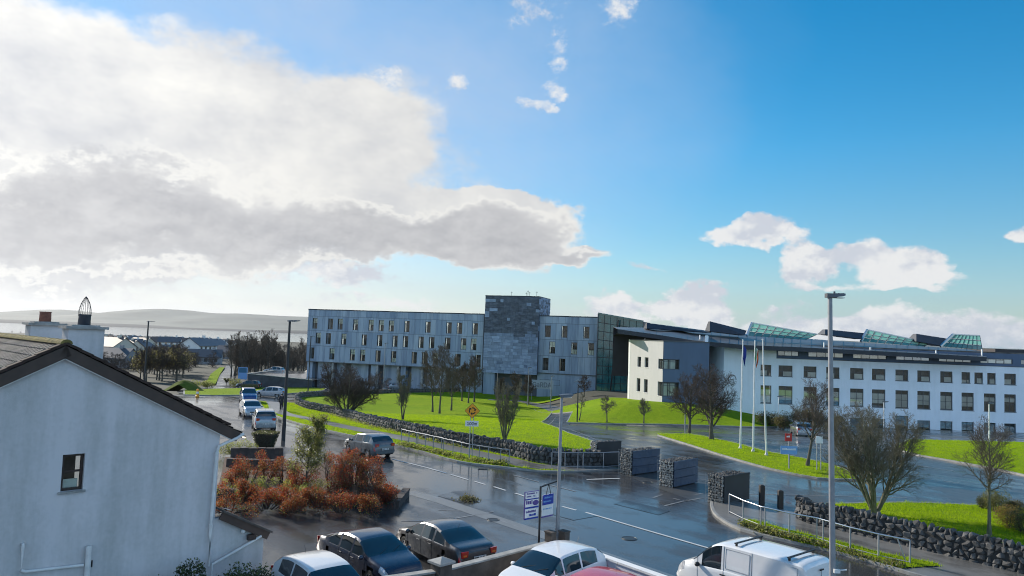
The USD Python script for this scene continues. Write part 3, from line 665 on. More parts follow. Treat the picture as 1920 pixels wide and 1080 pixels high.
# waste pipes low on the gable
A = [HS.hit(40, 1018), HS.hit(42, 1020), HS.hit(38, 1072), HS.hit(155, 1058)]
wp = MB(); wp.tube([HS.at(*A[1], -.02), HS.at(*A[1], .07), HS.at(A[1][0], A[1][1] - .06, .08), HS.at(A[1][0], A[2][1] + .05, .08)], .04, 8)
wp.tube([HS.at(A[1][0], A[2][1] + .05, .08), HS.at(A[1][0] + .1, A[2][1], .08), HS.at(A[3][0], A[3][1], .08)], .04, 8); HT.part('waste_pipe', wp, M['pvc_white'], True, world=True)
B0, B1 = HS.hit(165, 1022), HS.hit(163, 1110); sk = MB(); sk.tube([HS.at(*B0, .10), HS.at(B0[0], B1[1], .10)], .075, 10); HT.part('soil_pipe', sk, M['pvc_white'], True, world=True)
vb = MB(); a_, z_ = HS.hit(169, 1057); F_ = HS.rect(vb, a_ - .05, a_ + .05, z_ - .09, z_ + .09, .0, .04); HT.part('vent', vb, M['black'], world=True)
# lean-to beside the gable
l0, l1 = HS.hit(416, 958), HS.hit(503, 996); ltw = Polygon([(4.40, -.3), (l1[0] - .15, -.3), (l1[0] - .15, l1[1] - .12), (l0[0] + .05, l0[1] - .22), (4.40, l0[1] - .2)])
HT.part('lean_to_wall', upright(ltw, HS.at(0, 0, .004), HS.u, HS.n, .25), M['house_render'], world=True)
m = MB(); q0, q1 = HS.at(l0[0] - .02, l0[1], .12), HS.at(l1[0], l1[1], .12); dv = (q1 - q0) / np.linalg.norm(q1 - q0); up = np.cross(HS.n, dv); up *= np.sign(up[2])
m.obox((q0 + q1) / 2 - up * .12, dv, HS.n, up, np.linalg.norm(q1 - q0) / 2, .03, .12); HT.part('lean_to_fascia', m, M['fascia'], world=True)
m = MB(); m.obox((q0 + q1) / 2 + up * .02 - HS.n * 2.5, dv, HS.n, up, np.linalg.norm(q1 - q0) / 2 + .03, 2.6, .03); HT.part('lean_to_roof', m, M['roof_tile'], world=True)
m = MB(); fl = HS.at(l0[0], l0[1] + .03, .1); m.add([fl + up * .06, fl + up * .10 + dv * .28, fl + up * .10 + dv * .28 - HS.n * .3, fl + up * .05 - HS.n * .3], [[0, 1, 2], [0, 2, 3]]); HT.part('flashing', m, M['galv'], world=True)
m = MB(); t0, t1 = HS.hit(486, 1003), HS.hit(395, 1056); m.tube([HS.at(t0[0], t0[1], .14), HS.at(t1[0], t1[1], .14), HS.at(t1[0], t1[1] - 1.0, .14)], .045, 8); HT.part('rain_pipe', m, M['pvc_white'], True, world=True)
m = MB(); a_, z_ = HS.hit(454, 995); m.mesh(trimesh.creation.icosphere(2, .07).apply_translation(HS.at(a_, z_, .07))); HT.part('security_camera', m, M['pvc_white'], True, world=True)
m = MB(); a_, z_ = HS.hit(468, 1004); HS.rect(m, a_ - .12, a_ + .12, z_ - .1, z_ + .06, .05, .2); HT.part('gutter_bracket', m, M['pvc_brown'], world=True)
# chimneys
def chimney(s_, r_, w, d, z0, z1, cowl, label):
    c = HS.at(s_, 0, -r_); m = MB(); m.obox(c + [0, 0, (z0 + z1) / 2], HS.u, HS.n, (0, 0, 1), w / 2, d / 2, (z1 - z0) / 2)
    p = HT.part('chimney', m, M['house_render'], world=True, label=label)
    m = MB(); m.obox(c + [0, 0, z1 + .045], HS.u, HS.n, (0, 0, 1), w / 2 + .1, d / 2 + .1, .045); m.obox(c + [0, 0, z1 + .11], HS.u, HS.n, (0, 0, 1), w / 2 - .12, d / 2 - .1, .03); HT.part('cap', m, M['concrete'], parent=p, world=True)
    m = MB(); m.lathe([(0, 0), (.20, 0), (.19, .34), (.21, .38), (.15, .38), (.15, .1), (0, .1)], c + [0, 0, z1 + .13], 14); HT.part('chimney_pot', m, M['terracotta'] if not cowl else M['roof_dark'], True, parent=p, world=True)
    if cowl:
        m = MB()
        for k in range(9):
            t = k * 2 * PI / 9; pts = [c + np.array([math.cos(t) * r0, math.sin(t) * r0, z1 + .45 + h0]) for r0, h0 in ((.2, 0), (.19, .2), (.14, .42), (.06, .60), (.0, .68))]; m.tube(pts, .009, 4)
        HT.part('wire_cowl', m, M['dark_metal'], parent=p, world=True)
chimney(2.05, 6.0, 1.12, .75, 4.8, 8.02, True, 'right chimney stack with a wire bird cage over its pot')
chimney(1.62, 9.3, 1.05, .8, 5.2, 8.08, False, 'left chimney stack with a plain terracotta pot')

# ------------------------------------------------------------------ police station: long clad block and slate tower
GF = Face((0, 144.0), (.958, -.287))
gx = lambda px, py=650: GF.hit(px, py)[0]
GB = Thing('police_station', 'long grey-blue metal clad office block with a dark slate tower behind the lawn', 'office building', GF.at(-20, -3.0))
topz = lambda a: 1.0
TOPZ = GF.hit(740, 585)[1]; FL = [GF.hit(640, y)[1] for y in (623, 651, 685)]
gl0, gt0, gt1, gr1 = gx(575), gx(906), gx(1009), gx(1122)
ZG = -4.6
rows = [(95, 212, 285, 400, 517, 594, 670, 787, 945, 1103, 1182, 1300), (125, 202, 317, 471, 587, 702, 781, 898, 978, 1098, 1217, 1293), (82, 234, 388, 464, 580, 697, 852, 930, 1010, 1180, 1330)]
rowsR = [(85, 210, 375), (122, 287, 413), (76, 201)]
rz = [(GF.hit(640, 618)[1], GF.hit(640, 598)[1]), (GF.hit(640, 646)[1], GF.hit(640, 625.5)[1]), (GF.hit(640, 675)[1], GF.hit(640, 654)[1])]
wins = []
WW = 1.12
for k in range(3):
    for zx in rows[k]: wins.append((gx(560 + zx / 4 + 4.7), k))
    for zx in rowsR[k]: wins.append((gx(1000 + zx / 4 + 5), k))
z1f = rz[2][0] - .55                     # underside of the clad storeys
def blockwall(a0, a1, zb, zt):
    pg = sbox(a0, zb, a1, zt)
    for a, k in wins:
        if a0 < a < a1: pg = pg.difference(sbox(a - WW / 2, rz[k][0], a + WW / 2, rz[k][1]))
    return pg
for a0, a1 in ((gl0, gt0), (gt1, gr1)):
    GB.part('wall', upright(blockwall(a0, a1, z1f, TOPZ), GF.at(0, 0), GF.u, GF.n, .4), M['backing'], world=True)
    # cladding panels, storey by storey, each its own sheet with open joints
    edges = [z1f, rz[2][1] + .42, rz[1][1] + .42, rz[0][1] + .42, TOPZ]
    for b in range(4):
        zb, zt = edges[b] + .03, edges[b + 1] - .03
        wn = [(a - WW / 2, a + WW / 2) for a, k in wins if a0 < a < a1 and k == 2 - b]
        wn.sort(); cur = a0 + .05; segs = []
        for w0, w1 in wn + [(a1 - .05, None)]:
            n = max(1, round((w0 - cur) / 1.35)); e = np.linspace(cur, w0, n + 1)
            segs += [(e[i], e[i + 1], zb, zt) for i in range(n) if e[i + 1] - e[i] > .12]
            if w1: segs += [(w0, w1, zb, rz[2 - b][0]), (w0, w1, rz[2 - b][1], zt)]; cur = w1
        for s0, s1, q0, q1 in segs:
            if q1 - q0 < .1: continue
            m = MB(); GF.rect(m, s0 + .018, s1 - .018, q0, q1, .0, .045 + rnd.uniform(0, .012)); GB.part('cladding_panel', m, M['cladding'], world=True)
    m = MB(); GF.rect(m, a0 - .05, a1, TOPZ - .02, TOPZ + .16, -.5, .10); GB.part('parapet', m, M['roof_dark'], world=True)
    m = MB(); GF.rect(m, a0, a1 - .01, TOPZ - .4, TOPZ - .1, -14, -.41); GB.part('roof', m, M['roof_sheet'], world=True)
    m = MB(); GF.rect(m, a0, a1, z1f - .12, z1f, -14, .06); GB.part('soffit', m, M['alu'], world=True)
m = MB(); GF.rect(m, gl0, gl0 + .4, z1f, TOPZ, -14, -.41); GB.part('end_wall', m, M['cladding'], world=True)
for a, k in wins:
    bl = [(.08, .92, .55, 1.0)] if rnd.random() < .3 else ([(.1, .9, .0, .4)] if rnd.random() < .25 else None)
    window(GB, GF, a - WW / 2, a + WW / 2, rz[k][0], rz[k][1], .16, 2, [.72], 'alu', bl, None, fw=.05)
# ground floor: recessed wall, pale bays, dark slots
m = MB(); GF.rect(m, gl0 + .5, gt0, ZG, z1f - .12, -2.2, -1.9); GB.part('ground_floor_wall', m, M['backing'], world=True)
bay = [(572, 582), (588, 612), (624, 640), (651, 684), (692, 704), (712, 742), (748, 758), (765, 788), (796, 830), (838, 862), (870, 900)]
for b0, b1 in bay:
    m = MB(); GF.rect(m, gx(b0, 700) + .05, gx(b1, 700), ZG, z1f - .14, -1.88, -1.5 if b1 - b0 > 14 else -.6); GB.part('bay_panel', m, M['cladding'], world=True)
for px in (622, 706, 745, 790, 834, 866):
    m = MB(); GF.rect(m, gx(px, 700) - .2, gx(px, 700) + .2, ZG, z1f - .13, -.55, -.15); GB.part('column', m, M['concrete'], world=True)
m = MB(); GF.rect(m, gt1, gr1, ZG, z1f - .14, -.5, -.1); GB.part('ground_floor_wall', m, M['cladding'], world=True)
for p0, p1 in ((1012, 1030), (1034, 1050)):
    window(GB, Face(GF.at(0, 0, -.098)[:2], GF.u[:2]), gx(p0, 710), gx(p1, 710), z1f - 2.3, z1f - 1.2, .0, 3, 0, 'alu', None, None, pane='winglass')
# tower
TZ = GF.hit(958, 556)[1]; TF = Face(GF.at(0, 0, .9)[:2], GF.u[:2]); TZ0 = TF.hit(960, 701)[1]
ta0, ta1 = TF.hit(907, 640)[0], TF.hit(1008.5, 640)[0]
TD = 9.0
m = MB(); TF.rect(m, ta0 + .05, ta1 - .05, TZ0 + .05, TZ - .05, -TD, -.05); tower = GB.part('tower', m, M['backing'], world=True)
m = MB(); TF.rect(m, ta0 + 2.5, ta1 - .4, ZG, TZ0 + .05, -TD, -2.0); GB.part('tower_base', m, M['backing'], world=True)
m = MB(); TF.rect(m, ta0 + .1, ta0 + 2.4, ZG, TZ0 + .05, -2.0, -.3); GB.part('tower_pier', m, M['cladding'], world=True)
def slabs(F, a0, a1, z0, z1, rowsn, colsn, light):
    e = np.linspace(z0, z1, rowsn + 1)
    for r in range(rowsn):
        x = a0
        while x < a1 - .05:
            w = rnd.choice((.6, .9, 1.2, 1.6)) * (a1 - a0) / (colsn * 1.05); x1 = min(a1, x + w); x1 = a1 if a1 - x1 < .3 else x1
            t = (r + .5) / rowsn; pl = light(t, (x + x1) / 2)
            k = 'slab_dark' if pl < .34 else 'slab_mid' if pl < .62 else 'slab_light'
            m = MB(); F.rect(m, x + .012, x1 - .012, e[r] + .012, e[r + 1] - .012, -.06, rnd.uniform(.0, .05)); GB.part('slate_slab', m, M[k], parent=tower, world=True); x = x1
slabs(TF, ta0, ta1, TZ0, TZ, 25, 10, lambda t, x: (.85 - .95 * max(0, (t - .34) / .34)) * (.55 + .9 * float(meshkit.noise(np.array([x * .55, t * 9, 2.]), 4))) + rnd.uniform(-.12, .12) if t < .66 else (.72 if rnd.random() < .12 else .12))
SF = Face(TF.at(ta1, 0)[:2], -TF.n[:2])
slabs(SF, .02, TD, TZ - 4.6 + 1.4, TZ, 9, 9, lambda t, x: rnd.random() * 1.1)
slabs(SF, .02, TD, TZ - 9.5, TZ - 4.6, 5, 6, lambda t, x: rnd.random() * .7)
for k in range(4):
    m = MB(); SF.rect(m, 1.2 + k * 1.6, 1.6 + k * 1.6, TZ - 4.6, TZ - 3.2, -.06, .04); GB.part('screen_post', m, M['slab_mid'], world=True)
m = MB(); TF.rect(m, ta0 - .04, ta1 + .04, TZ, TZ + .12, -TD, .06); GB.part('tower_coping', m, M['roof_dark'], world=True)
for px, h in ((951, 1.0), (979, .9), (982, 1.3), (985, 1.0), (999, 1.1)):
    a = TF.hit(px, 556)[0]; m = MB(); m.tube([TF.at(a, TZ + .1, -3), TF.at(a, TZ + .1 + h, -3)], .035, 5); m.tube([TF.at(a - .2, TZ + .1 + h * .8, -3), TF.at(a + .2, TZ + .1 + h * .8, -3)], .03, 5); GB.part('aerial', m, M['dark_metal'], world=True)
# the station's sign board
sg = Thing('police_sign', 'pale signboard with the lettering GARDA on posts before the slate tower', 'sign', P(1018, 733))
Fs = Face(AT(996, 722, 134)[:2], (.97, -.24)); s0, sb = Fs.hit(994, 728); s1, st_ = Fs.hit(1038, 714)
m = MB(); Fs.rect(m, s0, s1, sb, st_, -.05, 0); sg.part('board', m, pbr('sign_grey', (.30, .34, .40), .6), world=True)
tm = meshkit.text_mesh('GaRDA', (st_ - sb) * .55, .02, True); v, f = VF(tm); w_ = v[:, 0].max()
v = Fs.at(s0 + .35, sb + (st_ - sb) * .2, .003) + v[:, :1] * Fs.u * ((s1 - s0 - .7) / w_) + v[:, 1:2] * np.array([0, 0, 1.]) + v[:, 2:3] * Fs.n
sg.part('lettering', (v, f), pbr('sign_slate', (.13, .15, .19), .6), world=True)
for a in (s0 + .3, s1 - .3):
    m = MB(); q = Fs.at(a, 0, -.1); m.bar((q[0], q[1], float(H(q[0], q[1]))), (q[0], q[1], st_ - .1), .09); sg.part('post', m, M['polegrey'], world=True)

# ------------------------------------------------------------------ teal glass atrium between the two buildings
AGb = Thing('glass_atrium', 'leaning teal glass atrium wedge between the slate tower block and the white offices', 'building', (14, 132, -3))
def P3(px, py, Y): return AT(px, py, Y)
a0, a1, a2, a3 = P3(1122, 588, 137), P3(1206, 603, 131), P3(1199, 735, 131), P3(1117, 735, 137)
bk = np.array([3.0, 9.0, 0]); nT = np.cross(a1 - a0, a3 - a0); nT /= np.linalg.norm(nT)
nT = nT if nT[1] < 0 else -nT
i0, i1 = P3(1160, 600, 134), P3(1145, 735, 134.5)
cols_ = 7; rws = 9
for i in range(cols_):
    for j in range(rws):
        s0_, s1_, t0_, t1_ = i / cols_, (i + 1) / cols_, j / rws, (j + 1) / rws
        L = lambda s, t: (a0 * (1 - s) + a1 * s) * (1 - t) + (a3 * (1 - s) + a2 * s) * t
        e = .04; m = MB(); A_, B_, C_, D_ = L(s0_ + e / cols_, t0_ + e / rws), L(s1_ - e / cols_, t0_ + e / rws), L(s1_ - e / cols_, t1_ - e / rws), L(s0_ + e / cols_, t1_ - e / rws)
        m.add([A_, B_, C_, D_, A_ - nT * .05, B_ - nT * .05, C_ - nT * .05, D_ - nT * .05], BOXF); AGb.part('glass_panel', m, M['teal_glass'], world=True)
m = MB(); o_ = -nT * .12
m.add([a0 + o_, a1 + o_, a2 + o_, a3 + o_, a0 + bk, a1 + bk, a2 + bk, a3 + bk], BOXF); AGb.part('core', m, M['roof_dark'], world=True)
m = MB(); m.bar(a0 + [0, 0, .05], a1 + [0, 0, .05], .25, .3); AGb.part('roof_edge', m, M['teal_glass'], world=True)
m = MB(); m.bar(a0 + nT * .05, a3 + nT * .05, .18); AGb.part('corner_post', m, M['alu'], world=True)
m = MB(); m.bar(i0 + nT * .15, i1 + nT * .15, .22); AGb.part('strut', m, M['dark_metal'], world=True)

# ------------------------------------------------------------------ white offices at the right
WF = Face((0, 108.0), (1, 0)); wx = lambda px, py=700: WF.hit(px, py)[0]
WB = Thing('white_offices', 'long white office building with rows of square windows under an overhanging grey roof', 'office building', (50, 108, -3))
ops = []                                  # (a0, a1, z0, z1, mullions, transoms, blind)
z1_ = [WF.hit(1700, y)[1] for y in (695.5, 715.8)]; zr1 = (WF.hit(1475, 706.2)[1], WF.hit(1475, 685.4)[1]); zr2 = (WF.hit(1475, 757.5)[1], WF.hit(1475, 724)[1]); zr3 = (WF.hit(1820, 812)[1], WF.hit(1820, 791.5)[1])
c1 = [(1426, 1446), (1460, 1486), (1507, 1531), (1549, 1574), (1594, 1619), (1635, 1660), (1679, 1703), (1720, 1744), (1763, 1786), (1803, 1819), (1827, 1843), (1851, 1867), (1883, 1905), (1925, 1948), (1965, 1988), (2005, 2028)]
c2 = [(1426, 1446), (1460, 1486), (1507, 1531), (1549, 1574), (1594, 1619), (1635, 1660), (1679, 1703), (1720, 1744), (1763, 1786), (1803, 1826), (1845, 1867), (1883, 1905), (1925, 1948), (1965, 1988), (2005, 2028)]
c3 = [(1594, 1619), (1635, 1660), (1679, 1703), (1720, 1744), (1763, 1786), (1803, 1826), (1845, 1867), (1883, 1905), (1925, 1948), (1965, 1988), (2005, 2028)]
for i, (p0, p1) in enumerate(c1): ops.append((wx(p0, 695), wx(p1, 695), zr1[0], zr1[1], [.33] if i % 3 else [.66], [.45] if i % 2 else [.6], [(.34 if i % 3 else .02, .98 if i % 3 else .66, .04, .48)] if i not in (9,) else [(.05, .95, .05, .3)]))
for i, (p0, p1) in enumerate(c2): ops.append((wx(p0, 740), wx(p1, 740), zr2[0], zr2[1], 2, [.45, .78], [(.03, .97, .22 if i % 2 else .05, .78)] if i < 10 else [(.03, .97, .55, .8)]))
for i, (p0, p1) in enumerate(c3): ops.append((wx(p0, 800), wx(p1, 800), zr3[0], zr3[1] + (.55 if p0 == 1679 else 0), 2, [.6], None))
wl = wx(1357, 700); wr_ = wx(2040, 700); bandx = wx(1456, 660); ztop = WF.hit(1400, 648)[1] + .05; zband = WF.hit(1600, 677.3)[1]; zbt = zband + 1.9
pg = unary_union([sbox(wl, -3.9, wr_, zband), sbox(wl, zband - .01, bandx, ztop)])
for o in ops: pg = pg.difference(sbox(*[o[k] for k in (0, 2, 1, 3)]))
WB.part('wall', upright(pg, WF.at(0, 0), WF.u, WF.n, .35), M['white_render'], world=True)
gb = sbox(bandx + .002, zband + .003, wr_, zbt)
sw = []
for p0, p1, n in ((1459, 1498, 3), (1516, 1582, 4), (1600, 1663, 4), (1681, 1744, 4), (1761, 1822, 4), (1839, 1899, 4), (1915, 1975, 4)): sw.append((wx(p0, 670), wx(p1, 670), zband + .42, zband + 1.12, n))
for o in sw: gb = gb.difference(sbox(o[0], o[2], o[1], o[3]))
WB.part('attic_band', upright(gb, WF.at(0, 0, -.05), WF.u, WF.n, .3), M['grey_render'], world=True)
m = MB(); WF.rect(m, bandx, wr_, zband + .003, zband + .08, -.05, .05); WB.part('string_course', m, M['alu'], world=True)
for o in ops: window(WB, WF, *o[:4], depth=.13, mull=o[4], trans=o[5], frame='alu', blind=o[6], sill='alu', pane='solar_glass')
WF2 = Face(WF.at(0, 0, -.05)[:2], (1, 0))
for o in sw: window(WB, WF2, *o[:4], depth=.1, mull=o[4], trans=0, frame='alu', blind=[((k + .06) / o[4], (k + .94) / o[4], .05, rnd.choice((.6, .75, .9))) for k in range(o[4]) if rnd.random() < .85], pane='solar_glass')
# body behind the facade, return wall at its left, plinth
m = MB(); WF.rect(m, wl + .3, wr_, -3.9, zband, -16, -1.3); WB.part('core', m, M['room'], world=True)
m = MB(); WF.rect(m, wl + .3, wr_, zband, zbt + .2, -16, -1.3); WB.part('core', m, M['room'], world=True)
m = MB(); WF.rect(m, wl, wl + .3, -3.9, ztop, -9, -.351); WB.part('return_wall', m, M['white_render'], world=True)
m = MB(); WF.rect(m, wl - .04, wr_, -3.9, -3.25, 0, .05); WB.part('plinth', m, M['roof_dark'], world=True)
pr_ = np.array([WF.at(wx(1373, 712), WF.hit(1373, 712)[1], .02)]); m = MB()
a_, z_ = WF.hit(1373, 712); m.tube([WF.at(a_ + math.cos(t) * .55, z_ + math.sin(t) * .7, .03) for t in np.linspace(0, 2 * PI * .85, 14)], .05, 4); m.tube([WF.at(a_ - .3, z_, .03), WF.at(a_ + .25, z_ + .1, .03), WF.at(a_ + .1, z_ - .45, .03)], .05, 4); WB.part('wall_emblem', m, M['alu'], world=True)
# the front block, its left face in the sun
c0 = AT(1242.5, 700, 98.0); c1_ = np.array([c0[0] - 2.7, c0[1] + 10.1])
BF = Face(c1_, c0[:2] - c1_); GFr = Face(c0[:2], (.966, .258))
LB = float(np.linalg.norm(c0[:2] - c1_)); ZT = BF.hit(1241, 639.5)[1]; ZB = -.8
LG = (wl - c0[0]) / .966 * .60
def rows_of(F, lst): return [(F.hit(p0, y1)[0], F.hit(p1, y1)[0], F.hit((p0 + p1) / 2, y1)[1], F.hit((p0 + p1) / 2, y0)[1]) for p0, p1, y0, y1 in lst]
bw = rows_of(BF, [(1195, 1201.5, 669, 688), (1208.5, 1215.5, 670, 689), (1193.5, 1200, 709, 734), (1207, 1214, 711, 736)])
cw = [(BF.hit(1229, 690)[0], BF.hit(1240, 672)[1]), (BF.hit(1228, 735)[0], BF.hit(1240, 715)[1])]
zc = [(BF.hit(1240, 692)[1], BF.hit(1240, 673)[1]), (BF.hit(1240, 743)[1], BF.hit(1240, 716)[1])]
gw = [GFr.hit(1274, 680)[0], GFr.hit(1274, 680)[0]]
pb, pgf = sbox(0, ZB - 3, LB, ZT), sbox(.002, ZB - 3, LG, ZT)
for o in bw: pb = pb.difference(sbox(o[0], o[2], o[1], o[3]))
for k in range(2):
    pb = pb.difference(sbox(LB - 1.35, zc[k][0], LB + .1, zc[k][1])); pgf = pgf.difference(sbox(-.1, zc[k][0], gw[k], zc[k][1]))
WB.part('block_side_wall', upright(pb, BF.at(0, 0), BF.u, BF.n, .35), M['block_render'], world=True, label='sunlit cream side wall of the front block')
WB.part('block_front_wall', upright(pgf, GFr.at(0, 0), GFr.u, GFr.n, .35), M['grey_render'], world=True, label='dark grey front wall of the front block')
for o in bw: window(WB, BF, *o, depth=.2, mull=1, trans=[.55], frame='alu', blind=None, sill='soffit')
for k in range(2):
    window(WB, BF, LB - 1.35, LB - .06, zc[k][0], zc[k][1], .14, 2, 0, 'alu', [(.05, .95, .1, .8)], 'soffit')
    window(WB, GFr, .06, gw[k], zc[k][0], zc[k][1], .14, [.45, .8], [.75], 'alu', [(.03, .78, .05, .9)])
m = MB(); ctr = [BF.at(0, 0, -.9), BF.at(LB - .4, 0, -.9), GFr.at(LG, 0, -.9), BF.at(0, 0) + GFr.u * LG]
m.prism(Polygon([tuple(q[:2]) for q in ctr]), ZB - 3, ZT - .3); WB.part('block_core', m, M['room'], world=True)
m = MB(); m.prism(Polygon([tuple(BF.at(-.05, 0, .08)[:2]), tuple(BF.at(LB, 0)[:2] + np.array([-.05, -.12])), tuple(GFr.at(LG, 0, .08)[:2]), tuple((BF.at(0, 0) + GFr.u * LG)[:2])]), ZT, ZT + .10); WB.part('block_roof', m, M['alu'], world=True)
m = MB(); BF.rect(m, -.6, -.05, ZB - 3, ZT + .1, -.3, .0); WB.part('corner_fin', m, M['soffit'], world=True)
m = MB(); q0 = GFr.at(LG - .3, 0, -.2); q1 = WF.at(wl, 0, -9)
m.bar((q0[0], q0[1] + .2, 2.2), (q1[0], q1[1], 2.2), .35, ZT * 1.0 + 6); WB.part('link_wall', m, M['white_render'], world=True)
for px, y0, y1 in ((1209, 634, 640), (1312, 628, 642), (1545, 642, 655), (1632, 651, 659), (1755, 657, 665), (1841, 655, 668)):
    q0, q1 = AT(px, y1, 107.6), AT(px, y0, 107.6); m = MB(); m.bar(q0, q1, .16); WB.part('roof_support', m, M['soffit'], world=True)
# roof: a sheet that rises to the back, with thick dark eaves
fe = [AT(px, py, 105.5) for px, py in ((1158, 617), (1230, 627), (1300, 638), (1400, 647), (1500, 651), (1620, 657), (1740, 663), (1850, 669.5))]
be = [AT(px, py, 122.0) for px, py in ((1150, 613), (1230, 615), (1300, 617.5), (1400, 626), (1500, 634), (1620, 643), (1740, 650), (1846, 657))]
n = len(fe); m = MB(); m.add(fe + be, [(i, i + 1, n + i + 1, n + i) for i in range(n - 1)]); lo = [q - [0, 0, .55] for q in fe]; m.add(fe + lo, [(i, n + i, n + i + 1, i + 1) for i in range(n - 1)])
RS = WB.part('roof', m, M['roof_sheet'], world=True)
m = MB(); m.add([q - [0, 0, .02] - [0, .03, 0] for q in fe] + [q - [0, .03, .62] for q in fe], [(i, n + i, n + i + 1, i + 1) for i in range(n - 1)]); WB.part('eaves', m, M['roof_dark'], parent=RS, world=True)
m = MB(); m.add([q - [0, 0, .56] for q in fe] + [q - [0, 0, 1.4] for q in be], [(i, n + i, n + i + 1, i + 1) for i in range(n - 1)]); m.add([q for q in be] + [q - [0, 0, 8] for q in be], [(i, n + i, n + i + 1, i + 1) for i in range(n - 1)]); WB.part('roof_underside', m, M['roof_dark'], parent=RS, world=True)
for i in range(n - 1):
    for t in np.linspace(0, 1, 7)[:-1]:
        q0 = fe[i] * (1 - t) + fe[i + 1] * t; q1 = be[i] * (1 - t) + be[i + 1] * t; s_ = MB(); s_.bar(q0 + [0, 0, .02], q1 + [0, 0, .02], .05, .06); WB.part('standing_seam', s_, M['roof_sheet'], parent=RS, world=True)
# roof monitors: glazed wedges and dark wedges
def monitor(pts, Y0, Y1, kind, label=None):
    """pts: pixel outline (top left, top right, bottom right, bottom left) seen at Y0 for the foot and Y1 for the top"""
    tl, tr, br, bl = AT(*pts[0], Y1), AT(*pts[1], Y1), AT(*pts[2], Y0), AT(*pts[3], Y0)
    m = MB(); bk = np.array([0, 3.0, 0])
    if kind: m.add([tl, tr, br, bl, tl + bk * .3, tr + bk * .3, br + bk, bl + bk], BOXF[2:])
    else:
        for i in range(9): t = i / 8; m.bar(tl * (1 - t) + tr * t, bl * (1 - t) + br * t, .07)
        for t in (.34, .67): m.bar(tl * (1 - t) + bl * t, tr * (1 - t) + br * t, .07)
    b = WB.part('roof_monitor', m, M['roof_dark'] if kind else M['alu'], world=True, label=label)
    n_ = np.cross(tr - tl, bl - tl); n_ /= np.linalg.norm(n_); n_ = n_ if n_[1] < 0 else -n_
    nx_, nz_ = (8, 3)
    for i in range(nx_):
        for j in range(nz_):
            L = lambda s, t: (tl * (1 - s) + tr * s) * (1 - t) + (bl * (1 - s) + br * s) * t + n_ * .03
            s0_, s1_, t0_, t1_ = i / nx_ + .008, (i + 1) / nx_ - .008, j / nz_ + .03, (j + 1) / nz_ - .03
            q = MB(); A_, B_, C_, D_ = L(s0_, t0_), L(s1_, t0_), L(s1_, t1_), L(s0_, t1_); q.add([A_, B_, C_, D_] + [w - n_ * .025 for w in (A_, B_, C_, D_)], BOXF)
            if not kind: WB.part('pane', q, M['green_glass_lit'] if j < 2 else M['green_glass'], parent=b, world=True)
    if kind:
        q = MB(); q.add([w + n_ * .02 for w in (tl, tr, br, bl)], [[0, 1, 2], [0, 2, 3]]); WB.part('cladding', q, M['roof_dark'], parent=b, world=True)
    else:
        q = MB(); q.bar(bl + n_ * .06, tl + n_ * .06, .28); q.bar(tl + n_ * .06, tr + n_ * .06, .16); WB.part('frame', q, M['stainless'], parent=b, world=True)
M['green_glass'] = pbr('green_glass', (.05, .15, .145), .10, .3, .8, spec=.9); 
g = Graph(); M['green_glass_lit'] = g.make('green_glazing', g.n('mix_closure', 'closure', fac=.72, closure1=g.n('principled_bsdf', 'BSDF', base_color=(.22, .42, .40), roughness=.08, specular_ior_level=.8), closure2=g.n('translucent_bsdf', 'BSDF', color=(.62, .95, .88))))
for pts, k in ((((1213, 605.5), (1333, 621), (1333, 624), (1213, 616)), 1), (((1331, 602.5), (1400, 620), (1396, 629), (1331, 621)), 1), (((1410, 605.5), (1532, 627), (1510, 637.5), (1400, 630)), 0),
               (((1547, 617.5), (1622, 625), (1618, 636), (1547, 627)), 1), (((1626, 618.5), (1742, 643), (1733, 650), (1614, 641)), 0), (((1718, 626), (1776, 635), (1768, 649), (1718, 640)), 1), (((1787, 627), (1837, 629.5), (1842, 657), (1763, 650)), 0)):
    monitor(pts, 113, 114.2, k)
m = MB(); q0, q1 = AT(1866, 669, 116), AT(1990, 674, 116); m.add([q0, q1, q1 - [0, 0, 1.5], q0 - [0, 0, 1.5]] + [w + [0, 8, 0] for w in (q0, q1, q1 - [0, 0, 1.5], q0 - [0, 0, 1.5])], BOXF); m.add([w + [0, 0, 1.25] for w in (q0, q1, q1 - [0, 0, 1.5], q0 - [0, 0, 1.5])] + [w + [0, 8, 1.25] for w in (q0, q1, q1 - [0, 0, 1.5], q0 - [0, 0, 1.5])], BOXF); WB.part('plant_screen', m, pbr('louvre_brown', (.035, .03, .032), .6), world=True)
m = MB(); q = [AT(px, py, 112) for px, py in ((1846, 672), (2040, 679))]; m.add([q[0], q[1], q[1] + [0, 14, .2], q[0] + [0, 14, .2]], [[0, 1, 2], [0, 2, 3]]); WB.part('flat_roof', m, M['roof_sheet'], world=True)
# ------------------------------------------------------------------ stones, walls, gabions
def hull_stone(r, n=13):
    p = np.array([[r.gauss(0, 1) for _ in range(3)] for _ in range(n)]); p /= np.linalg.norm(p, axis=1, keepdims=True)
    p = np.sign(p) * np.abs(p) ** .62
    h = trimesh.convex.convex_hull(p); return np.array(h.vertices), np.array(h.faces)
STONES = [hull_stone(rnd, rnd.randint(11, 15)) for _ in range(16)]
def stone_mat(name, a, b, lich):
    g = Graph(); p = g.pos(); n = g.noise(p, 5.0, 4, .65); l = g.mr(g.noise(p, 11.0, 3, .6), .56, .70)
    c = g.mixc(g.mr(n, .3, .7), a, b); c = g.mixc(l * .55, c, lich)
    r = g.mr(g.n('object_info', 'random'), 0, 1, .65, 1.35); c = g.n('vector_math', 'vector', math_type='scale', vector1=c, scale=r)
    return g.make(name, g.n('principled_bsdf', 'BSDF', base_color=c, roughness=.85, normal=g.n('bump', 'normal', height=g.noise(p, 30.0, 3), strength=1.0, distance=.01)))
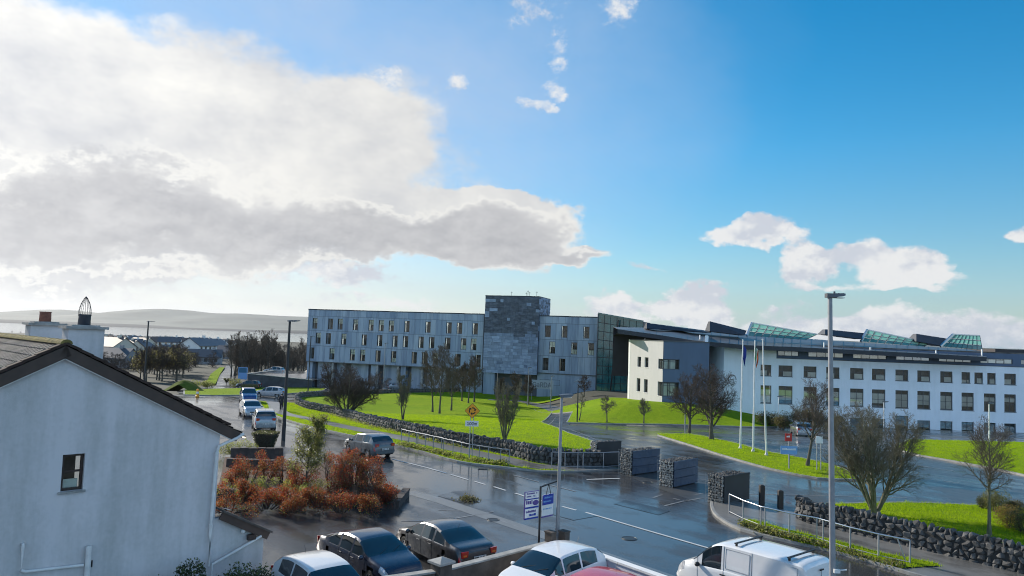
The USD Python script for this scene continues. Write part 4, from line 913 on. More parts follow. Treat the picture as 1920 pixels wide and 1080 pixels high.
M['stone'] = stone_mat('limestone', (.045, .045, .046), (.10, .10, .10), (.19, .19, .17))
M['stone_pale'] = stone_mat('pale_limestone', (.24, .23, .21), (.38, .36, .33), (.45, .44, .40))
M['mortar'] = pbr('wall_core', (.045, .045, .045), .95)
def place_stone(c, R3, sz, r):
    v, f = r.choice(STONES); a = r.uniform(0, PI); ca, sa = math.cos(a), math.sin(a)
    q = v * 1.0
    if r.random() < .5: q = q[:, [0, 1, 2]] * [1, 1, -1]; f = f[:, ::-1]
    return (q * (np.array(sz) / 2)) @ R3 + c, f
def stone_wall(name, label, line, h0, h1, th, sl, near_first, nparts, camside, mat='stone', shade=None):
    """dry-stone wall along a line of ground points; stones stand free of a dark core, upright coping stones on top"""
    ls = LineString(line); L = ls.length; r = random.Random(len(line) * 7 + int(L))
    T = Thing(name, label, 'stone wall', G3(*ls.interpolate(L * .7).coords[0]))
    hf = lambda s: h0 + (h1 - h0) * s / L
    core = MB(); n = max(8, int(L / 1.2)); pt = [np.array(ls.interpolate(L * i / n).coords[0]) for i in range(n + 1)]
    for i in range(n):
        a, b = G3(*pt[i]), G3(*pt[i + 1]); hh = hf(L * (i + .5) / n) - .16
        core.bar(a + [0, 0, hh / 2 - .1], b + [0, 0, hh / 2 - .1], th - .14, hh + .2)
    T.part('core', core, M['mortar'], world=True)
    items = []; s = 0.0
    def frame(s):
        a = np.array(ls.interpolate(max(0, s - .2)).coords[0]); b = np.array(ls.interpolate(min(L, s + .2)).coords[0]); d = (b - a) / np.linalg.norm(b - a)
        nn = np.array([d[1], -d[0]]) * camside; return np.array(ls.interpolate(s).coords[0]), np.array([d[0], d[1], 0]), np.array([nn[0], nn[1], 0])
    course = 0; z = .0
    rowh = sl * .72
    nr = max(2, int(round((min(h0, h1) - .22) / rowh)))
    for k in range(nr):
        s = r.uniform(0, .2)
        while s < L:
            w = sl * r.uniform(.65, 1.45); c, u, nv = frame(min(L, s + w / 2)); hh = (hf(s) - .22) / nr
            R3 = np.array([u, nv, [0, 0, 1]]); zc = float(H(*c)) + hh * (k + .5) + r.uniform(-.03, .03)
            items.append((s, np.array([c[0], c[1], zc]) + nv * (th / 2 - .07), R3, (w * 1.02, .24, hh * r.uniform(1.0, 1.25)), 0)); s += w
    s = 0.0
    while s < L:                      # coping
        w = sl * r.uniform(.55, 1.0); c, u, nv = frame(min(L, s + w / 2)); hh = .30 * r.uniform(.75, 1.35)
        t = r.uniform(-.25, .25); R0 = np.array([u, nv, [0, 0, 1]]); Rt = np.array([u * math.cos(t) + np.array([0, 0, math.sin(t)]), nv, np.array([0, 0, math.cos(t)]) - u * math.sin(t)])
        items.append((s, np.array([c[0], c[1], float(H(*c)) + hf(s) - .2 + hh * .32]), Rt, (w, th * 1.05, hh), 1)); s += w * 1.02
    items.sort(key=(lambda i: -i[0]) if near_first == 'end' else (lambda i: i[0]))
    rest = MB()
    for q, (s, c, R3, sz, cap) in enumerate(items):
        vf = place_stone(c, R3, sz, r)
        if q < nparts: T.part('coping_stone' if cap else 'stone', vf, M[mat], world=True)
        else: rest.add(*vf)
    if rest.n: T.part('far_stones', rest, M[mat], world=True, kind='stuff')
    return T
stone_wall('stone_wall', 'long grey dry-stone wall curving between the footpath and the big lawn', wall_far, .85, 1.12, .5, .34, 'end', 290, 1)
stone_wall('stone_wall', 'low dark stone wall along the far edge of the big lawn before the police station', wall_back, .8, .9, .5, .5, 'end', 0, 1)
stone_wall('stone_wall', 'tall rough stone wall with jagged coping beside the lower right footpath', wall_right, 1.12, 1.18, .5, .29, 'start', 295, 1)
def gabion(label, a, b, th, h, bands, pier=False):
    """a: near left corner, b: near right corner of the boarded front; stones in wire at the left end and on top"""
    a, b = np.array(a, float), np.array(b, float); d = (b - a); L = np.linalg.norm(d); u = np.array([d[0] / L, d[1] / L, 0]); nv = np.array([u[1], -u[0], 0])
    base = G3(*((a + b) / 2)); T = Thing('gabion_block', label, 'gabion', base); o = G3(*a); r = random.Random(int(a[0] * 31))
    core = MB(); core.obox(o + u * L / 2 - nv * th / 2 + [0, 0, h / 2 - .05], u, nv, (0, 0, 1), L / 2 - .08, th / 2 - .08, h / 2 - .06); T.part('core', core, M['mortar'], world=True)
    st = MB()
    for i in range(int(th / .13)):
        for k in range(int(h / .13)):
            c = o - nv * (.07 + i * .13 + r.uniform(-.02, .02)) + [0, 0, .08 + k * .13 + r.uniform(-.02, .02)] + u * .07
            st.add(*place_stone(c, np.array([u, nv, [0, 0, 1]]), (r.uniform(.12, .18), r.uniform(.10, .17), r.uniform(.10, .17)), r))
    T.part('end_stones', st, M['stone_pale'], world=True, kind='stuff')
    st = MB()
    for i in range(int(th / .15)):
        for k in range(int(L / .15)):
            c = o - nv * (.09 + i * .15 + r.uniform(-.02, .02)) + u * (.09 + k * .15) + [0, 0, h - .08 + r.uniform(-.02, .03)]
            st.add(*place_stone(c, np.array([u, nv, [0, 0, 1]]), (r.uniform(.13, .19), r.uniform(.12, .18), r.uniform(.10, .15)), r))
    T.part('top_stones', st, M['stone'], world=True, kind='stuff')
    hb = (h - .06) / bands
    for k in range(bands):
        m = MB(); c = o + u * (L / 2 + .06) + nv * .02 + [0, 0, .05 + hb * (k + .5)]; m.obox(c, u, nv, (0, 0, 1), L / 2 - .06, .02, hb / 2 - .012)
        m.obox(c + nv * .03 + [0, 0, hb / 2 - .06], u, nv, (0, 0, 1), L / 2 - .06, .012, .03); T.part('board', m, M['navy_board'] if bands > 1 else M['dark_board'], world=True)
    cg = MB()
    for k in range(int(h / .2) + 1): cg.bar(o + u * -.03 + [0, 0, k * .2 + .05], o + u * -.03 - nv * th + [0, 0, k * .2 + .05], .008)
    for k in range(int(th / .2) + 1): cg.bar(o + u * -.03 - nv * k * .2, o + u * -.03 - nv * k * .2 + [0, 0, h], .008)
    T.part('wire_cage', cg, M['galv'], world=True)
M['navy_board'] = pbr('navy_board', (.035, .055, .095), .35, .2, 1.5, rvar=.1); M['dark_board'] = pbr('charcoal_board', (.022, .024, .028), .5, .2, 1.5)
gabion('gabion block with banded navy boards nearest the end of the curved stone wall', (7.75, 46.35), (9.85, 48.1), 1.0, 1.5, 3)
gabion('gabion block with banded navy boards standing in the middle of the campus entrance', (9.55, 42.85), (11.45, 44.75), 1.0, 1.5, 3)
gabion('gabion block with plain charcoal front beside the two timber bollards', (11.25, 38.8), (13.15, 40.45), 1.0, 1.5, 1)
gabion('dark sloping end pier closing the long curved stone wall at the entrance', (5.9, 49.2), (7.7, 50.3), .7, 1.6, 1)
# ------------------------------------------------------------------ railings
def railing(label, posts, h, top=None, rails=(0.12,), mat='polegrey', extra=None):
    g3 = [G3(*q, .08) for q in posts]; T = Thing('railing', label, 'railing', g3[len(g3) // 2])
    for q in g3: m = MB(); m.bar(q - [0, 0, .1], q + [0, 0, h], .05); T.part('post', m, M[mat], world=True)
    line = g3
    m = MB(); m.tube([q + [0, 0, h] for q in line], .032, 6); T.part('top_rail', m, M['stainless' if 'stainless' in label else 'polegrey'], True, world=True)
    for z in rails: m = MB(); m.tube([q + [0, 0, z] for q in line], .022, 6); T.part('lower_rail', m, M['stainless'] if mat == 'stainless' else M[mat], True, world=True)
    return T
rp = lambda l: [tuple(P(*q)[:2]) for q in l]
railing('grey metal railing along the planting strip before the curved stone wall', rp([(752, 832), (766, 836), (780, 839), (783, 840), (797, 843), (812, 847), (827, 850), (831, 852), (849, 856), (864, 860), (880, 864), (898, 867), (915, 870), (938, 873), (954, 876)]), 1.0, rails=())
railing('short grey railing at the entrance corner below the curved stone wall', rp([(1034, 880), (1059, 881), (1083, 881), (1093, 881), (1131, 880.5), (1160, 879)]), 1.0, rails=(.12,))
RR = rp([(1367, 966), (1393, 979), (1426, 992), (1434, 994), (1480, 1006), (1531, 1016), (1543, 1020), (1594, 1036), (1647, 1050), (1706, 1063)])
T = railing('stainless railing above the grass strip beside the lower right footpath', RR, .93, rails=(.10,))
m = MB(); q = G3(*P(1700, 1058)[:2]); m.bar(q, q + [-.35, .05, 1.0], .045); T.part('bent_post', m, M['galv'], world=True, label='bent post leaning at the broken end of the railing')
# ------------------------------------------------------------------ poles and lamps
def lantern(T, top, dirx, L=.7, both=False):
    """a flat luminaire at the pole top reaching towards dirx"""
    d = np.array([dirx[0], dirx[1], 0.0]); d /= np.linalg.norm(d); n = np.array([-d[1], d[0], 0])
    m = MB(); ring = []
    for t, w, hgt, zo in ((-.16, .05, .03, 0), (-.05, .10, .05, 0), (.15, .16, .055, .01), (.45, .15, .045, .03), (.62, .10, .03, .045), (.68, .04, .015, .05)):
        c = top + d * t * L / .7 + [0, 0, zo + .05]; ring += [c + n * w - [0, 0, hgt], c + n * w * .8 + [0, 0, hgt], c - n * w * .8 + [0, 0, hgt], c - n * w - [0, 0, hgt]]
    f = []
    for i in range(5):
        for k in range(4): f.append((i * 4 + k, (i + 1) * 4 + k, (i + 1) * 4 + (k + 1) % 4, i * 4 + (k + 1) % 4))
    m.add(ring, f); T.part('lantern', m, M['alu'], 40, world=True)
    m = MB(); m.obox(top + d * .3 * L / .7 + [0, 0, .0], d, n, (0, 0, 1), .18, .09, .012); T.part('lens', m, M['soffit'], world=True)
def lamp(label, base, hgt, r0, r1, dirx, L=.7, lean=0.0, name='street_lamp', mat='polegrey', door=True, cat='street lamp', group=None):
    T = Thing(name, label, cat, base, group=group); b = np.array(base, float)
    m = MB(); m.tube([b - [0, 0, .2], b + [0, 0, 1.3], b + [lean * .13, 0, 1.32], b + [lean, 0, hgt]], [r0 * 1.15, r0 * 1.15, r0, r1], 12); T.part('pole', m, M[mat], 40, world=True)
    if door: m = MB(); m.obox(b + [0, -r0 * 1.12, .75], (1, 0, 0), (0, 1, 0), (0, 0, 1), r0 * .6, .02, .3); T.part('inspection_door', m, M[mat], world=True)
    lantern(T, b + [lean, 0, hgt], dirx, L); return T
b = np.array([8.92, 20.3, 0]); ht = AT(1564, 558, b[1])[2]
T = lamp('tall grey street lamp in the foreground beside the white van', b, ht, .085, .060, (1, .1), .45, -.17)
m = MB(); m.obox(b + [-.15, 0, ht + .05], (1, 0, 0), (0, 1, 0), (0, 0, 1), .13, .09, .06); m.tube([b + [-.05, 0, ht + .1], b + [-.05, 0, ht + .17]], .03, 8); T.part('photocell', m, M['alu'], world=True)
m = MB(); zc = AT(1567, 1068, b[1])[2]; m.bar(b + [0, -.1, zc], b + [.28, -.14, zc + .05], .03); m.obox(b + [.02, -.13, zc], (1, 0, 0), (0, 1, 0), (0, 0, 1), .08, .03, .05); T.part('bracket', m, M['pvc_white'], world=True)
b = np.array([2.0, 27.75, 0]); lamp('slim grey street lamp rising behind the corner of the car park wall', b, AT(1052, 745, b[1])[2], .075, .05, (.6, .3), .5)
b = P(531, 826); lamp('dark street lamp on the verge above the clipped flat-topped shrub', b, AT(543, 603, b[1])[2] - b[2], .13, .085, (1, .0), .8, mat='dark_metal')
b = P(270, 726); lamp('distant street lamp seen against the bay to the right of the chimneys', b, AT(281, 603, b[1])[2] - b[2], .16, .12, (1, 0), 1.3, mat='dark_metal')
b = P(577, 742); lamp('thin lamp post at the left end of the police station', b, AT(582, 631, b[1])[2] - b[2], .09, .07, (1, 0), .7, mat='dark_metal', door=False)
b = P(718, 737); lamp('thin lamp post standing before the third bay of the police station', b, AT(722, 644, b[1])[2] - b[2], .09, .06, (1, 0), .7, mat='polegrey', door=False)
for base, top, lab in (((1032, 767), (1033, 706), 'thin grey pole on the lawn beside the police sign'), ((1050, 738), (1052, 692), 'thin pale lamp post just right of the police sign'), ((989, 762), (992, 690), 'thin lamp post in front of the slate tower base')):
    b = P(*base); lamp(lab, b, AT(*top, b[1])[2] - b[2], .06, .05, (1, 0), .5, door=False)
b = P(1082, 793); T = lamp('solar lamp post with a small panel beside the path across the lawn', b, AT(1084, 722, b[1])[2] - b[2], .07, .06, (1, 0), .6, mat='dark_metal', door=False)
m = MB(); t_ = AT(1081, 714, b[1]); m.obox(t_, (.9, .1, .42), (0, 1, 0), (-.42, 0, .9), .38, .3, .02); T.part('solar_panel', m, M['winglass'], world=True)
for base, top, lab in (((1459, 803), (1460, 744), 'short white lamp post left of the red shrubs by the offices'), ((1657, 812), (1656, 754), 'short white lamp post behind the big multi-stemmed tree'), ((1855, 832), (1849, 757), 'short white lamp post rising behind the small sapling at right')):
    b = P(*base); lamp(lab, b, AT(*top, b[1])[2] - b[2], .06, .05, (1, .2), .7, mat='soffit', door=False)
b = P(1284, 813); lamp('lamp post half hidden in the left of the two dark trees on the island', b, AT(1284, 727, b[1])[2] - b[2], .06, .05, (1, 0), .6, door=False)
# ------------------------------------------------------------------ flagpoles and limp flags
M['flag_blue'] = pbr('flag_blue', (.012, .03, .22), .8); M['flag_green'] = pbr('flag_green', (.01, .16, .05), .8); M['flag_white'] = pbr('flag_white', (.7, .7, .68), .8); M['flag_orange'] = pbr('flag_orange', (.45, .09, .03), .8)
def limp(b, x, z0, z1, w, cols, T):
    n = len(cols); zz = np.linspace(z1, z0, 9)
    for i in range(n):
        m = MB(); vs = []
        for k, z in enumerate(zz):
            for t in (i / n, (i + .5) / n, (i + 1) / n):
                sway = .05 * math.sin(k * .9 + i * 2) * (k / 8); vs.append([b[0] + x + w * t * (1 - .45 * k / 8) + sway, b[1] + .07 * math.sin(t * 9 + k * .5), z - t * .35])
        f = []
        for k in range(8):
            for j in range(2): f.append((k * 3 + j, (k + 1) * 3 + j, (k + 1) * 3 + j + 1, k * 3 + j + 1))
        m.add(vs, f); T.part('stripe', m, M[cols[i]], True, world=True)
for base, top, lab, fl in (((1388, 843), (1393, 639), 'white flagpole with a limp blue flag, leftmost of the three', ['flag_blue']), ((1412, 849), (1415.5, 641), 'white flagpole with a limp green, white and orange tricolour, middle of the three', ['flag_green', 'flag_white', 'flag_orange']), ((1437, 856), (1430, 638), 'bare white flagpole without a flag, rightmost of the three', None)):
    b = P(*base); t = AT(*top, b[1]); T = Thing('flagpole', lab, 'flagpole', b); m = MB(); m.tube([b, [t[0], b[1], t[2]]], [.075, .045], 10); m.mesh(trimesh.creation.icosphere(1, .07).apply_translation([t[0], b[1], t[2] + .05])); T.part('pole', m, M['pvc_white'], 40, world=True)
    m = MB(); m.lathe([(0, 0), (.16, 0), (.16, .05), (.09, .3), (0, .3)], b, 10); T.part('foot', m, M['galv'], world=True)
    if fl:
        F_ = Thing('flag', {1: 'limp blue flag hanging on the leftmost flagpole', 3: 'limp green, white and orange flag hanging on the middle flagpole'}[len(fl)], 'flag', t - [0, 0, .5])
        limp(np.array([t[0], b[1] - .08, 0]), .02, t[2] - 1.75, t[2] - .35, .26, fl, F_)
# ------------------------------------------------------------------ bollards
M['timber'] = pbr('dark_timber', (.035, .028, .024), .7, .3, 5, .01, 20, stretch=(1, 1, .1))
for (px, py, tp), lab in zip(((1428, 952, 909), (1463, 957, 919)), ('taller dark timber bollard next to the charcoal gabion block', 'dark timber bollard nearer the stone wall on the right')):
    b = P(px, py); b[2] += .1; t = AT(px, tp, b[1]); T = Thing('bollard', lab, 'bollard', b); h_ = t[2] - b[2]
    T.part('post', trimesh.creation.box((.24, .24, h_ - .04)).apply_translation((0, 0, h_ / 2 - .02)), M['timber'])
    m = MB(); m.add([(-.12, -.12, h_ - .04), (.12, -.12, h_ - .04), (.12, .12, h_ - .04), (-.12, .12, h_ - .04), (-.07, -.07, h_), (.07, -.07, h_), (.07, .07, h_), (-.07, .07, h_)], BOXF); T.part('chamfered_top', m, M['timber'])
# ------------------------------------------------------------------ signs
M['sign_orange'] = pbr('sign_orange', (.80, .33, .015), .45, .05); M['sign_white'] = pbr('sign_white', (.72, .72, .72), .4, .04); M['sign_black'] = pbr('sign_black', (.012, .012, .012), .5); M['sign_blue'] = pbr('sign_blue', (.02, .045, .30), .4, .08); M['sign_paleblue'] = pbr('sign_pale_blue', (.16, .33, .62), .4, .05); M['sign_red'] = pbr('sign_red', (.45, .03, .025), .4); M['sign_purple'] = pbr('sign_purple', (.09, .06, .24), .4); M['sign_teal'] = pbr('sign_teal', (.01, .16, .19), .4)
def text_on(T, F, txt, a0, a1, z, hgt, mat, out=.004, bold=True, parent=None):
    v, f = VF(meshkit.text_mesh(txt, hgt, .002, bold)); k = (a1 - a0) / v[:, 0].max()
    T.part('lettering', (F.at(a0, z, out) + v[:, :1] * F.u * k + v[:, 1:2] * np.array([0, 0, 1.0]) + v[:, 2:3] * F.n, f), M[mat], world=True, parent=parent)
b = P(882, 864); b[2] += .1; F_ = Face(b[:2] + [0, -.06], (1, .06)); T = Thing('roundabout_sign', 'orange diamond roundabout warning sign with a 100 m plate on two posts', 'road sign', b)
zc = AT(883, 770, b[1])[2]; s_ = .47
for k in (-.10, .10): m = MB(); q = F_.at(k, 0, -.05); m.tube([(q[0], q[1], b[2] - .1), (q[0], q[1], zc + .1)], .03, 8); T.part('post', m, M['galv'], True, world=True)
dia = lambda r: Polygon([(0, -r), (r, 0), (0, r), (-r, 0)]).buffer(.03)
mv = lambda vf, z: (vf[0] + [0, 0, z], vf[1])
pl = T.part('warning_plate', mv(upright(dia(s_), F_.at(0, 0, 0), F_.u, F_.n, .012), zc), M['sign_black'], world=True)
T.part('orange_face', mv(upright(dia(s_ - .03), F_.at(0, 0, .004), F_.u, F_.n, .008), zc), M['sign_orange'], world=True, parent=pl)
for k in range(3):
    t0 = k * 2 * PI / 3 + .35; th = np.linspace(t0, t0 + 1.35, 8); ro, ri = .235, .165
    arc = Polygon([(ro * math.cos(t), ro * math.sin(t)) for t in th] + [(ri * math.cos(t), ri * math.sin(t)) for t in th[::-1]]); tip = t0 - .12; rm = .2
    hd = Polygon([(rm * math.cos(tip - .35), rm * math.sin(tip - .35)), (.305 * math.cos(t0 + .12), .305 * math.sin(t0 + .12)), (.095 * math.cos(t0 + .12), .095 * math.sin(t0 + .12))])
    T.part('arrow', mv(upright(unary_union([arc, hd]), F_.at(0, 0, .008), F_.u, F_.n, .004), zc), M['sign_black'], world=True, parent=pl)
zp = AT(883, 794, b[1])[2]; m = MB(); F_.rect(m, -.44, .44, zp - .18, zp + .18, -.012, 0); pp = T.part('distance_plate', m, M['sign_white'], world=True); text_on(T, F_, '100m', -.34, .34, zp - .10, .20, 'sign_black', .003, parent=pp)
# board sign of the surgery: two panels on one post
b = np.array([1.36, 28.4, 0.0]); T = Thing('surgery_sign', 'white and blue practice signboards in two wings on a dark post', 'sign', b); tz = AT(1014, 913, b[1])[2]
m = MB(); m.bar(b, [b[0], b[1], tz + .03], .075); T.part('post', m, M['dark_metal'], world=True)
pl_, pr_ = AT(984, 950, 27.9), AT(1038, 945, 28.9)
FL_ = Face(pl_[:2], b[:2] + [-.04, -.03] - pl_[:2]); FR_ = Face(b[:2] + [.06, 0], pr_[:2] - b[:2] - [.06, 0])
LW = float(np.linalg.norm(b[:2] - pl_[:2])) - .06; RW = float(np.linalg.norm(pr_[:2] - b[:2])) - .06
z0, z1 = FL_.hit(986, 975)[1], FL_.hit(986, 923)[1]; dz = z1 - z0
rowsS = [(.0, .055, 'sign_blue'), (.06, .385, 'sign_white'), (.39, .445, 'sign_blue'), (.45, .70, 'sign_white'), (.705, .74, 'sign_blue'), (.745, .98, 'sign_white')]
m = MB(); FL_.rect(m, 0, LW, z0, z1, -.05, -.012); lp = T.part('panel', m, M['sign_purple'], world=True)
for q0, q1, c in rowsS: m = MB(); FL_.rect(m, .02, LW - .02, z0 + dz * q0, z0 + dz * q1, -.011, .0); T.part('name_board', m, M[c], world=True, parent=lp)
def scribble(F, a0, a1, z, h, mat, parent, gaps=(.3, .6)):
    m = MB(); x = a0; r = random.Random(int(z * 991 + a0 * 77))
    while x < a1 - h * .3:
        w = h * r.uniform(.35, .75)
        if r.random() < .14: x += h * .6; continue
        F.rect(m, x, min(a1, x + w), z, z + h * r.uniform(.75, 1.15), .0, .004); x += w + h * .16
    T.part('lettering', m, M[mat], world=True, parent=parent)
scribble(FL_, .07, LW - .12, z0 + dz * .24, .075, 'sign_purple', lp); scribble(FL_, .22, LW - .06, z0 + dz * .11, .085, 'sign_blue', lp)
scribble(FL_, .06, LW * .52, z0 + dz * .55, .13, 'sign_purple', lp); scribble(FL_, .08, LW - .1, z0 + dz * .90, .055, 'sign_purple', lp); scribble(FL_, .08, LW - .2, z0 + dz * .80, .05, 'sign_purple', lp)
m = MB(); el_ = Point(LW * .74, 0).buffer(1); import shapely.affinity as aff
T.part('oval_emblem', mv(upright(aff.scale(Point(0, 0).buffer(.12), 1.25, .8), FL_.at(LW * .76, 0, .004), FL_.u, FL_.n, .004), z0 + dz * .575), M['sign_purple'], world=True, parent=lp)
y0, y1 = FR_.hit(1037, 964)[1], FR_.hit(1037, 926)[1]; y1 += .02
m = MB(); FR_.rect(m, .04, RW, y0, y1, -.03, -.01); rp_ = T.part('panel', m, M['sign_white'], world=True)
m = MB(); FR_.rect(m, .04, RW, y0 + (y1 - y0) * .52, y1, -.009, .002); T.part('blue_board', m, M['sign_blue'], world=True, parent=rp_)
m = MB(); FR_.rect(m, .02, RW, y0 - .05, y0, -.03, .005); T.part('lower_strip', m, M['sign_purple'], world=True, parent=rp_)
scribble(FR_, .10, RW - .08, y0 + (y1 - y0) * .82, .06, 'sign_paleblue', rp_); scribble(FR_, .10, RW - .14, y0 + (y1 - y0) * .64, .06, 'sign_paleblue', rp_); scribble(FR_, .10, RW - .1, y0 + (y1 - y0) * .30, .045, 'sign_paleblue', rp_)
m = MB(); m.bar(b + [0, 0, tz], FR_.at(RW + .15, tz + .12), .05); m.bar(FR_.at(RW * .55, tz + .07), FR_.at(RW * .35, y1), .02); m.bar(FR_.at(RW * .55, tz + .07), FR_.at(RW * .75, y1), .02); T.part('arm', m, M['dark_metal'], world=True)
# campus signs
b = P(1479, 882); T = Thing('campus_sign', 'pale blue sign under a small red notice on the grass island', 'sign', b); F_ = Face(b[:2] + [0, -.06], (1, 0))
m = MB(); m.bar(b, [b[0], b[1], AT(1479, 812, b[1])[2]], .08); T.part('post', m, M['polegrey'], world=True)
for (p0, p1, y0_, y1_), mt, nm in (((1464, 1495, 837, 851), 'sign_paleblue', 'blue_board'), ((1472, 1485, 813, 827), 'sign_red', 'red_board')):
    A, B = F_.hit(p0, y1_), F_.hit(p1, y0_); m = MB(); F_.rect(m, A[0], B[0], A[1], B[1], -.03, 0); q = T.part(nm, m, M[mt], world=True)
    scribble(F_, A[0] + .1, B[0] - .1, (A[1] + B[1]) / 2, (B[1] - A[1]) * .22, 'sign_white', q)
b = P(1537, 884); T = Thing('campus_sign', 'white notice on two slim posts right of the island tree', 'sign', b); F_ = Face(b[:2] + [0, -.06], (1, 0)); A, B = F_.hit(1530, 831), F_.hit(1543, 818)
m = MB(); F_.rect(m, A[0], B[0], A[1], B[1], -.03, 0); T.part('board', m, M['sign_white'], world=True)
for px in (1532, 1539.5): q = F_.at(F_.hit(px, 850)[0], 0, -.05); m = MB(); m.bar((q[0], q[1], float(H(q[0], q[1]))), (q[0], q[1], B[1]), .06); T.part('post', m, M['polegrey'], world=True)
# ------------------------------------------------------------------ car park walls in the foreground
M['brown_wall'] = pbr('brown_rendered_wall', (.085, .07, .06), .85, .35, 2.0, .01, 25); M['wall_white'] = pbr('white_painted_wall', (.62, .61, .66), .75, .12, 1.5, .004, 30); M['cap_white'] = pbr('white_coping', (.74, .74, .73), .5, .1, 3)
T = Thing('car_park_wall', 'brown rendered low wall with pale coping and a capped pillar in front of the two saloons', 'wall', (-1, 24, 0))
w0, w1, w2 = np.array([-4.6, 21.95, 0]), np.array([-1.88, 23.55, 0]), np.array([1.85, 27.3, 0])
for a, b_ in ((w0, w1 - (w1 - w0) / np.linalg.norm(w1 - w0) * .25), (w1 + (w2 - w1) / np.linalg.norm(w2 - w1) * .25, w2)):
    m = MB(); m.bar(a + [0, 0, .45], b_ + [0, 0, .45], .20, .98); T.part('wall', m, M['brown_wall'], world=True)
    n = max(3, int(np.linalg.norm(b_ - a) / .9))
    for i in range(n):
        p, q = a + (b_ - a) * i / n, a + (b_ - a) * (i + 1) / n; d = (q - p) / np.linalg.norm(q - p) * .004; m = MB(); m.bar(p + d + [0, 0, .97], q - d + [0, 0, .97], .27, .055); T.part('coping', m, M['concrete'], world=True)
m = MB(); dd = (w2 - w1) / np.linalg.norm(w2 - w1); nn = np.array([dd[1], -dd[0], 0]); m.obox(w1 + [0, 0, .58], dd, nn, (0, 0, 1), .235, .235, .62); T.part('pillar', m, M['brown_wall'], world=True)
m = MB(); c = w1 + [0, 0, 1.2]; m.obox(c + [0, 0, .03], dd, nn, (0, 0, 1), .31, .31, .035); m.add([c + [0, 0, .065] + dd * i * .3 + nn * j * .3 for i, j in ((-1, -1), (1, -1), (1, 1), (-1, 1))] + [c + [0, 0, .19]], [[0, 1, 4], [1, 2, 4], [2, 3, 4], [3, 0, 4]]); T.part('pillar_cap', m, M['concrete'], world=True)
b = w1 + (w0 - w1) / np.linalg.norm(w1 - w0) * .62; S = Thing('wall_plate', 'small teal plate with pale lettering fixed to the car park wall', 'sign', b + [0, 0, .6]); F_ = Face((b + np.array([.10, -.13, 0]))[:2] - (w1 - w0)[:2] / np.linalg.norm((w1 - w0)[:2]) * .28, (w1 - w0)[:2])
m = MB(); F_.rect(m, 0, .56, .56, .88, -.02, .0); q = S.part('plate', m, M['sign_teal'], world=True); T_, T = T, S; scribble(F_, .3, .52, .66, .10, 'sign_white', q); T = T_
T = Thing('white_wall', 'white painted low wall with bright coping between the car park and the road', 'wall', (3.5, 24.6, 0))
v0, v1 = np.array([2.1, 27.37, 0]), np.array([9.1, 18.6, 0])
m = MB(); m.bar(v0 + [0, 0, .45], v1 + [0, 0, .45], .20, .96); T.part('wall', m, M['wall_white'], world=True)
for i in range(9):
    p, q = v0 + (v1 - v0) * i / 9, v0 + (v1 - v0) * (i + 1) / 9; d = (q - p) / np.linalg.norm(q - p) * .003; m = MB(); m.bar(p + d + [0, 0, .965], q - d + [0, 0, .965], .28, .07); T.part('coping', m, M['cap_white'], world=True)
T = Thing('wall_pier', 'dark stubby twin pier at the corner where the two car park walls meet', 'pier', (1.9, 27.2, 0))
for k in (-.22, .28): m = MB(); m.obox([1.93 + k, 27.2 + k * .3, .66], dd, nn, (0, 0, 1), .13, .16, .66); m.obox([1.93 + k, 27.2 + k * .3, 1.345], dd, nn, (0, 0, 1), .15, .18, .025); T.part('pier', m, M['brown_wall'], world=True)

# ------------------------------------------------------------------ road repairs, covers, gratings, leaf litter
M['tar'] = make_asphalt('tar_patch', 1.0, .50, (.016, .017, .019), (.03, .03, .032)); M['iron'] = pbr('cast_iron', (.05, .05, .05), .4, .3, 6, .004, 40, metal=.6)
for pts in ([(1010, 958), (1075, 976), (1120, 968), (1060, 950)], [(820, 930), (868, 944), (900, 936), (850, 922)], [(1150, 945), (1235, 966), (1258, 958), (1172, 938)], [(640, 840), (720, 862), (742, 857), (660, 836)], [(1290, 860), (1345, 872), (1380, 866), (1322, 855)]):
    solo('road_repair', drape(Polygon(P2(pts)), .016, .8), M['tar'], kind='structure')
def cover(label, px, py, r, square=False):
    b = P(px, py); b[2] += .008; T = Thing('drain_cover', label, 'drain cover', b); m = MB()
    if square:
        m.box(-r, r, -r * .7, r * .7, 0, .012)
        for k in range(6): m.box(-r * .85, r * .85, -r * .6 + k * r * .22, -r * .6 + k * r * .22 + r * .1, .012, .022)
    else:
        m.lathe([(0, .012), (r * .82, .012), (r * .84, .006), (r * .9, .006), (r * .92, .016), (r, .014), (r * 1.02, 0)], (0, 0, 0), 20)
    T.part('lid', m, M['iron'])
cover('round iron cover in the near lane left of the white van', 1180, 1010, .33); cover('round iron cover in the forecourt left of the practice signboards', 925, 975, .3); cover('round iron cover in the entrance before the gabion blocks', 1215, 905, .33)
cover('square drain grating against the kerb at the planting strip', 905, 880, .3, True); cover('square drain grating at the kerb before the short grey railing', 1100, 888, .3, True)
b = P(878, 938); R_ = np.random.default_rng(5); b[2] += .02; n_ = 420; T = Thing('leaf_pile', 'small dark heap of wet leaves lying on the near road edge', 'leaves', b)
_LEAFPILE = (T, R_, n_)
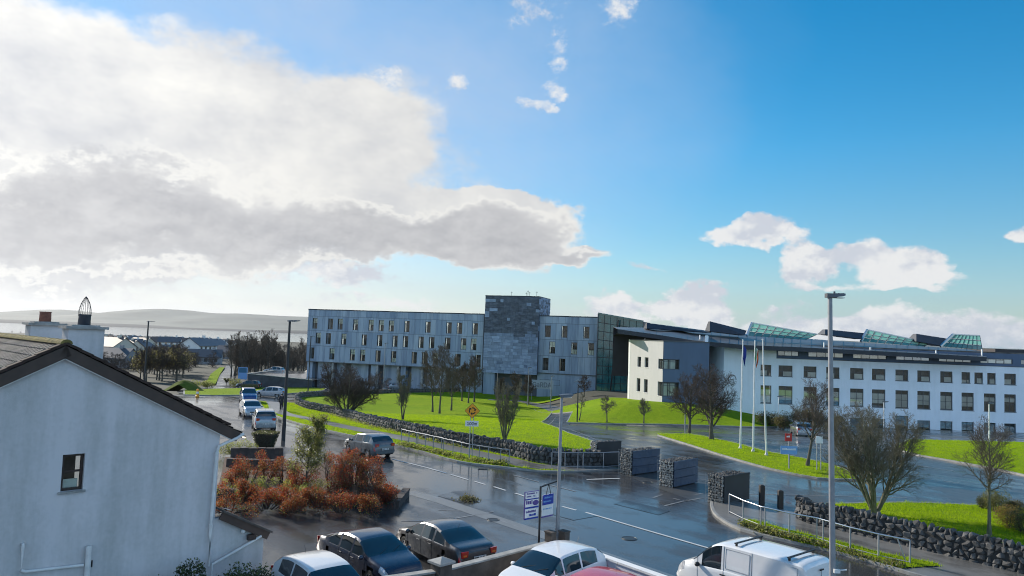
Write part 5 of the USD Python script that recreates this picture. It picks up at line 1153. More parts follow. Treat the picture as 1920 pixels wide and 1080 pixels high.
# ------------------------------------------------------------------ vehicles
from scipy.interpolate import PchipInterpolator
def paint_mat(name, col, metal=0.0, rough=.28):
    g = Graph(); p = g.obj(); n = g.noise(p, 2.5, 4, .6)
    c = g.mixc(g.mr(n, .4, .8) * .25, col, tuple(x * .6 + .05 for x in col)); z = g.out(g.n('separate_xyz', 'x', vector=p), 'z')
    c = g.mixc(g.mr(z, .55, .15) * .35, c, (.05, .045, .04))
    return g.make(name, g.n('principled_bsdf', 'BSDF', base_color=c, metallic=metal, roughness=g.mr(n, .3, .8, rough * .8, rough * 1.5), coat_weight=.9, coat_roughness=.04))
PAINT = {k: paint_mat('paint_' + k, c, m_) for k, c, m_ in (('white', (.74, .74, .74), 0), ('navy', (.012, .016, .035), .3), ('graphite', (.045, .045, .05), .6), ('silver', (.33, .34, .36), .8), ('grey', (.10, .105, .115), .6), ('red', (.45, .012, .035), 0), ('pearl', (.36, .37, .40), .5), ('black', (.012, .012, .014), .2), ('blue', (.02, .05, .16), .4))}
M['carglass'] = pbr('car_glass', (.010, .016, .020), .02, spec=1.0)
M['tyre'] = pbr('tyre', (.014, .014, .014), .8); M['rim'] = pbr('alloy_rim', (.42, .42, .43), .3, metal=.8)
M['lamp_red'] = pbr('tail_lamp', (.34, .012, .010), .15, coat=1.0); M['lamp_amber'] = pbr('indicator_lamp', (.55, .14, .02), .15, coat=1.0); M['lamp_clear'] = pbr('head_lamp', (.55, .57, .60), .08, coat=1.0, metal=.4)
M['plate'] = pbr('number_plate', (.66, .66, .64), .4)
KIND = {
 'saloon': dict(L=4.5, W=1.76, R=.315, wb=(-1.28, 1.38), top=[(-2.25, .62), (-2.21, .86), (-2.08, .98), (-1.62, 1.05), (-.80, 1.35), (-.25, 1.43), (.30, 1.405), (.50, 1.36), (1.30, .98), (1.85, .86), (2.12, .74), (2.22, .60), (2.25, .50)], belt=[(-2.25, .56), (-1.9, .90), (-.5, .92), (1.2, .87), (1.9, .76), (2.25, .46)], ws=(.52, 1.24), rg=(-1.56, -.84), side=[(-1.25, -.62), (-.52, .17), (.25, .92)], seams=(-.57, .21, 1.10)),
 'hatch': dict(L=4.05, W=1.74, R=.31, wb=(-1.22, 1.28), top=[(-2.02, .62), (-1.99, .86), (-1.90, 1.02), (-1.80, 1.12), (-1.42, 1.40), (-.55, 1.50), (.20, 1.465), (.40, 1.42), (1.20, 1.0), (1.66, .90), (1.90, .78), (2.0, .62), (2.02, .50)], belt=[(-2.02, .56), (-1.7, 1.0), (-.5, .96), (1.1, .88), (1.7, .79), (2.02, .46)], ws=(.42, 1.14), rg=(-1.79, -1.44), side=[(-1.30, -.52), (-.44, .36), (.42, .82)], seams=(-.48, .39, 1.02)),
 'estate': dict(L=4.5, W=1.80, R=.33, wb=(-1.30, 1.36), top=[(-2.25, .66), (-2.22, .92), (-2.14, 1.05), (-2.02, 1.18), (-1.72, 1.58), (-.6, 1.66), (.25, 1.63), (.42, 1.57), (1.22, 1.10), (1.85, .98), (2.12, .84), (2.22, .68), (2.25, .55)], belt=[(-2.25, .62), (-1.9, 1.06), (-.5, 1.04), (1.1, .98), (1.9, .86), (2.25, .52)], ws=(.44, 1.16), rg=(-2.0, -1.74), side=[(-1.65, -.82), (-.74, .02), (.10, .85)], seams=(-.78, .06, 1.05)),
 'van': dict(L=4.7, W=1.86, R=.33, wb=(-1.45, 1.42), top=[(-2.35, .9), (-2.33, 1.55), (-2.27, 1.86), (-2.05, 1.95), (-.9, 1.97), (.45, 1.95), (.72, 1.90), (1.02, 1.74), (1.62, 1.22), (1.80, 1.12), (2.12, 1.00), (2.28, .82), (2.35, .62)], belt=[(-2.35, .85), (-2.2, 1.12), (0, 1.12), (1.2, 1.06), (2.0, .88), (2.35, .56)], ws=(.92, 1.64), rg=(-9, -9), side=[(.52, 1.26)], seams=(-.55, .44, 1.40)),
}
def build_car(T, kind, paint, detail=True, plate=None, roofbars=False, mirror=True):
    K = KIND[kind]; L, W = K['L'], K['W']; hl = L / 2; van = kind == 'van'
    top = PchipInterpolator(*zip(*K['top'])); belt = PchipInterpolator(*zip(*K['belt']))
    e = .018
    keys = set(np.round(np.linspace(-hl, hl, int(L / .065)), 3)) | {-hl + .012, -hl + .035, hl - .012, hl - .035}
    marks = [v for ab in K['side'] for v in ab] + list(K['ws']) + [v for v in K['rg'] if v > -8]
    xs_ = np.array(sorted({x for x in keys if all(abs(x - q) > .025 for q in marks)} | set(marks)))
    n = len(xs_); t = np.abs(xs_) / hl
    plan = np.where(xs_ > 0, 1 - .16 * t ** 6 - .05 * t ** 2.5, 1 - (.10 if not van else .05) * t ** 8 - .03 * t ** 2.5)
    zt = top(xs_); zb = np.minimum(belt(xs_), zt - .03); wb = W / 2 * plan
    c = np.clip((zt - zb - .06) / .30, 0, 1); c = c * c * (3 - 2 * c)
    inset = .20 if not van else .11
    wr = wb - inset * np.clip((zt - zb) / .5, 0, 1) * (1.0)
    zs = .20 + .12 * np.clip((t - .86) / .14, 0, 1) ** 2
    lerp = lambda a, b: a * (1 - c) + b * c
    Y = np.stack([wb * .86, wb * .97, wb, wb * .998, wb * .985, wb * .955, lerp(wb * .90, wr + .012), lerp(wb * .80, wr - .05), lerp(wb * .45, wr * .55), wb * 0], 1)
    Z = np.stack([zs, zs + .08, np.minimum(.55, (zs + zb) / 2 + .05), zb - .12 * np.clip((zb - zs) / .5, 0, 1), zb - .02, zb + .012, lerp(zt - .022, zt - .085), lerp(zt - .012, zt - .028), zt - .005, zt], 1)
    nj = 10; Yf = np.concatenate([-Y, Y[:, :-1][:, ::-1]], 1); Zf = np.concatenate([Z, Z[:, :-1][:, ::-1]], 1); m_ = 2 * nj - 1
    V = np.stack([np.repeat(xs_[:, None], m_, 1), Yf, Zf], -1)
    # rounded corners in plan at both ends
    idx = lambda i, j: i * m_ + j
    body, glass_s, glass_w, glass_r, lampf, lampr, amb = [], [], [], [], [], [], []
    for i in range(n - 1):
        xm = (xs_[i] + xs_[i + 1]) / 2
        for j in range(m_ - 1):
            q = (idx(i, j), idx(i, j + 1), idx(i + 1, j + 1), idx(i + 1, j)); q = q[::-1]
            js = j if j < nj - 1 else m_ - 2 - j; zc = (Zf[i, j] + Zf[i, j + 1]) / 2
            if js <= 3 and any((xm - w) ** 2 + (zc - K['R']) ** 2 < (K['R'] * 1.17) ** 2 for w in K['wb']) and (js <= 2 or zc < .72): continue
            if js == 5 and any(a < xm < b for a, b in K['side']): glass_s.append(q); continue
            if js >= 6 and K['ws'][0] < xm < K['ws'][1]: glass_w.append(q); continue
            if js >= 6 and K['rg'][0] < xm < K['rg'][1]: glass_r.append(q); continue
            if js in (3, 4, 5) and xm > hl - (.42 if not van else .40) and xm < hl - .03 and zc > .50: lampf.append(q); continue
            if not van and js in (2, 3, 4) and xm < -hl + .16 and zc > .52: lampr.append(q); continue
            body.append(q)
    Vr = V.reshape(-1, 3)
    bm = MB(); bm.add(Vr, np.array(body))
    for i, sgn in ((0, 1), (n - 1, -1)):       # end caps
        ring = V[i]; cen = ring.mean(0); k = len(ring); m2 = MB()
        f = [[k, a, a + 1] for a in range(k - 1)] + [[k, k - 1, 0]]; f = [x[::-1] for x in f] if sgn > 0 else f
        bm.add(np.vstack([ring, cen]), f)
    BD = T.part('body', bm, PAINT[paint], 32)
    if detail:
        for xsm in K['seams']:
            i = int(np.argmin(np.abs(xs_ - xsm))); sm = MB()
            for sg in (-1, 1):
                pts = [(xs_[i] - .01 * (5 - j), sg * (Y[i, j] + .002), Z[i, j]) for j in range(1, 6 if not van else 7)]; sm.tube(pts, .006, 4)
            T.part('door_seam', sm, M['black'], parent=BD)
        for xh in ((-.42, .35) if not van else (-.35, .42)):
            for sg in (-1, 1):
                i = int(np.argmin(np.abs(xs_ - xh))); h = MB(); h.obox((xh, sg * (wb[i] + .012), zb[i] - .12), (1, 0, 0), (0, 1, 0), (0, 0, 1), .10, .018, .016); T.part('door_handle', h, PAINT[paint] if not van else M['black'], parent=BD)
    for nm, fs in (('side_window', glass_s), ('windscreen', glass_w), ('rear_window', glass_r)):
        if not fs: continue
        a = np.array(fs)
        if nm == 'side_window':
            for ww in K['side']:
                for sg in (-1, 1):
                    sel = [q for q in fs if ww[0] < Vr[list(q), 0].mean() < ww[1] and sg * Vr[list(q), 1].mean() > 0]
                    if sel: u_, inv = np.unique(np.array(sel), return_inverse=True); T.part(nm, (Vr[u_], inv.reshape(-1, 4)), M['carglass'], True)
        else: u_, inv = np.unique(a, return_inverse=True); T.part(nm, (Vr[u_], inv.reshape(-1, 4)), M['carglass'], True)
    for nm, fs, mt in (('headlight', lampf, 'lamp_clear'), ('tail_light', lampr, 'lamp_red')):
        for sg in (-1, 1):
            sel = [q for q in fs if sg * Vr[list(q), 1].mean() > 0]
            if sel: u_, inv = np.unique(np.array(sel), return_inverse=True); T.part(nm, (Vr[u_], inv.reshape(-1, 4)), M[mt], True)
    w0_ = wb[1]
    zl = {'saloon': .80, 'hatch': .88, 'estate': .98, 'van': 1.0}[kind]
    for sg in (-1, 1):         # rear lamp faces on the tail
        r = MB(); x0 = -hl - .006
        prof = [(w0_ * .99, zl + .11), (w0_ * .62 if not van else w0_ * .86, zl + .10), (w0_ * .66 if not van else w0_ * .86, zl - .08 if not van else zl - .35), (w0_ * .97, zl - .10 if not van else zl - .35)]
        zz = min(1.0, 1.0); v = [(x0 + .05, sg * y, z) for y, z in prof] + [(x0, sg * (y - .012), z) for y, z in prof]; r.add(v, BOXF); T.part('tail_light', r, M['lamp_red'])
        r = MB(); r.obox((x0 - .002, sg * w0_ * .80, zl - .03), (1, 0, 0), (0, 1, 0), (0, 0, 1), .006, .07, .03); T.part('indicator', r, M['lamp_amber'])
    core = MB(); core.box(-hl + .25, hl - .25, -W * .40, W * .40, .22, .80); T.part('underbody', core, M['black'])
    bmp = MB(); bmp.box(-hl - .035, -hl + .05, -w0_ * .93, w0_ * .93, .36, .56); bmp.box(hl - .05, hl + .02, -w0_ * .80, w0_ * .80, .26, .44); T.part('bumper', bmp, PAINT[paint] if not van else M['black'])
    gr = MB(); gr.box(hl - .03, hl + .012, -.34, .34, .47, .58); T.part('grille', gr, M['black'])
    np_ = MB(); np_.box(-hl - .05, -hl - .034, -.26, .26, .60 if kind == 'saloon' else .58, .71 if kind == 'saloon' else .69); pq = T.part('number_plate', np_, M['plate'])
    if detail:
        s = MB(); y = -.2; r = random.Random(5)
        for k in range(9):
            if k in (2, 4): y += .05; continue
            s.box(-hl - .054, -hl - .049, y, y + .036, .625 if kind == 'saloon' else .605, .688 if kind == 'saloon' else .668); y += .052
        T.part('lettering', s, M['sign_black'], parent=pq)
    for xw in K['wb']:
        for sg in (-1, 1):
            R_ = K['R']; y0 = sg * (W / 2 - .125); ty = MB(); ty.lathe([(0, -.1), (R_ * .62, -.1), (R_ * .93, -.095), (R_, -.06), (R_, .06), (R_ * .93, .095), (R_ * .62, .1), (R_ * .6, .05)], (0, 0, 0), 22)
            v, f = ty.arr(); v = np.stack([v[:, 0] + xw, v[:, 2] * sg + y0, v[:, 1] + R_], 1); w = T.part('wheel', (v, f if sg < 0 else f[:, ::-1]), M['tyre'], 40)
            rm = MB(); rm.lathe([(0, .075), (R_ * .12, .08), (R_ * .15, .06), (R_ * .15, .055)], (0, 0, 0), 14)
            for k in range(7):
                a = k * 2 * PI / 7; rm.bar((R_ * .1 * math.cos(a), R_ * .1 * math.sin(a), .065), (R_ * .6 * math.cos(a), R_ * .6 * math.sin(a), .07), .05, .02)
            rm.lathe([(R_ * .55, .08), (R_ * .63, .09), (R_ * .63, .06)], (0, 0, 0), 22)
            v, f = rm.arr(); v = np.stack([v[:, 0] + xw, v[:, 2] * sg + y0, v[:, 1] + R_], 1); T.part('rim', (v, f), M['rim'], parent=w)
    if mirror:
        for sg in (-1, 1):
            i = int(np.argmin(np.abs(xs_ - (K['ws'][1] - .28)))); m = trimesh.creation.icosphere(2, 1.0); m.apply_scale((.075, .105, .075)); m.apply_translation((xs_[i], sg * (wb[i] + .06), zb[i] + .06)); T.part('mirror', m, PAINT[paint] if not van else M['black'], True)
    if detail:
        an = MB(); xr = -.9 if kind == 'saloon' else (-1.2 if not van else .6); an.tube([(xr, 0, float(top(xr))), (xr - .12, 0, float(top(xr)) + .20)], .006, 5); T.part('aerial', an, M['black'])
        wp = MB(); xw = K['ws'][1] - .02
        for y in (-.35, .15): wp.tube([(xw, y, float(top(xw)) + .0), (xw - .22, y + .42, float(top(xw - .22)) - .005)], .008, 4)
        T.part('wiper', wp, M['black'])
    if roofbars:
        for xb in (.08, -1.72):
            r = MB(); zz = float(top(xb)) + .07; r.bar((xb, -.78, zz), (xb, .78, zz), .06, .035)
            for sg in (-1, 1): r.bar((xb, sg * .70, zz - .14), (xb, sg * .70, zz), .06, .05)
            T.part('roof_bar', r, M['black'])
    if van:
        for sg in (-1, 1):
            for a, b in ((-2.05, -.62), (-.48, .36)):
                i0, i1 = int(np.argmin(np.abs(xs_ - a))), int(np.argmin(np.abs(xs_ - b))); pv, pf = [], []
                for i in range(i0, i1 + 1):
                    for s_ in (.12, .88): pv.append((xs_[i], sg * (Y[i, 5] * (1 - s_) + Y[i, 6] * s_ + .006), Z[i, 5] * (1 - s_) + Z[i, 6] * s_))
                for k in range(i1 - i0): q = (2 * k, 2 * k + 2, 2 * k + 3, 2 * k + 1); pf.append(q if sg < 0 else q[::-1])
                T.part('side_panel', (np.array(pv), np.array(pf)), PAINT[paint], True)
                fr = MB(); zlo, zhi = Z[i0, 5] * .9 + Z[i0, 6] * .1, Z[i0, 5] * .1 + Z[i0, 6] * .9
                y0, y1 = Y[i0, 5] * .9 + Y[i0, 6] * .1 + .006, Y[i0, 5] * .1 + Y[i0, 6] * .9 + .006
                fr.tube([(a, sg * y0, zlo), (a, sg * y1, zhi), (b, sg * y1, zhi), (b, sg * y0, zlo), (a, sg * y0, zlo)], .008, 4); T.part('panel_seam', fr, M['polegrey'])
            m = MB(); i = int(np.argmin(np.abs(xs_)));  m.box(-1.0, 1.0, sg * wb[i] - .012, sg * wb[i] + .012, .50, .60); T.part('rubbing_strip', m, M['black'])
        dr = MB(); dr.tube([(-hl - .012, 0, .55), (-hl - .012, 0, 1.75)], .007, 4); T.part('door_seam', dr, M['black'])
        hd = MB(); hd.box(-hl - .03, -hl + .0, -.10, .10, 1.70, 1.74); T.part('rear_lamp_bar', hd, M['black'])
def car(name, label, cat, kind, paint, x, y, deg, group=None, detail=True, roofbars=False, dz=0.0):
    T = Thing(name, label, cat, G3(x, y, dz), math.radians(deg), group)
    build_car(T, kind, paint, detail, roofbars=roofbars); return T
car('parked_car', 'navy blue saloon parked nose towards the car park wall beside the dark grey saloon', 'car', 'saloon', 'navy', -4.59, 25.99, -47)
car('parked_car', 'dark grey saloon with red and amber tail lamps showing behind the wall pillar', 'car', 'saloon', 'graphite', -2.2, 27.9, 129)
car('parked_car', 'white hatchback with a dark windscreen inside the white wall at the bottom', 'car', 'hatch', 'white', 1.66, 24.55, 226)
car('parked_car', 'red car of which only the roof shows at the bottom edge beside the white hatchback', 'car', 'hatch', 'red', 2.6, 21.75, 228)
car('parked_car', 'small white car in the bottom left with its dark rear glass towards the navy saloon', 'car', 'hatch', 'white', -5.25, 22.35, -49)
car('panel_van', 'white panel van with two black roof bars driving past at the lower right', 'van', 'van', 'white', 8.0, 24.3, 130, roofbars=True)
def road_car(name, lab, kind, paint, px, py, deg, det=False):
    p = P(px, py); return car(name, lab, 'car', kind, paint, p[0], p[1], deg, 'cars on the road', det)
road_car('passing_car', 'dark grey hatchback driving away behind the red-leaved hedge', 'hatch', 'grey', 690, 852, 133, True)
road_car('passing_car', 'silver estate with bright roof waiting behind the clipped flat-topped shrub', 'estate', 'silver', 494, 803, 112, True)
road_car('passing_car', 'pale car coming up the wet road just behind the silver estate', 'hatch', 'pearl', 469, 779, -62)
road_car('passing_car', 'dark off-roader leaving the roundabout nose towards us', 'estate', 'blue', 465, 754, -66)
road_car('passing_car', 'pale silver car side-on at the edge of the roundabout', 'hatch', 'pearl', 507, 745, 176)
road_car('passing_car', 'dark car on the far side of the roundabout before the retaining wall', 'estate', 'black', 466, 729, 178)
for px, py, pt, lab, dg in ((742, 733, 'silver', 'silver car parked behind the far lawn wall, leftmost of the row', 20), (805, 732, 'pearl', 'pale car parked behind the far lawn wall before the third bay', 20), (886, 731, 'white', 'white car parked behind the far lawn wall beside the slate tower', 20), (733, 724, 'blue', 'blue car parked close under the police station ground floor', -15)):
    p = P(px, py); car('parked_car', lab, 'car', 'hatch', pt, p[0], p[1] + 2.2, dg, None, False)
p = P(1502, 817); car('parked_car', 'silver car with red tail lamps seen through the branches of the island tree', 'car', 'hatch', 'silver', p[0], p[1], 80, None, False)
p = P(524, 712); car('parked_car', 'silver van-like car parked above the dark retaining wall at left', 'car', 'estate', 'silver', -52.0, 165.0, 175, None, False, dz=1.9)

# ------------------------------------------------------------------ the walker on the verge path
import manifold3d as m3
def body_of(joints, bones, edge=.02):
    sph = {k: m3.Manifold.sphere(r, 14).translate(tuple(p)) for k, (p, r) in joints.items()}
    acc = None
    for b in bones:
        h = m3.Manifold.batch_hull([sph[k] for k in b]); acc = h if acc is None else acc + h
    acc = acc.refine_to_length(edge * 2); m = acc.to_mesh(); t = trimesh.Trimesh(np.array(m.vert_properties[:, :3]), np.array(m.tri_verts)); trimesh.smoothing.filter_taubin(t, iterations=6); return t
def person(name, label, loc, rz, coat, legs):
    T = Thing(name, label, 'person', loc, rz)
    J = {'pel': ((0, 0, .95), .125), 'hipl': ((0, .09, .92), .10), 'hipr': ((0, -.09, .92), .10), 'knl': ((.10, .10, .50), .065), 'knr': ((-.04, -.10, .49), .065), 'anl': ((.06, .10, .09), .045), 'anr': ((-.22, -.10, .13), .045),
         'tol': ((.24, .11, .04), .04), 'tor': ((-.06, -.11, .05), .04), 'ch': ((.02, 0, 1.28), .15), 'shl': ((.02, .19, 1.41), .075), 'shr': ((.02, -.19, 1.41), .075), 'ell': ((-.10, .25, 1.14), .05), 'elr': ((.08, -.25, 1.13), .05),
         'wrl': ((-.02, .24, .90), .036), 'wrr': ((.24, -.22, .95), .036), 'nk': ((.03, 0, 1.50), .06), 'hd': ((.06, 0, 1.64), .098), 'ja': ((.09, 0, 1.57), .065)}
    t = body_of(J, [('pel', 'hipl', 'hipr'), ('hipl', 'knl'), ('knl', 'anl'), ('anl', 'tol'), ('hipr', 'knr'), ('knr', 'anr'), ('anr', 'tor'), ('pel', 'ch'), ('ch', 'shl', 'shr', 'nk'), ('shl', 'ell'), ('ell', 'wrl'), ('shr', 'elr'), ('elr', 'wrr'), ('nk', 'hd'), ('hd', 'ja')])
    T.part('body', t, M['skin'], True)
    ck = {k: (p, r + .022) for k, (p, r) in J.items()}
    T.part('coat', body_of({**ck, 'hem': ((0, 0, .80), .17)}, [('pel', 'hem', 'hipl', 'hipr'), ('pel', 'ch'), ('ch', 'shl', 'shr'), ('shl', 'ell'), ('ell', 'wrl'), ('shr', 'elr'), ('elr', 'wrr')]), M[coat], True)
    T.part('trousers', body_of(ck, [('hipl', 'knl'), ('knl', 'anl'), ('hipr', 'knr'), ('knr', 'anr'), ('hipl', 'hipr')]), M[legs], True)
    for a, b in (('anl', 'tol'), ('anr', 'tor')): T.part('shoe', body_of({k: (p, r + .012) for k, (p, r) in J.items()}, [(a, b)]), M['black'], True)
    h = trimesh.creation.icosphere(2, .112); h.apply_translation((.045, 0, 1.665)); v = np.array(h.vertices); v[:, 0] = np.minimum(v[:, 0], .105); T.part('hair', (v, h.faces), M['sign_black'], True)
    hn = MB()
    for k, w in (('wrl', -.02), ('wrr', .0)):
        c = np.array(J[k][0]); hn.mesh(m3.Manifold.batch_hull([m3.Manifold.sphere(.034, 10).translate(tuple(c)), m3.Manifold.sphere(.03, 10).translate(tuple(c + [.02, 0, -.08]))]))
        for f_ in range(4): hn.tube([c + [.03 - f_ * .016 + .0, 0, -.09], c + [.035 - f_ * .018, .004, -.13], c + [.03 - f_ * .016, .012, -.155]], .0085, 6)
        hn.tube([c + [.04, 0, -.04], c + [.065, .0, -.08], c + [.06, .0, -.10]], .009, 6)
    T.part('hands', hn, M['skin'], True)
M['skin'] = pbr('skin', (.42, .26, .19), .55); M['coat_dark'] = pbr('dark_coat', (.018, .02, .028), .8); M['trouser_dark'] = pbr('dark_trousers', (.02, .02, .024), .85)
p = P(527, 771); p[2] += .115
person('person', 'person in dark coat and trousers walking on the path by the dark lamp post', p, math.radians(100), 'coat_dark', 'trouser_dark')
# ------------------------------------------------------------------ trees and plants
def bark(name, a, b):
    g = Graph(); p = g.pos(); n = g.noise(g.scale(p, (1, 1, .25)), 12.0, 4, .65)
    return g.make(name, g.n('principled_bsdf', 'BSDF', base_color=g.mixc(g.mr(n, .3, .7), a, b), roughness=.85, specular_ior_level=.25))
M['bark'] = bark('bark', (.055, .05, .042), (.12, .11, .09)); M['bark_green'] = bark('lichened_bark', (.085, .085, .055), (.17, .165, .12)); M['twig'] = bark('twig', (.07, .055, .045), (.14, .115, .09)); M['twig_pale'] = bark('pale_twig', (.10, .095, .065), (.20, .18, .13)); M['twig_dark'] = bark('dark_twig', (.055, .042, .036), (.105, .082, .068))
def norm(v): return v / (np.linalg.norm(v, axis=-1, keepdims=True) + 1e-12)
def tubes(pts, rad, sides):
    """many polylines at once: pts (m, n, 3), rad (m, n)"""
    m, n, _ = pts.shape; t = norm(np.gradient(pts, axis=1)); ref = np.where(np.abs(t[..., 2:]) < .9, [0, 0, 1.0], [1.0, 0, 0]); a = norm(np.cross(t, ref)); b = np.cross(t, a); th = np.arange(sides) * 2 * PI / sides
    v = pts[:, :, None] + rad[:, :, None, None] * (np.cos(th)[:, None] * a[:, :, None] + np.sin(th)[:, None] * b[:, :, None])
    i, j = np.meshgrid(np.arange(n - 1), np.arange(sides), indexing='ij'); i, j = i.ravel(), j.ravel(); k = (j + 1) % sides
    q = np.stack([i * sides + j, (i + 1) * sides + j, (i + 1) * sides + k, i * sides + k], 1)
    f = (np.arange(m)[:, None, None] * n * sides + q[None]).reshape(-1, 4)
    return v.reshape(-1, 3), np.vstack([f[:, [0, 1, 2]], f[:, [0, 2, 3]]])
def grow(R, start, d, length, r0, lev, n=6, wander=.12, up=.10):
    """M branches from start along d: (M, n, 3) points and (M, n) radii"""
    m = len(start); pts = [start]; cur = norm(d); st = (length / (n - 1))[:, None]
    for i in range(n - 1):
        cur = norm(cur + R.normal(0, wander, (m, 3)) + np.array([0, 0, up])); pts.append(pts[-1] + cur * st)
    t = np.linspace(0, 1, n)
    return np.stack(pts, 1), r0[:, None] * (1 - .72 * t)[None]
def spawn(R, pts, rad, length, k, t0, ang, ratio, taper=.5, rr=.62, t1=1.0):
    m, n, _ = pts.shape; t = t0 + (t1 - t0) * (np.tile(np.arange(k), m) + R.uniform(.1, .9, m * k)) / k; par = np.repeat(np.arange(m), k)
    s = t * (n - 1); i = np.minimum(s.astype(int), n - 2); fr = (s - i)[:, None]
    p = pts[par, i] * (1 - fr) + pts[par, i + 1] * fr; tg = norm(pts[par, i + 1] - pts[par, i]); r = rad[par, i] * (1 - fr[:, 0]) + rad[par, i + 1] * fr[:, 0]
    ref = np.where(np.abs(tg[:, 2:]) < .9, [0, 0, 1.0], [1.0, 0, 0]); a = norm(np.cross(tg, ref)); b = np.cross(tg, a); phi = np.tile(np.arange(k) * 2.4, m) + R.uniform(0, 2 * PI, m).repeat(k) + R.normal(0, .4, m * k)
    side = np.cos(phi)[:, None] * a + np.sin(phi)[:, None] * b; al = R.normal(ang, ang * .18, m * k)[:, None]
    L = length[par] * ratio * (1 - taper * t) * R.uniform(.7, 1.25, m * k)
    return p, tg * np.cos(al) + side * np.sin(al), L, np.maximum(r * rr, .0035), t
def bare_tree(T, seed, h, trunk_h=.35, r=.12, spread=.9, n1=12, n2=7, n3=6, n4=4, stems=1, lean=.0, up1=.06, ang=.9, twig=.006, bark_='bark', tw='twig', upright=0.0, wander=.10, l1=.52, base_spread=.2, t0=None):
    R = np.random.default_rng(seed); st = np.zeros((stems, 3)); phi = np.arange(stems) * 2 * PI / max(1, stems) + R.uniform(0, 1, stems)
    st[:, 0], st[:, 1] = np.cos(phi) * (.10 if stems > 1 else 0) * h * .12, np.sin(phi) * (.10 if stems > 1 else 0) * h * .12
    d = np.stack([np.cos(phi) * (base_spread if stems > 1 else lean), np.sin(phi) * (base_spread if stems > 1 else 0), np.ones(stems)], 1); L0 = np.full(stems, h * (.88 if stems == 1 else .92)) * R.uniform(.85, 1.05, stems); r0 = np.full(stems, r) * R.uniform(.7, 1.0, stems) if stems > 1 else np.array([r])
    p0, q0 = grow(R, st, d, L0, r0, 0, 9, .045, .03)
    fl = q0.copy(); fl[:, 0] *= 1.35 if stems == 1 else 1.1
    tr = MB(); tr.add(*tubes(p0, fl, 8)); cr = MB()
    s1, d1, l1_, r1, t1 = spawn(R, p0, q0, L0, n1, trunk_h if t0 is None else t0, ang, l1 * spread, .55, .55)
    d1 = norm(d1 + [0, 0, upright]); p1, q1 = grow(R, s1, d1, l1_, r1, 1, 7, wander, up1 + upright * .2); tr.add(*tubes(p1, np.maximum(q1, twig), 5))
    s2, d2, l2, r2, _ = spawn(R, p1, q1, l1_, n2, .22, .75, .55, .45, .6); d2 = norm(d2 + [0, 0, upright * .7]); p2, q2 = grow(R, s2, d2, l2, r2, 2, 5, wander * 1.2, up1); cr.add(*tubes(p2, np.maximum(q2, twig), 4))
    s3, d3, l3, r3, _ = spawn(R, p2, q2, l2, n3, .15, .7, .62, .4, .6); d3 = norm(d3 + [0, 0, upright * .5]); p3, q3 = grow(R, s3, d3, l3, r3, 3, 4, wander * 1.4, up1); cr.add(*tubes(p3, np.maximum(q3, twig), 3))
    if n4:
        s4, d4, l4, r4, _ = spawn(R, p3, q3, l3, n4, .2, .65, .65, .4, .7); p4, q4 = grow(R, s4, d4, l4, r4, 4, 3, wander * 1.4, up1); cr.add(*tubes(p4, np.maximum(q4 * .9, twig * .85), 3))
    T.part('trunk', tr, M[bark_], True); T.part('crown', cr, M[tw], True)
    return np.concatenate([p3.reshape(-1, 3), p2.reshape(-1, 3)])
def hgt(px_top, py_top, b): return AT(px_top, py_top, b[1])[2] - b[2]
def tree_at(label, base, top, seed, name='bare_tree', dz=.1, group=None, **k):
    b = P(*base); b[2] += dz; T = Thing(name, label, 'tree', b, 0, group); tw = max(.0045, b[1] * .000115)
    bare_tree(T, seed, hgt(*top, b) * 1.0, twig=k.pop('twig', tw), **k); return T
# the cluster on the big lawn
for i, (bx, by, tx, ty, lab, kw) in enumerate((
    (811, 774, 808, 655, 'slim bare tree on the lawn, leftmost of the tall cluster', dict(r=.12)),
    (824, 777, 826, 648, 'slim bare tree on the lawn standing nearest to us in the tall cluster', dict(r=.13)),
    (846, 771, 848, 662, 'bare tree on the lawn with a mulched foot just right of the two closest trunks', dict(r=.12)),
    (866, 753, 868, 668, 'bare tree far back in the cluster, left of the pair before the tower', dict(r=.12)),
    (878, 757, 880, 672, 'bare tree in the middle of the back pair before the slate tower', dict(r=.12)),
    (889, 755, 893, 664, 'bare tree on the lawn, rightmost of the tall cluster', dict(r=.14)),
    (942, 754, 944, 702, 'small bare tree on the lawn left of the tower entrance', dict(r=.09)), (969, 763, 972, 700, 'thin bare tree with a dark burl at its foot near the curved path', dict(r=.09)), (991, 760, 990, 703, 'thin bare tree beside the curved path before the police sign', dict(r=.08)))):
    tree_at(lab, (bx, by), (tx, ty), 40 + i, trunk_h=.26, n1=20, n2=8, n3=6, n4=4, spread=.74, ang=.85, upright=.16, tw='twig', **kw)
T = tree_at('wide bushy bare tree with many low stems by the curved stone wall at left', (650, 784), (650, 682), 61, name='bushy_tree', r=.12, stems=8, base_spread=.62, n1=13, n2=8, n3=6, n4=4, spread=.85, ang=.75, t0=.16, upright=.05, bark_='bark', tw='twig_dark', l1=.52)
tree_at('small upright bare tree on the lawn right of the bushy tree', (755, 789), (757, 700), 62, r=.07, stems=4, base_spread=.16, n1=13, n2=7, n3=5, n4=3, spread=.55, upright=.5, ang=.55, tw='twig_pale', t0=.2)
tree_at('narrow bare tree of upright switches just behind the stone wall', (946, 829), (948, 712), 63, r=.055, stems=12, base_spread=.26, n1=11, n2=6, n3=4, n4=3, spread=.5, upright=.5, ang=.5, bark_='bark_green', tw='twig_pale', t0=.2)
tree_at('large dark bare tree on the island, right of the pair', (1334, 826), (1336, 690), 64, r=.19, trunk_h=.17, n1=26, n2=10, n3=6, n4=4, spread=1.02, ang=1.0, upright=.10, tw='twig_dark', bark_='bark', l1=.55)
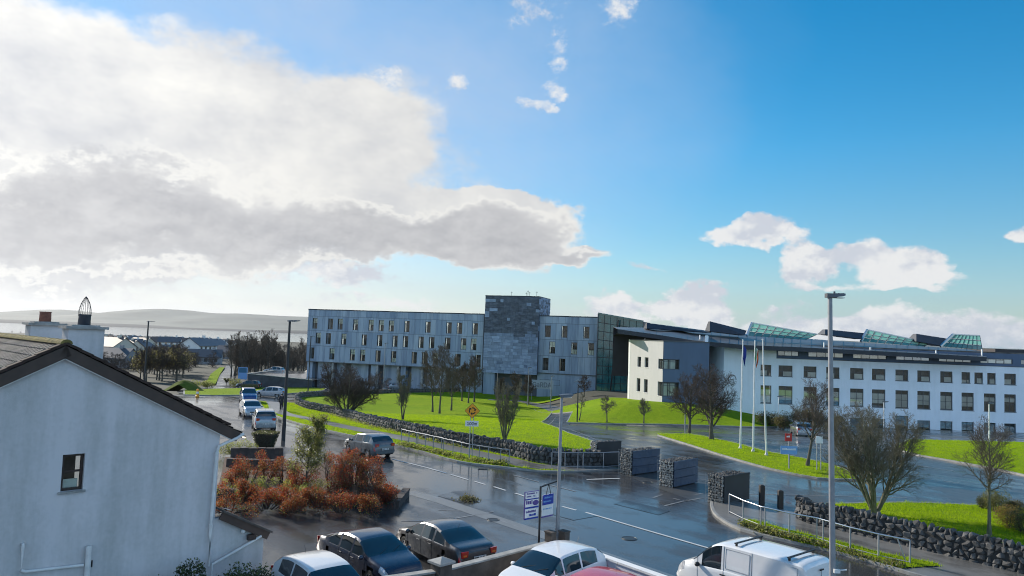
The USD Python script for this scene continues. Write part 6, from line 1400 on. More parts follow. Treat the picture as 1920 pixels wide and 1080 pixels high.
tree_at('dark bare tree on the island, left of the pair', (1292, 815), (1296, 702), 65, r=.14, trunk_h=.20, n1=24, n2=9, n3=6, n4=4, spread=1.05, ang=1.0, upright=.10, tw='twig_dark', l1=.55)
tree_at('small bare tree on the grassy mound below the offices, left of two', (1138, 794), (1137, 742), 66, r=.08, n1=14, n2=8, n3=5, n4=3, spread=1.0, ang=1.0, trunk_h=.33, tw='twig_pale')
tree_at('small fan-shaped bare tree on the grassy mound, right of two', (1207, 795), (1206, 746), 67, r=.08, n1=16, n2=8, n3=5, n4=3, spread=1.05, ang=.8, trunk_h=.28, upright=.2, tw='twig_pale')
tree_at('leaning small bare tree beside the solar lamp post', (1086, 790), (1090, 738), 68, r=.07, n1=9, n2=6, n3=5, n4=2, spread=.8, lean=.18, tw='twig_pale', trunk_h=.45)
tree_at('mid-sized bare tree near the end of the grass island by the two campus signs', (1514, 876), (1512, 715), 69, r=.12, trunk_h=.30, n1=20, n2=9, n3=6, n4=4, spread=1.0, ang=.85, upright=.12, tw='twig', bark_='bark')
tree_at('big vase-shaped tree with many pale stems on the near right lawn', (1640, 968), (1636, 748), 70, name='multi_stem_tree', r=.105, stems=10, base_spread=.46, n1=13, n2=8, n3=6, n4=4, spread=.84, ang=.72, upright=.16, bark_='bark_green', tw='twig_pale', t0=.22, l1=.5)
tree_at('slender sapling with long radiating twigs at the far right edge', (1855, 1009), (1850, 790), 71, name='sapling', r=.085, trunk_h=.42, n1=26, n2=10, n3=6, n4=2, spread=1.05, ang=.95, upright=.18, bark_='bark_green', tw='twig', l1=.42, wander=.05)
tree_at('reddish bare tree in front of the glass atrium', (1095, 745), (1085, 700), 72, r=.09, n1=16, n2=8, n3=5, n4=2, spread=1.1, ang=.9, tw='twig_dark', trunk_h=.2)
tree_at('bare tree beside the police station ground floor, left of the sign', (975, 742), (975, 705), 73, r=.09, n1=14, n2=7, n3=5, n4=2, spread=1.0, tw='twig_dark', trunk_h=.2)

# leafy growth: leaves as bent quads
def leaf_cloud(R, c, size, up=.3):
    n = len(c); d = norm(R.normal(0, 1, (n, 3)) + [0, 0, up]); s = norm(np.cross(d, R.normal(0, 1, (n, 3)))); nn = np.cross(d, s); L = size * R.uniform(.6, 1.3, n)[:, None]
    v = np.stack([c - d * L * .5, c + s * L * .32 + nn * L * .08, c + d * L * .5, c - s * L * .32 + nn * L * .08], 1).reshape(-1, 3); b = np.arange(n)[:, None] * 4
    return v, np.vstack([b + [0, 1, 2], b + [0, 2, 3]])
def clump(R, n, centres, radii, shell=.55):
    k = R.integers(0, len(centres), n); d = norm(R.normal(0, 1, (n, 3))); r = (shell + (1 - shell) * R.random(n) ** .5)[:, None]
    return np.asarray(centres)[k] + d * r * np.asarray(radii)[k] + R.normal(0, .03, (n, 3))
LM = {'red': leaf_mat('copper_leaf', (.19, .022, .013), (.37, .062, .023), .42, thru=(1, .25, .06)), 'rust': leaf_mat('rust_leaf', (.14, .028, .014), (.32, .10, .03), .42, thru=(1, .4, .1)), 'gold': leaf_mat('yellow_green_leaf', (.13, .17, .02), (.30, .32, .05), .5), 'holly': leaf_mat('variegated_leaf', (.075, .095, .014), (.36, .34, .09), .4, .3, .6), 'dark': leaf_mat('dark_evergreen', (.012, .024, .012), (.03, .05, .02), .2, .35, .5), 'green': leaf_mat('shrub_leaf', (.035, .07, .015), (.09, .14, .03), .4), 'orange': leaf_mat('orange_leaf', (.16, .07, .015), (.32, .13, .03), .4), 'olive': leaf_mat('olive_leaf', (.06, .06, .02), (.14, .12, .04), .35), 'brownred': leaf_mat('red_brown_twiggery', (.045, .025, .02), (.09, .045, .035), .3)}
def shrub(name, label, cat, loc, cl, rad, n, size, mat, seed, stems=8, extra=(), tw='twig_dark', group=None, smooth=.55):
    R = np.random.default_rng(seed); T = Thing(name, label, cat, loc, 0, group); cl, rad = np.array(cl, float), np.array(rad, float)
    if rad.ndim == 1: rad = np.repeat(rad[:, None], 3, 1)
    T.part('foliage', leaf_cloud(R, clump(R, n, cl, rad, smooth), size), LM[mat])
    for mt, nn, up in extra: T.part('foliage', leaf_cloud(R, clump(R, nn, cl + [0, 0, up], rad, .6), size), LM[mt])
    if stems:
        tg = cl[R.integers(0, len(cl), stems)] + R.normal(0, .12, (stems, 3)); st = tg * [.35, .35, 0]; d = tg - st
        p, q = grow(R, st, d, np.linalg.norm(d, axis=1) * 1.1, np.full(stems, .022), 1, 6, .08, .05); m = MB(); m.add(*tubes(p, q, 5)); s2, d2, l2, r2, _ = spawn(R, p, q, np.linalg.norm(d, axis=1), 9, .3, .6, .45); p2, q2 = grow(R, s2, d2, l2, np.maximum(r2, .006), 2, 4, .12, .05); m.add(*tubes(p2, q2, 3)); T.part('stems', m, M[tw], True)
    return T
T_, R_, n_ = _LEAFPILE; q_ = R_.normal(0, .26, (n_, 2)); T_.part('leaves', leaf_cloud(R_, np.column_stack([q_, np.abs(R_.normal(0, .07, n_)) * np.exp(-(q_ ** 2).sum(1) * 6) * 2 + .02]), .09), leaf_mat('wet_leaf', (.05, .04, .02), (.10, .075, .035), .2), )
# the garden: red beech hedge in clumps, holly tree, flat-topped shrub, low planting
hl_ = [((438, 896), 1.5, .55, 'red'), ((462, 890), 1.2, .5, 'rust'), ((500, 884), 1.4, .5, 'red'), ((532, 888), 1.1, .5, 'rust'), ((556, 902), 1.2, .5, 'red'), ((618, 898), 1.7, .6, 'red'), ((640, 890), 1.9, .6, 'red'), ((664, 892), 1.7, .55, 'red'), ((690, 893), 1.4, .5, 'rust'), ((712, 900), 1.6, .5, 'red'), ((630, 922), 1.2, .6, 'red'), ((668, 925), 1.1, .55, 'rust'), ((704, 928), 1.0, .5, 'rust'), ((470, 926), .8, .5, 'rust'), ((520, 930), .75, .5, 'red'), ((570, 934), .7, .5, 'rust'), ((440, 930), .9, .5, 'red'), ((600, 938), .8, .5, 'rust'), ((735 - 12, 930), 1.0, .4, 'red'), ((425, 945), .8, .5, 'rust'), ((497, 940), .7, .55, 'red'), ((545, 946), .65, .5, 'rust'), ((640, 945), .8, .55, 'red'), ((690, 946), .75, .5, 'rust')]
words = ['by the house corner', 'a little right of the house corner', 'with tall shoots below the flat-topped shrub', 'between the flat-topped shrub and the holly', 'just left of the holly trunk', 'just right of the holly', 'that stands highest, in front of the passing grey car', 'with thin tops before the grey car', 'with open bare stems near the hedge end', 'at the far right end of the garden', 'low in front right of the holly', 'low in front below the passing car', 'low at the right front corner', 'low behind the garden wall, second from the house', 'low in the middle of the front edge', 'low in front of the holly trunk', 'low against the white gable', 'low right beside the holly foot', 'small and round at the very end of the end wall', 'in the corner between gable and garden wall', 'low at the front, left of the middle', 'lowest at the front, left of the holly', 'low at the front below the tallest shrub', 'low at the front, second from the right corner']
for i, ((px, py), h_, w_, mt) in enumerate(hl_):
    b = P(px, py + 22); b[2] += .15; R = np.random.default_rng(200 + i); k = 7
    cl = np.column_stack([R.normal(0, w_ * .75, k), R.normal(0, .28, k), R.uniform(.25, 1.0, k) * h_]); 
    shrub('copper_shrub', 'copper red shrub %s' % words[i], 'shrub', b, cl, R.uniform(.2, .42, k), 1500, .058, mt, 300 + i, 20, (('rust' if mt == 'red' else 'red', 450, -.05), ('brownred', 350, -.1), ('gold' if i % 3 else 'green', 130, -.12)), 'twig_dark', 'red hedge shrubs in the garden', .2)
for i, (px, py) in enumerate(((445, 915), (485, 912), (530, 914), (560, 918), (592, 915), (470, 930))):
    b = P(px, py + 14); b[2] += .15; R = np.random.default_rng(400 + i); k = 6
    shrub('yellow_shrub', ['low yellow-green plant near the gable', 'low yellow-green plant in the middle of the bed', 'low yellow-green plant under the red shrubs left of the holly', 'low yellow-green plant close left of the holly trunk', 'bright green low plant right of the holly trunk', 'low yellow-green plant at the front of the bed'][i], 'plant', b, np.column_stack([R.normal(0, .45, k), R.normal(0, .3, k), R.uniform(.15, .55, k)]), R.uniform(.15, .28, k), 800, .06, 'gold', 420 + i, 4, (), 'twig_pale', None, .2)
b = P(574, 925); b[2] += .15; hh = AT(574, 778, b[1])[2] - b[2]; R = np.random.default_rng(77); T = Thing('holly_tree', 'variegated holly tree with loose conical crown rising from the red hedge', 'tree', b)
pts = bare_tree(T, 78, hh * .98, trunk_h=.16, r=.055, n1=24, n2=8, n3=4, n4=0, spread=.78, ang=1.0, upright=.1, tw='twig_dark', l1=.5, twig=.008)
s_ = pts[R.integers(0, len(pts), 7500)] + R.normal(0, .10, (7500, 3)); T.part('foliage', leaf_cloud(R, s_[s_[:, 2] > .3], .075), LM['holly'])
b = P(497, 846); b[2] += .1; n = 5200; R = np.random.default_rng(80); t = R.random(n); hw = .42 + .33 * t; hs = AT(497, 810, b[1])[2] - b[2]
c = np.column_stack([R.uniform(-1, 1, n) * hw, R.uniform(-1, 1, n) * hw, t * hs]); side = R.random(n) < .72; ax_ = R.integers(0, 2, n); c[side, ax_[side]] = np.sign(c[side, ax_[side]]) * hw[side] * R.uniform(.92, 1.03, side.sum())
tp = R.random(n) < .2; c[tp, 2] = hs * R.uniform(.96, 1.02, tp.sum())
T = Thing('clipped_shrub', 'dark clipped shrub with a flat top that widens upward beside the lamp post', 'shrub', b); T.part('foliage', leaf_cloud(R, c, .07), LM['dark']); m = MB(); m.add([(i * .36 * (1 if k == 0 else 1.75), j * .36 * (1 if k == 0 else 1.75), .05 + k * (hs - .1)) for k in (0, 1) for i, j in ((-1, -1), (1, -1), (1, 1), (-1, 1))], BOXF); T.part('inner_growth', m, M['twig_dark'])
b = P(452, 858); b[2] += .1; R = np.random.default_rng(81); shrub('cream_shrub', 'pale cream and green shrub at the house eaves left of the flat-topped shrub', 'shrub', b, [(-.5, 0, .5), (.1, .1, .6), (.7, 0, .45), (-1.1, .1, .4)], [.45, .5, .42, .4], 2400, .06, 'gold', 82, 6, (('olive', 1200, -.1),))
M['garden_wall'] = pbr('dark_garden_wall', (.055, .045, .042), .85, .4, 4, .01, 25)
def low_wall(label, a, b, h, th=.22, cap='garden_wall', hb=0.0):
    a, b = G3(*a, hb), G3(*b, hb); T = Thing('garden_wall', label, 'wall', (a + b) / 2); m = MB(); m.bar(a + [0, 0, h / 2 - .05], b + [0, 0, h / 2 - .05], th, h + .1); T.part('wall', m, M['garden_wall'], world=True)
    n = max(3, int(np.linalg.norm(b - a) / .45))
    for i in range(n):
        p, q = a + (b - a) * (i + .04) / n, a + (b - a) * (i + .96) / n; m = MB(); m.bar(p + [0, 0, h + .045], q + [0, 0, h + .045], th + .06, .09 + (i % 2) * .02); T.part('coping_brick', m, M[cap], world=True)
low_wall('dark low garden wall between the cream shrub and the lamp post', P(432, 862)[:2], P(530, 862)[:2], .65, .25)
low_wall('second dark garden wall behind the red shrubs', P(425, 880)[:2], P(522, 884)[:2], .55, .25)
low_wall('dark low wall along the front of the red hedge garden', (-14.3, 37.0), (-5.1, 35.45), .26, .3)
low_wall('dark low wall at the right end of the red hedge garden', (-5.1, 35.45), (-5.0, 38.4), .30, .3)
# dark bush by the gable, climbing over the wall
b = np.array([-7.6, 20.9, 0]); R = np.random.default_rng(90); k = 16
shrub('evergreen_bush', 'dark evergreen bush at the foot of the white gable in the bottom left', 'bush', b, np.column_stack([R.uniform(-2.2, 1.5, k), R.uniform(-.6, .6, k), R.uniform(.5, 1.25, k)]), R.uniform(.38, .6, k), 11000, .075, 'dark', 91, 24, (('green', 2500, .08),), 'twig_dark', None, .35)
# right-hand shrubs
for px, py, r_, h_, mt, lab, sd in ((1848, 958, .45, .7, 'dark', 'small dark round bush left of the sapling trunk', 101), (1868, 965, .7, 1.15, 'olive', 'rounded olive bush behind the sapling', 102), (1893, 993, .75, 1.0, 'orange', 'round orange-brown bush at the right edge', 103), (1922, 1003, .8, 1.05, 'dark', 'dark green dome-shaped bush cut by the right edge', 104), (1903, 968, .5, .75, 'brownred', 'small dark red bush behind the orange one', 105)):
    b = P(px, py); b[2] += .1; R = np.random.default_rng(sd); k = 9; an = R.uniform(0, 2 * PI, k)
    shrub('round_bush', lab, 'bush', b, np.column_stack([np.cos(an) * r_ * .4, np.sin(an) * r_ * .4, R.uniform(.35, .72, k) * h_]), np.full(k, r_ * .55), 4200, .05, mt, sd + 10, 5, (), 'twig_dark', None, .75)
# dark reddish shrubbery before the offices
for i, (px, py, s__, h_) in enumerate(((1465, 806, 2.2, 2.0), (1490, 806, 2.4, 2.6), (1515, 807, 2.4, 3.0), (1538, 808, 2.2, 2.8), (1558, 808, 2.0, 2.2), (1440, 800, 1.8, 1.6))):
    b = P(px, py); R = np.random.default_rng(500 + i); k = 10
    shrub('red_brown_shrub', ['red-brown twiggy shrub by the short white lamp post', 'red-brown shrub behind the blue campus sign', 'tallest red-brown shrub behind the island tree', 'red-brown shrub behind the white notice', 'red-brown shrub at the right end of the row, left of the tall lamp', 'small red-brown shrub at the left end of the row by the flagpoles'][i], 'shrub', b, np.column_stack([R.uniform(-1, 1, k) * s__ * .6, R.uniform(-.8, .8, k), R.uniform(.3, .8, k) * h_]), R.uniform(.5, .85, k), 2600, .11, 'brownred', 520 + i, 16, (('olive', 700, .0),), 'twig_dark', None, .2)
# tufts and weeds along the planting strip and the grass strip
def tuft_row(label, line, n, seed, mats, hmax=.45, name='planting'):
    ls = LineString(line); R = np.random.default_rng(seed); T = Thing(name, label, 'plants', G3(*ls.interpolate(.5, normalized=True).coords[0]), kind='stuff')
    pts = np.array([ls.interpolate(t * ls.length).coords[0] for t in R.random(n)]) + R.normal(0, .16, (n, 2)); hh_ = meshkit.noise(np.column_stack([pts * 1.1, np.zeros(n)]), seed) * hmax
    c = np.column_stack([pts, H(pts[:, 0], pts[:, 1]) + .08 + R.random(n) * hh_])
    k = R.random(n) < .6
    T.part('leaves', leaf_cloud(R, c[k], .11, .8), LM[mats[0]], world=True); T.part('leaves', leaf_cloud(R, c[~k], .10, .6), LM[mats[1]], world=True)
tuft_row('rough green planting between the kerb and the grey railing', P2([(750, 837), (800, 848), (875, 866), (950, 876)]), 4200, 601, ('green', 'gold'))
tuft_row('rough grass and weeds along the kerb under the stainless railing', P2([(1392, 988), (1440, 1004), (1480, 1015), (1575, 1037), (1690, 1069)]), 3600, 602, ('olive', 'green'), .35)
tuft_row('weeds along the foot of the curved stone wall', P2([(620, 779), (700, 803), (790, 825), (870, 843)]), 2200, 603, ('green', 'gold'), .35)

# grass blades standing on the nearer lawns and verges
def grass_blades():
    R = np.random.default_rng(9); m = MB()
    for k in range(16):
        a = R.uniform(0, 2 * PI); c = np.array([R.normal(0, .10), R.normal(0, .10), 0]); d = np.array([math.cos(a), math.sin(a), 0]); l = R.uniform(.05, .11); tip = c + d * R.uniform(.01, .05) + [0, 0, l]; s = np.array([-d[1], d[0], 0]) * .007
        m.add([c - s, c + s, tip], [[0, 1, 2]])
    g = Graph(); r = g.n('object_info', 'random'); c = g.mixc(g.mr(g.noise(g.pos(), .6, 3) * .7 + r * .4, .3, .8), (.14, .25, .006), (.30, .40, .012))
    M['blade'] = g.make('grass_blade', g.n('mix_closure', 'closure', fac=.5, closure1=g.n('principled_bsdf', 'BSDF', base_color=c, roughness=.6, specular_ior_level=.1), closure2=g.n('translucent_bsdf', 'BSDF', color=g.mixc(.45, c, (.75, 1, .02)))))
    pi = UsdGeom.PointInstancer.Define(stage, '/World/grass'); usdkit.mesh(stage, '/World/grass/tuft', m.arr(), M['blade']); pi.CreatePrototypesRel().SetTargets(['/World/grass/tuft'])
    import shapely
    allp, allo = [], []
    for poly, dens, off in ((near_lawn, 26, .11), (gstrip, 30, .14), (verge.difference(LineString(pathc).buffer(.9)), 16, .10), (island, 13, .11), (lawn_left.intersection(sbox(-40, 40, 20, 95)), 9, .11), (rlawn.intersection(sbox(20, 40, 62, 80)), 8, .12)):
        if poly.is_empty: continue
        x0, y0, x1, y1 = poly.bounds; n = int((x1 - x0) * (y1 - y0) * dens); q = np.column_stack([R.uniform(x0, x1, n), R.uniform(y0, y1, n)]); q = q[shapely.contains_xy(poly, q[:, 0], q[:, 1])]; q = q[(q[:, 1] > 18) & (np.abs(q[:, 0]) < 60)]
        allp.append(np.column_stack([q, H(q[:, 0], q[:, 1]) + off - .004]))
    p = np.vstack(allp); n = len(p); a = R.uniform(0, 2 * PI, n); sc = R.uniform(.6, 1.35, n)
    pi.CreatePositionsAttr(Vt.Vec3fArray.FromNumpy(p.astype(np.float32))); pi.CreateProtoIndicesAttr(Vt.IntArray.FromNumpy(np.zeros(n, np.int32)))
    pi.CreateOrientationsAttr(Vt.QuathArray([Gf.Quath(float(math.cos(t / 2)), 0, 0, float(math.sin(t / 2))) for t in a])); pi.CreateScalesAttr(Vt.Vec3fArray.FromNumpy(np.column_stack([sc, sc, sc]).astype(np.float32)))
    setdata(pi.GetPrim(), 'short green grass blades growing on the nearer lawns and verges', 'grass', None, 'stuff')
grass_blades()
# ------------------------------------------------------------------ towards the bay: roundabout, suburb, wood
isl = Polygon(P2([(345, 741.5), (400, 743), (470, 742), (553, 738), (606, 733), (612, 729), (560, 727), (470, 728), (400, 730), (345, 732)]))
lawn('roundabout_lawn', isl, M['verge'], .14, .16, 1.6)
ring = Polygon(P2([(340, 745), (487, 748), (640, 740), (655, 729), (590, 722.5), (470, 722.5), (395, 724), (330, 732)]))
solo('road', drape(ring, .016, 2.0), M['road'], kind='structure')
sea_road = Polygon(P2([(405, 725), (448, 725), (441, 706), (437, 692), (434, 685.5), (424, 685.5), (421, 694), (410, 706)]))
solo('road', drape(sea_road, .05, 3.0), M['campus_road'], kind='structure')
bank = Polygon(P2([(385, 722), (404, 722), (412, 704), (421, 690), (412, 690), (395, 703)]))
solo('verge', drape(bank, .25, 3.0), M['verge'], kind='structure')
def mound(label, px, py, w, h, mat, seed):
    b = P(px, py); n = 18; a, q = np.meshgrid(np.linspace(-1, 1, n), np.linspace(-1, 1, n)); z = np.maximum(0, 1 - np.abs(a) ** 1.15 - .45 * q * q) * h * (.85 + .3 * meshkit.fbm(np.stack([a * 3, q * 3, a * 0], -1), 3, seed))
    v = np.stack([b[0] + a * w, b[1] + q * w * .7, H(b[0] + a * w, b[1] + q * w * .7) - .1 + z], -1).reshape(-1, 3); i, j = np.meshgrid(np.arange(n - 1), np.arange(n - 1), indexing='ij'); i, j = i.ravel(), j.ravel()
    T = Thing('mound', label, 'mound', b); T.part('heap', (v, np.stack([i * n + j, i * n + j + 1, (i + 1) * n + j + 1, (i + 1) * n + j], 1)), M[mat], True, world=True); return T
mound('pointed grassy mound beside the roundabout left of the wet bay road', 346, 733, 3.4, 2.0, 'roughgrass', 3)
M['rubble'] = pbr('rubble', (.30, .27, .23), .9, .4, 1.5, .08, 3)
mound('pale rubble heap at the left end of the police station', 596, 716, 6.5, 4.2, 'rubble', 8)
for px, py, w, h_, mt, lab, sd in ((375, 727, 2.2, 1.8, 'gold', 'yellow-green shrub right of the pointed mound', 1), (392, 728, 2.0, 1.5, 'green', 'green shrub beside the foot of the bay road', 2), (437, 727, 2.6, 2.0, 'green', 'round green bush right of the foot of the bay road', 3), (425, 722, 1.0, 1.8, 'dark', 'small dark bush on the bay road verge', 4)):
    b = P(px, py); R = np.random.default_rng(700 + sd); k = 8
    shrub('road_shrub', lab, 'shrub', b, np.column_stack([R.uniform(-1, 1, k) * w * .6, R.uniform(-.6, .6, k), R.uniform(.3, .7, k) * h_]), R.uniform(.4, .6, k) * w * .5, 900, .16, mt, 710 + sd, 4)
b = P(370, 745); T = Thing('traffic_bollard', 'small yellow traffic bollard at the edge of the wet roundabout road', 'bollard', b); m = MB(); m.lathe([(.22, 0), (.22, .2), (.16, .25), (.16, 1.0), (.0, 1.05)], (0, 0, 0), 10); T.part('post', m, M['sign_orange'], 40); m = MB(); m.lathe([(.165, .45), (.165, .7)], (0, 0, 0), 10); T.part('band', m, M['sign_white'], 40)
# billboard and retaining wall
bb = np.array(P(455, 716)); T = Thing('billboard', 'pale blue billboard on posts before the bare wood', 'billboard', bb); t0, t1 = AT(446, 711, bb[1]), AT(464, 689, bb[1])
F_ = Face(t0[:2], (1, .05)); wd_, z0, z1 = t1[0] - t0[0], t0[2], t1[2]; m = MB(); F_.rect(m, 0, wd_, z0, z1, -.15, 0); q = T.part('board', m, M['sign_paleblue'], world=True)
m = MB(); F_.rect(m, .15, wd_ - .15, z0 + (z1 - z0) * .55, z1 - .15, .0, .01); T.part('upper_panel', m, pbr('poster_teal', (.02, .12, .22), .5), parent=q, world=True)
for a in (.3, wd_ - .3): m = MB(); c = F_.at(a, 0, -.2); m.bar((c[0], c[1], float(H(c[0], c[1]))), (c[0], c[1], z0 + .2), .16); T.part('post', m, M['polegrey'], world=True)
T = Thing('retaining_wall', 'dark retaining wall with pale coping behind the roundabout', 'wall', P(520, 725)); M['dark_wall'] = pbr('dark_wall', (.055, .06, .075), .8, .3, 1.0)
a, b_ = P(463, 727), P(585, 728); zt0, zt1 = AT(464, 701, a[1])[2], AT(582, 713, b_[1])[2]
m = MB(); d = (b_ - a)[:2] / np.linalg.norm((b_ - a)[:2]); nn = np.array([-d[1], d[0], 0]) * .3; m.add([a - [0, 0, 1], b_ - [0, 0, 1], b_ - [0, 0, 1] + nn, a - [0, 0, 1] + nn, [a[0], a[1], zt0], [b_[0], b_[1], zt1], [b_[0] + nn[0], b_[1] + nn[1], zt1], [a[0] + nn[0], a[1] + nn[1], zt0]], BOXF); T.part('wall', m, M['dark_wall'], world=True)
m = MB(); m.bar(np.array([a[0], a[1], zt0 + .06]) + nn * .5, np.array([b_[0], b_[1], zt1 + .06]) + nn * .5, .5, .12); T.part('coping', m, M['concrete'], world=True)
c = AT(526, 693.5, a[1] + 24); m = MB(); m.bar(np.array([a[0], a[1], zt0 + .06]) + nn * .5, c, .5, .14); T.part('side_coping', m, M['concrete'], world=True)
tp = np.array([[a[0], a[1] + .3, zt0 - .05], [b_[0], b_[1] + .3, zt1 - .05], [b_[0] + 2, b_[1] + 30, zt1 - .05], [c[0], c[1], c[2] - .1]]); m = MB(); m.quad(*tp); T.part('terrace', m, M['yard'], world=True)
# suburb: three kinds of house, copied one by one
def house(name, label, grp, w, d, h, rise, wall, roof, loc, rz, n=4):
    T = Thing(name, label, 'house', loc, rz, grp); m = MB(); m.box(-w / 2, w / 2, -d / 2, d / 2, -1.5, h); T.part('wall', m, M[wall])
    for sy in (-1, 1): m = MB(); m.add([(sy * w / 2, -d / 2, h), (sy * w / 2, d / 2, h), (sy * w / 2, 0, h + rise)], [[0, 1, 2]] if sy > 0 else [[0, 2, 1]]); T.part('gable', m, M[wall])
    m = MB()
    for sy in (-1, 1): m.add([(-w / 2 - .3, sy * (d / 2 + .4), h - .25), (w / 2 + .3, sy * (d / 2 + .4), h - .25), (w / 2 + .3, 0, h + rise), (-w / 2 - .3, 0, h + rise), (-w / 2 - .3, sy * (d / 2 + .4), h - .05), (w / 2 + .3, sy * (d / 2 + .4), h - .05), (w / 2 + .3, 0, h + rise + .2), (-w / 2 - .3, 0, h + rise + .2)], BOXF)
    rf = T.part('roof', m, M[roof]); m = MB(); m.box(w * .25, w * .25 + .9, -.4, .4, h + rise - .8, h + rise + 1.0); T.part('chimney', m, M[wall], parent=rf)
    for k in range(n):
        for z in (1.0, 3.6)[:2 if h > 4 else 1]:
            for sy in (-1, 1): x = -w / 2 + (k + .5) * w / n; m = MB(); m.box(x - .55, x + .55, min(sy * d / 2, sy * (d / 2 + .05)), max(sy * d / 2, sy * (d / 2 + .05)), z, z + 1.25); T.part('window', m, M['winglass'])
    return T
M['far_white'] = pbr('far_white', (.72, .71, .68), .8); M['far_cream'] = pbr('far_cream', (.52, .48, .40), .8); M['far_grey'] = pbr('far_grey', (.26, .26, .27), .8); M['far_slate'] = pbr('far_slate', (.055, .055, .065), .45); M['far_brown'] = pbr('far_brown', (.085, .06, .05), .6)
kinds = [('suburb_house', 'white gabled house with slate roof in the hazy suburb below the bay', 'white houses of the far suburb', 11, 8, 5.2, 2.6, 'far_white', 'far_slate'), ('suburb_house', 'cream gabled house with brown roof in the hazy suburb below the bay', 'cream houses of the far suburb', 13, 9, 4.9, 2.9, 'far_cream', 'far_brown'), ('suburb_bungalow', 'low grey bungalow with dark roof in the hazy suburb below the bay', 'grey bungalows of the far suburb', 14, 9, 2.8, 2.5, 'far_grey', 'far_slate')]
protos = [None] * 3; R = np.random.default_rng(33)
def far_ground(x, y):
    k = float(ss(230, 500, y)); return float(H(x, y)) - .03 + k * float(ss(2300, 1500, y)) * (float(meshkit.fbm(np.array([x / 130, y / 130, 0.0]), 3, 5)) - .5) * 5.0
for row, (py, st_) in enumerate(((641, 17), (645, 19), (650, 22), (656, 25), (663, 28), (671, 33), (680, 38), (690, 46))):
    x = 175 + R.uniform(0, st_)
    while x < (425 if row > 2 else 440):
        pxx_, pyy = x + R.normal(0, 3), py + R.normal(0, 1.2) + (x - 300) * .03; x += st_ * R.uniform(.7, 1.35)
        if 396 < pxx_ and pyy > 682: continue
        if pyy > 664 and 255 < pxx_ < 355: continue
        if pyy > 684 and pxx_ > 210: continue
        b = P(pxx_, pyy); b[2] = far_ground(b[0], b[1]); k = int(R.integers(0, 3)); rz = R.choice((0, .3, -.4, 1.4, 1.2))
        if protos[k] is None: protos[k] = house(*kinds[k], loc=b, rz=rz)
        else: copy_of(protos[k], kinds[k][0], b, rz, kinds[k][1], 'house', kinds[k][2], 1.0 + R.uniform(-.12, .15))
# trees: a bare wood by the billboard, a dark clump beside the roundabout, scattered trees as one far mass
def far_tree(name, lab, grp, b, seed, h, **k):
    T = Thing(name, lab, 'tree', b, 0, grp); bare_tree(T, seed, h, n4=0, twig=k.pop('twig', .022), **k); return T
wl_, wg = 'tall bare brown tree in the wood behind the billboard', 'bare trees of the wood behind the billboard'; wp_ = []
pts_ = [(R.uniform(432, 572), R.uniform(697, 708)) for _ in range(58)]
for i, (px, py) in enumerate(pts_):
    b = P(px, py); b[2] = far_ground(b[0], b[1])
    if i < 4: wp_.append(far_tree('wood_tree', wl_, wg, b, 800 + i, 11.0, trunk_h=.2, r=.16, n1=18, n2=7, n3=5, upright=.4, spread=.7, tw='twig', twig=.022))
    else: copy_of(wp_[i % 4], 'wood_tree', b, R.uniform(0, 6.28), wl_, 'tree', wg, R.uniform(.8, 1.15) * (1.0 if px < 520 else .72))
dl_, dg = 'dark dense-crowned tree in the clump left of the bay road', 'dark trees in the clump left of the bay road'; dp_ = []
for i in range(22):
    px, py = R.uniform(262, 350), R.uniform(700, 716); b = P(px, py); b[2] = far_ground(b[0], b[1])
    if i < 3:
        T = far_tree('clump_tree', dl_, dg, b, 820 + i, 7.2, trunk_h=.22, r=.14, n1=18, n2=9, n3=6, spread=.95, tw='twig_dark', twig=.026); dp_.append(T); kk = 9; an = R.uniform(0, 6.28, kk)
        T.part('foliage', leaf_cloud(R, clump(R, 500, np.column_stack([np.cos(an) * 1.5, np.sin(an) * 1.5, R.uniform(3.0, 6.0, kk)]), np.full((kk, 3), 1.3), .3), .26), LM['brownred'])
    else: copy_of(dp_[i % 3], 'clump_tree', b, R.uniform(0, 6.28), dl_, 'tree', dg, R.uniform(.8, 1.1))
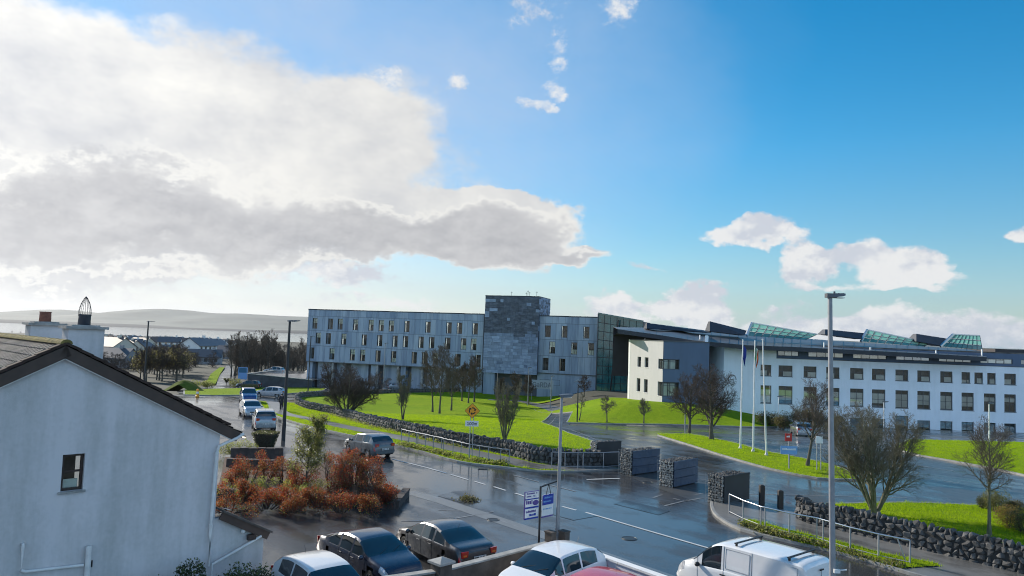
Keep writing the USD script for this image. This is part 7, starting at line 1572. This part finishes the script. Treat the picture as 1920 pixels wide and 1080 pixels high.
def far_mass():
    pr = []
    for i in range(3):
        q = bare_proto(840 + i); p = '/World/far_trees/crown_%d' % i if False else '/World/far_trees/tree_%03d' % i
        pr.append((p, q))
    pi = UsdGeom.PointInstancer.Define(stage, '/World/far_trees'); pos, idx = [], []
    for _ in range(620):
        px, py = R.uniform(185, 600), 639 + 58 * R.random() ** 1.5
        if _ < 60: px, py = R.uniform(-20, 90), R.uniform(618, 640)
        if 402 < px < 448 and py > 676: continue
        if py < 646 and R.random() < .5: continue
        b = P(px, py); z = far_ground(b[0], b[1]); pos.append((b[0], b[1], z - .2)); idx.append(int(R.integers(0, 3)))
    for p, q in pr: usdkit.mesh(stage, p, q, M['twig_dark'], False)
    pi.CreatePrototypesRel().SetTargets([p for p, _ in pr]); n = len(pos); sc = R.uniform(.35, .85, n)
    pi.CreatePositionsAttr(Vt.Vec3fArray.FromNumpy(np.array(pos, np.float32))); pi.CreateProtoIndicesAttr(Vt.IntArray(idx)); pi.CreateScalesAttr(Vt.Vec3fArray.FromNumpy(np.column_stack([sc * 1.2, sc * 1.2, sc]).astype(np.float32)))
    pi.CreateOrientationsAttr(Vt.QuathArray([Gf.Quath(float(math.cos(t)), 0, 0, float(math.sin(t))) for t in R.uniform(0, PI, n)])); setdata(pi.GetPrim(), 'far-off bare trees and hedges filling the suburb below the bay', 'trees', None, 'stuff')
def bare_proto(seed):
    class Q: pass
    q = Q(); parts = []; q.part = lambda nm, mesh, *a, **k: parts.append(VF(mesh)); bare_tree(q, seed, 7.0, n4=0, twig=.035, r=.14, n1=14, n2=6, n3=4, trunk_h=.2, spread=1.0)
    m = MB(); [m.add(*p) for p in parts]; kk = 8; an = R.uniform(0, 6.28, kk); m.add(*leaf_cloud(R, clump(R, 500, np.column_stack([np.cos(an) * 1.3, np.sin(an) * 1.3, R.uniform(1.0, 4.6, kk)]), np.full((kk, 3), 1.3), .3), .3)); return m.arr()
far_mass()
if HAZE:
    g = Graph(); M['haze'] = g.make('haze_air', None, g.n('principled_volume', 'volume', color=(.86, .90, .95), density=HAZE, anisotropy=.55))
    m = MB(); m.box(-14500, 9500, -320, 14500, -37, 300); solo('haze', m, M['haze'], kind='stuff')
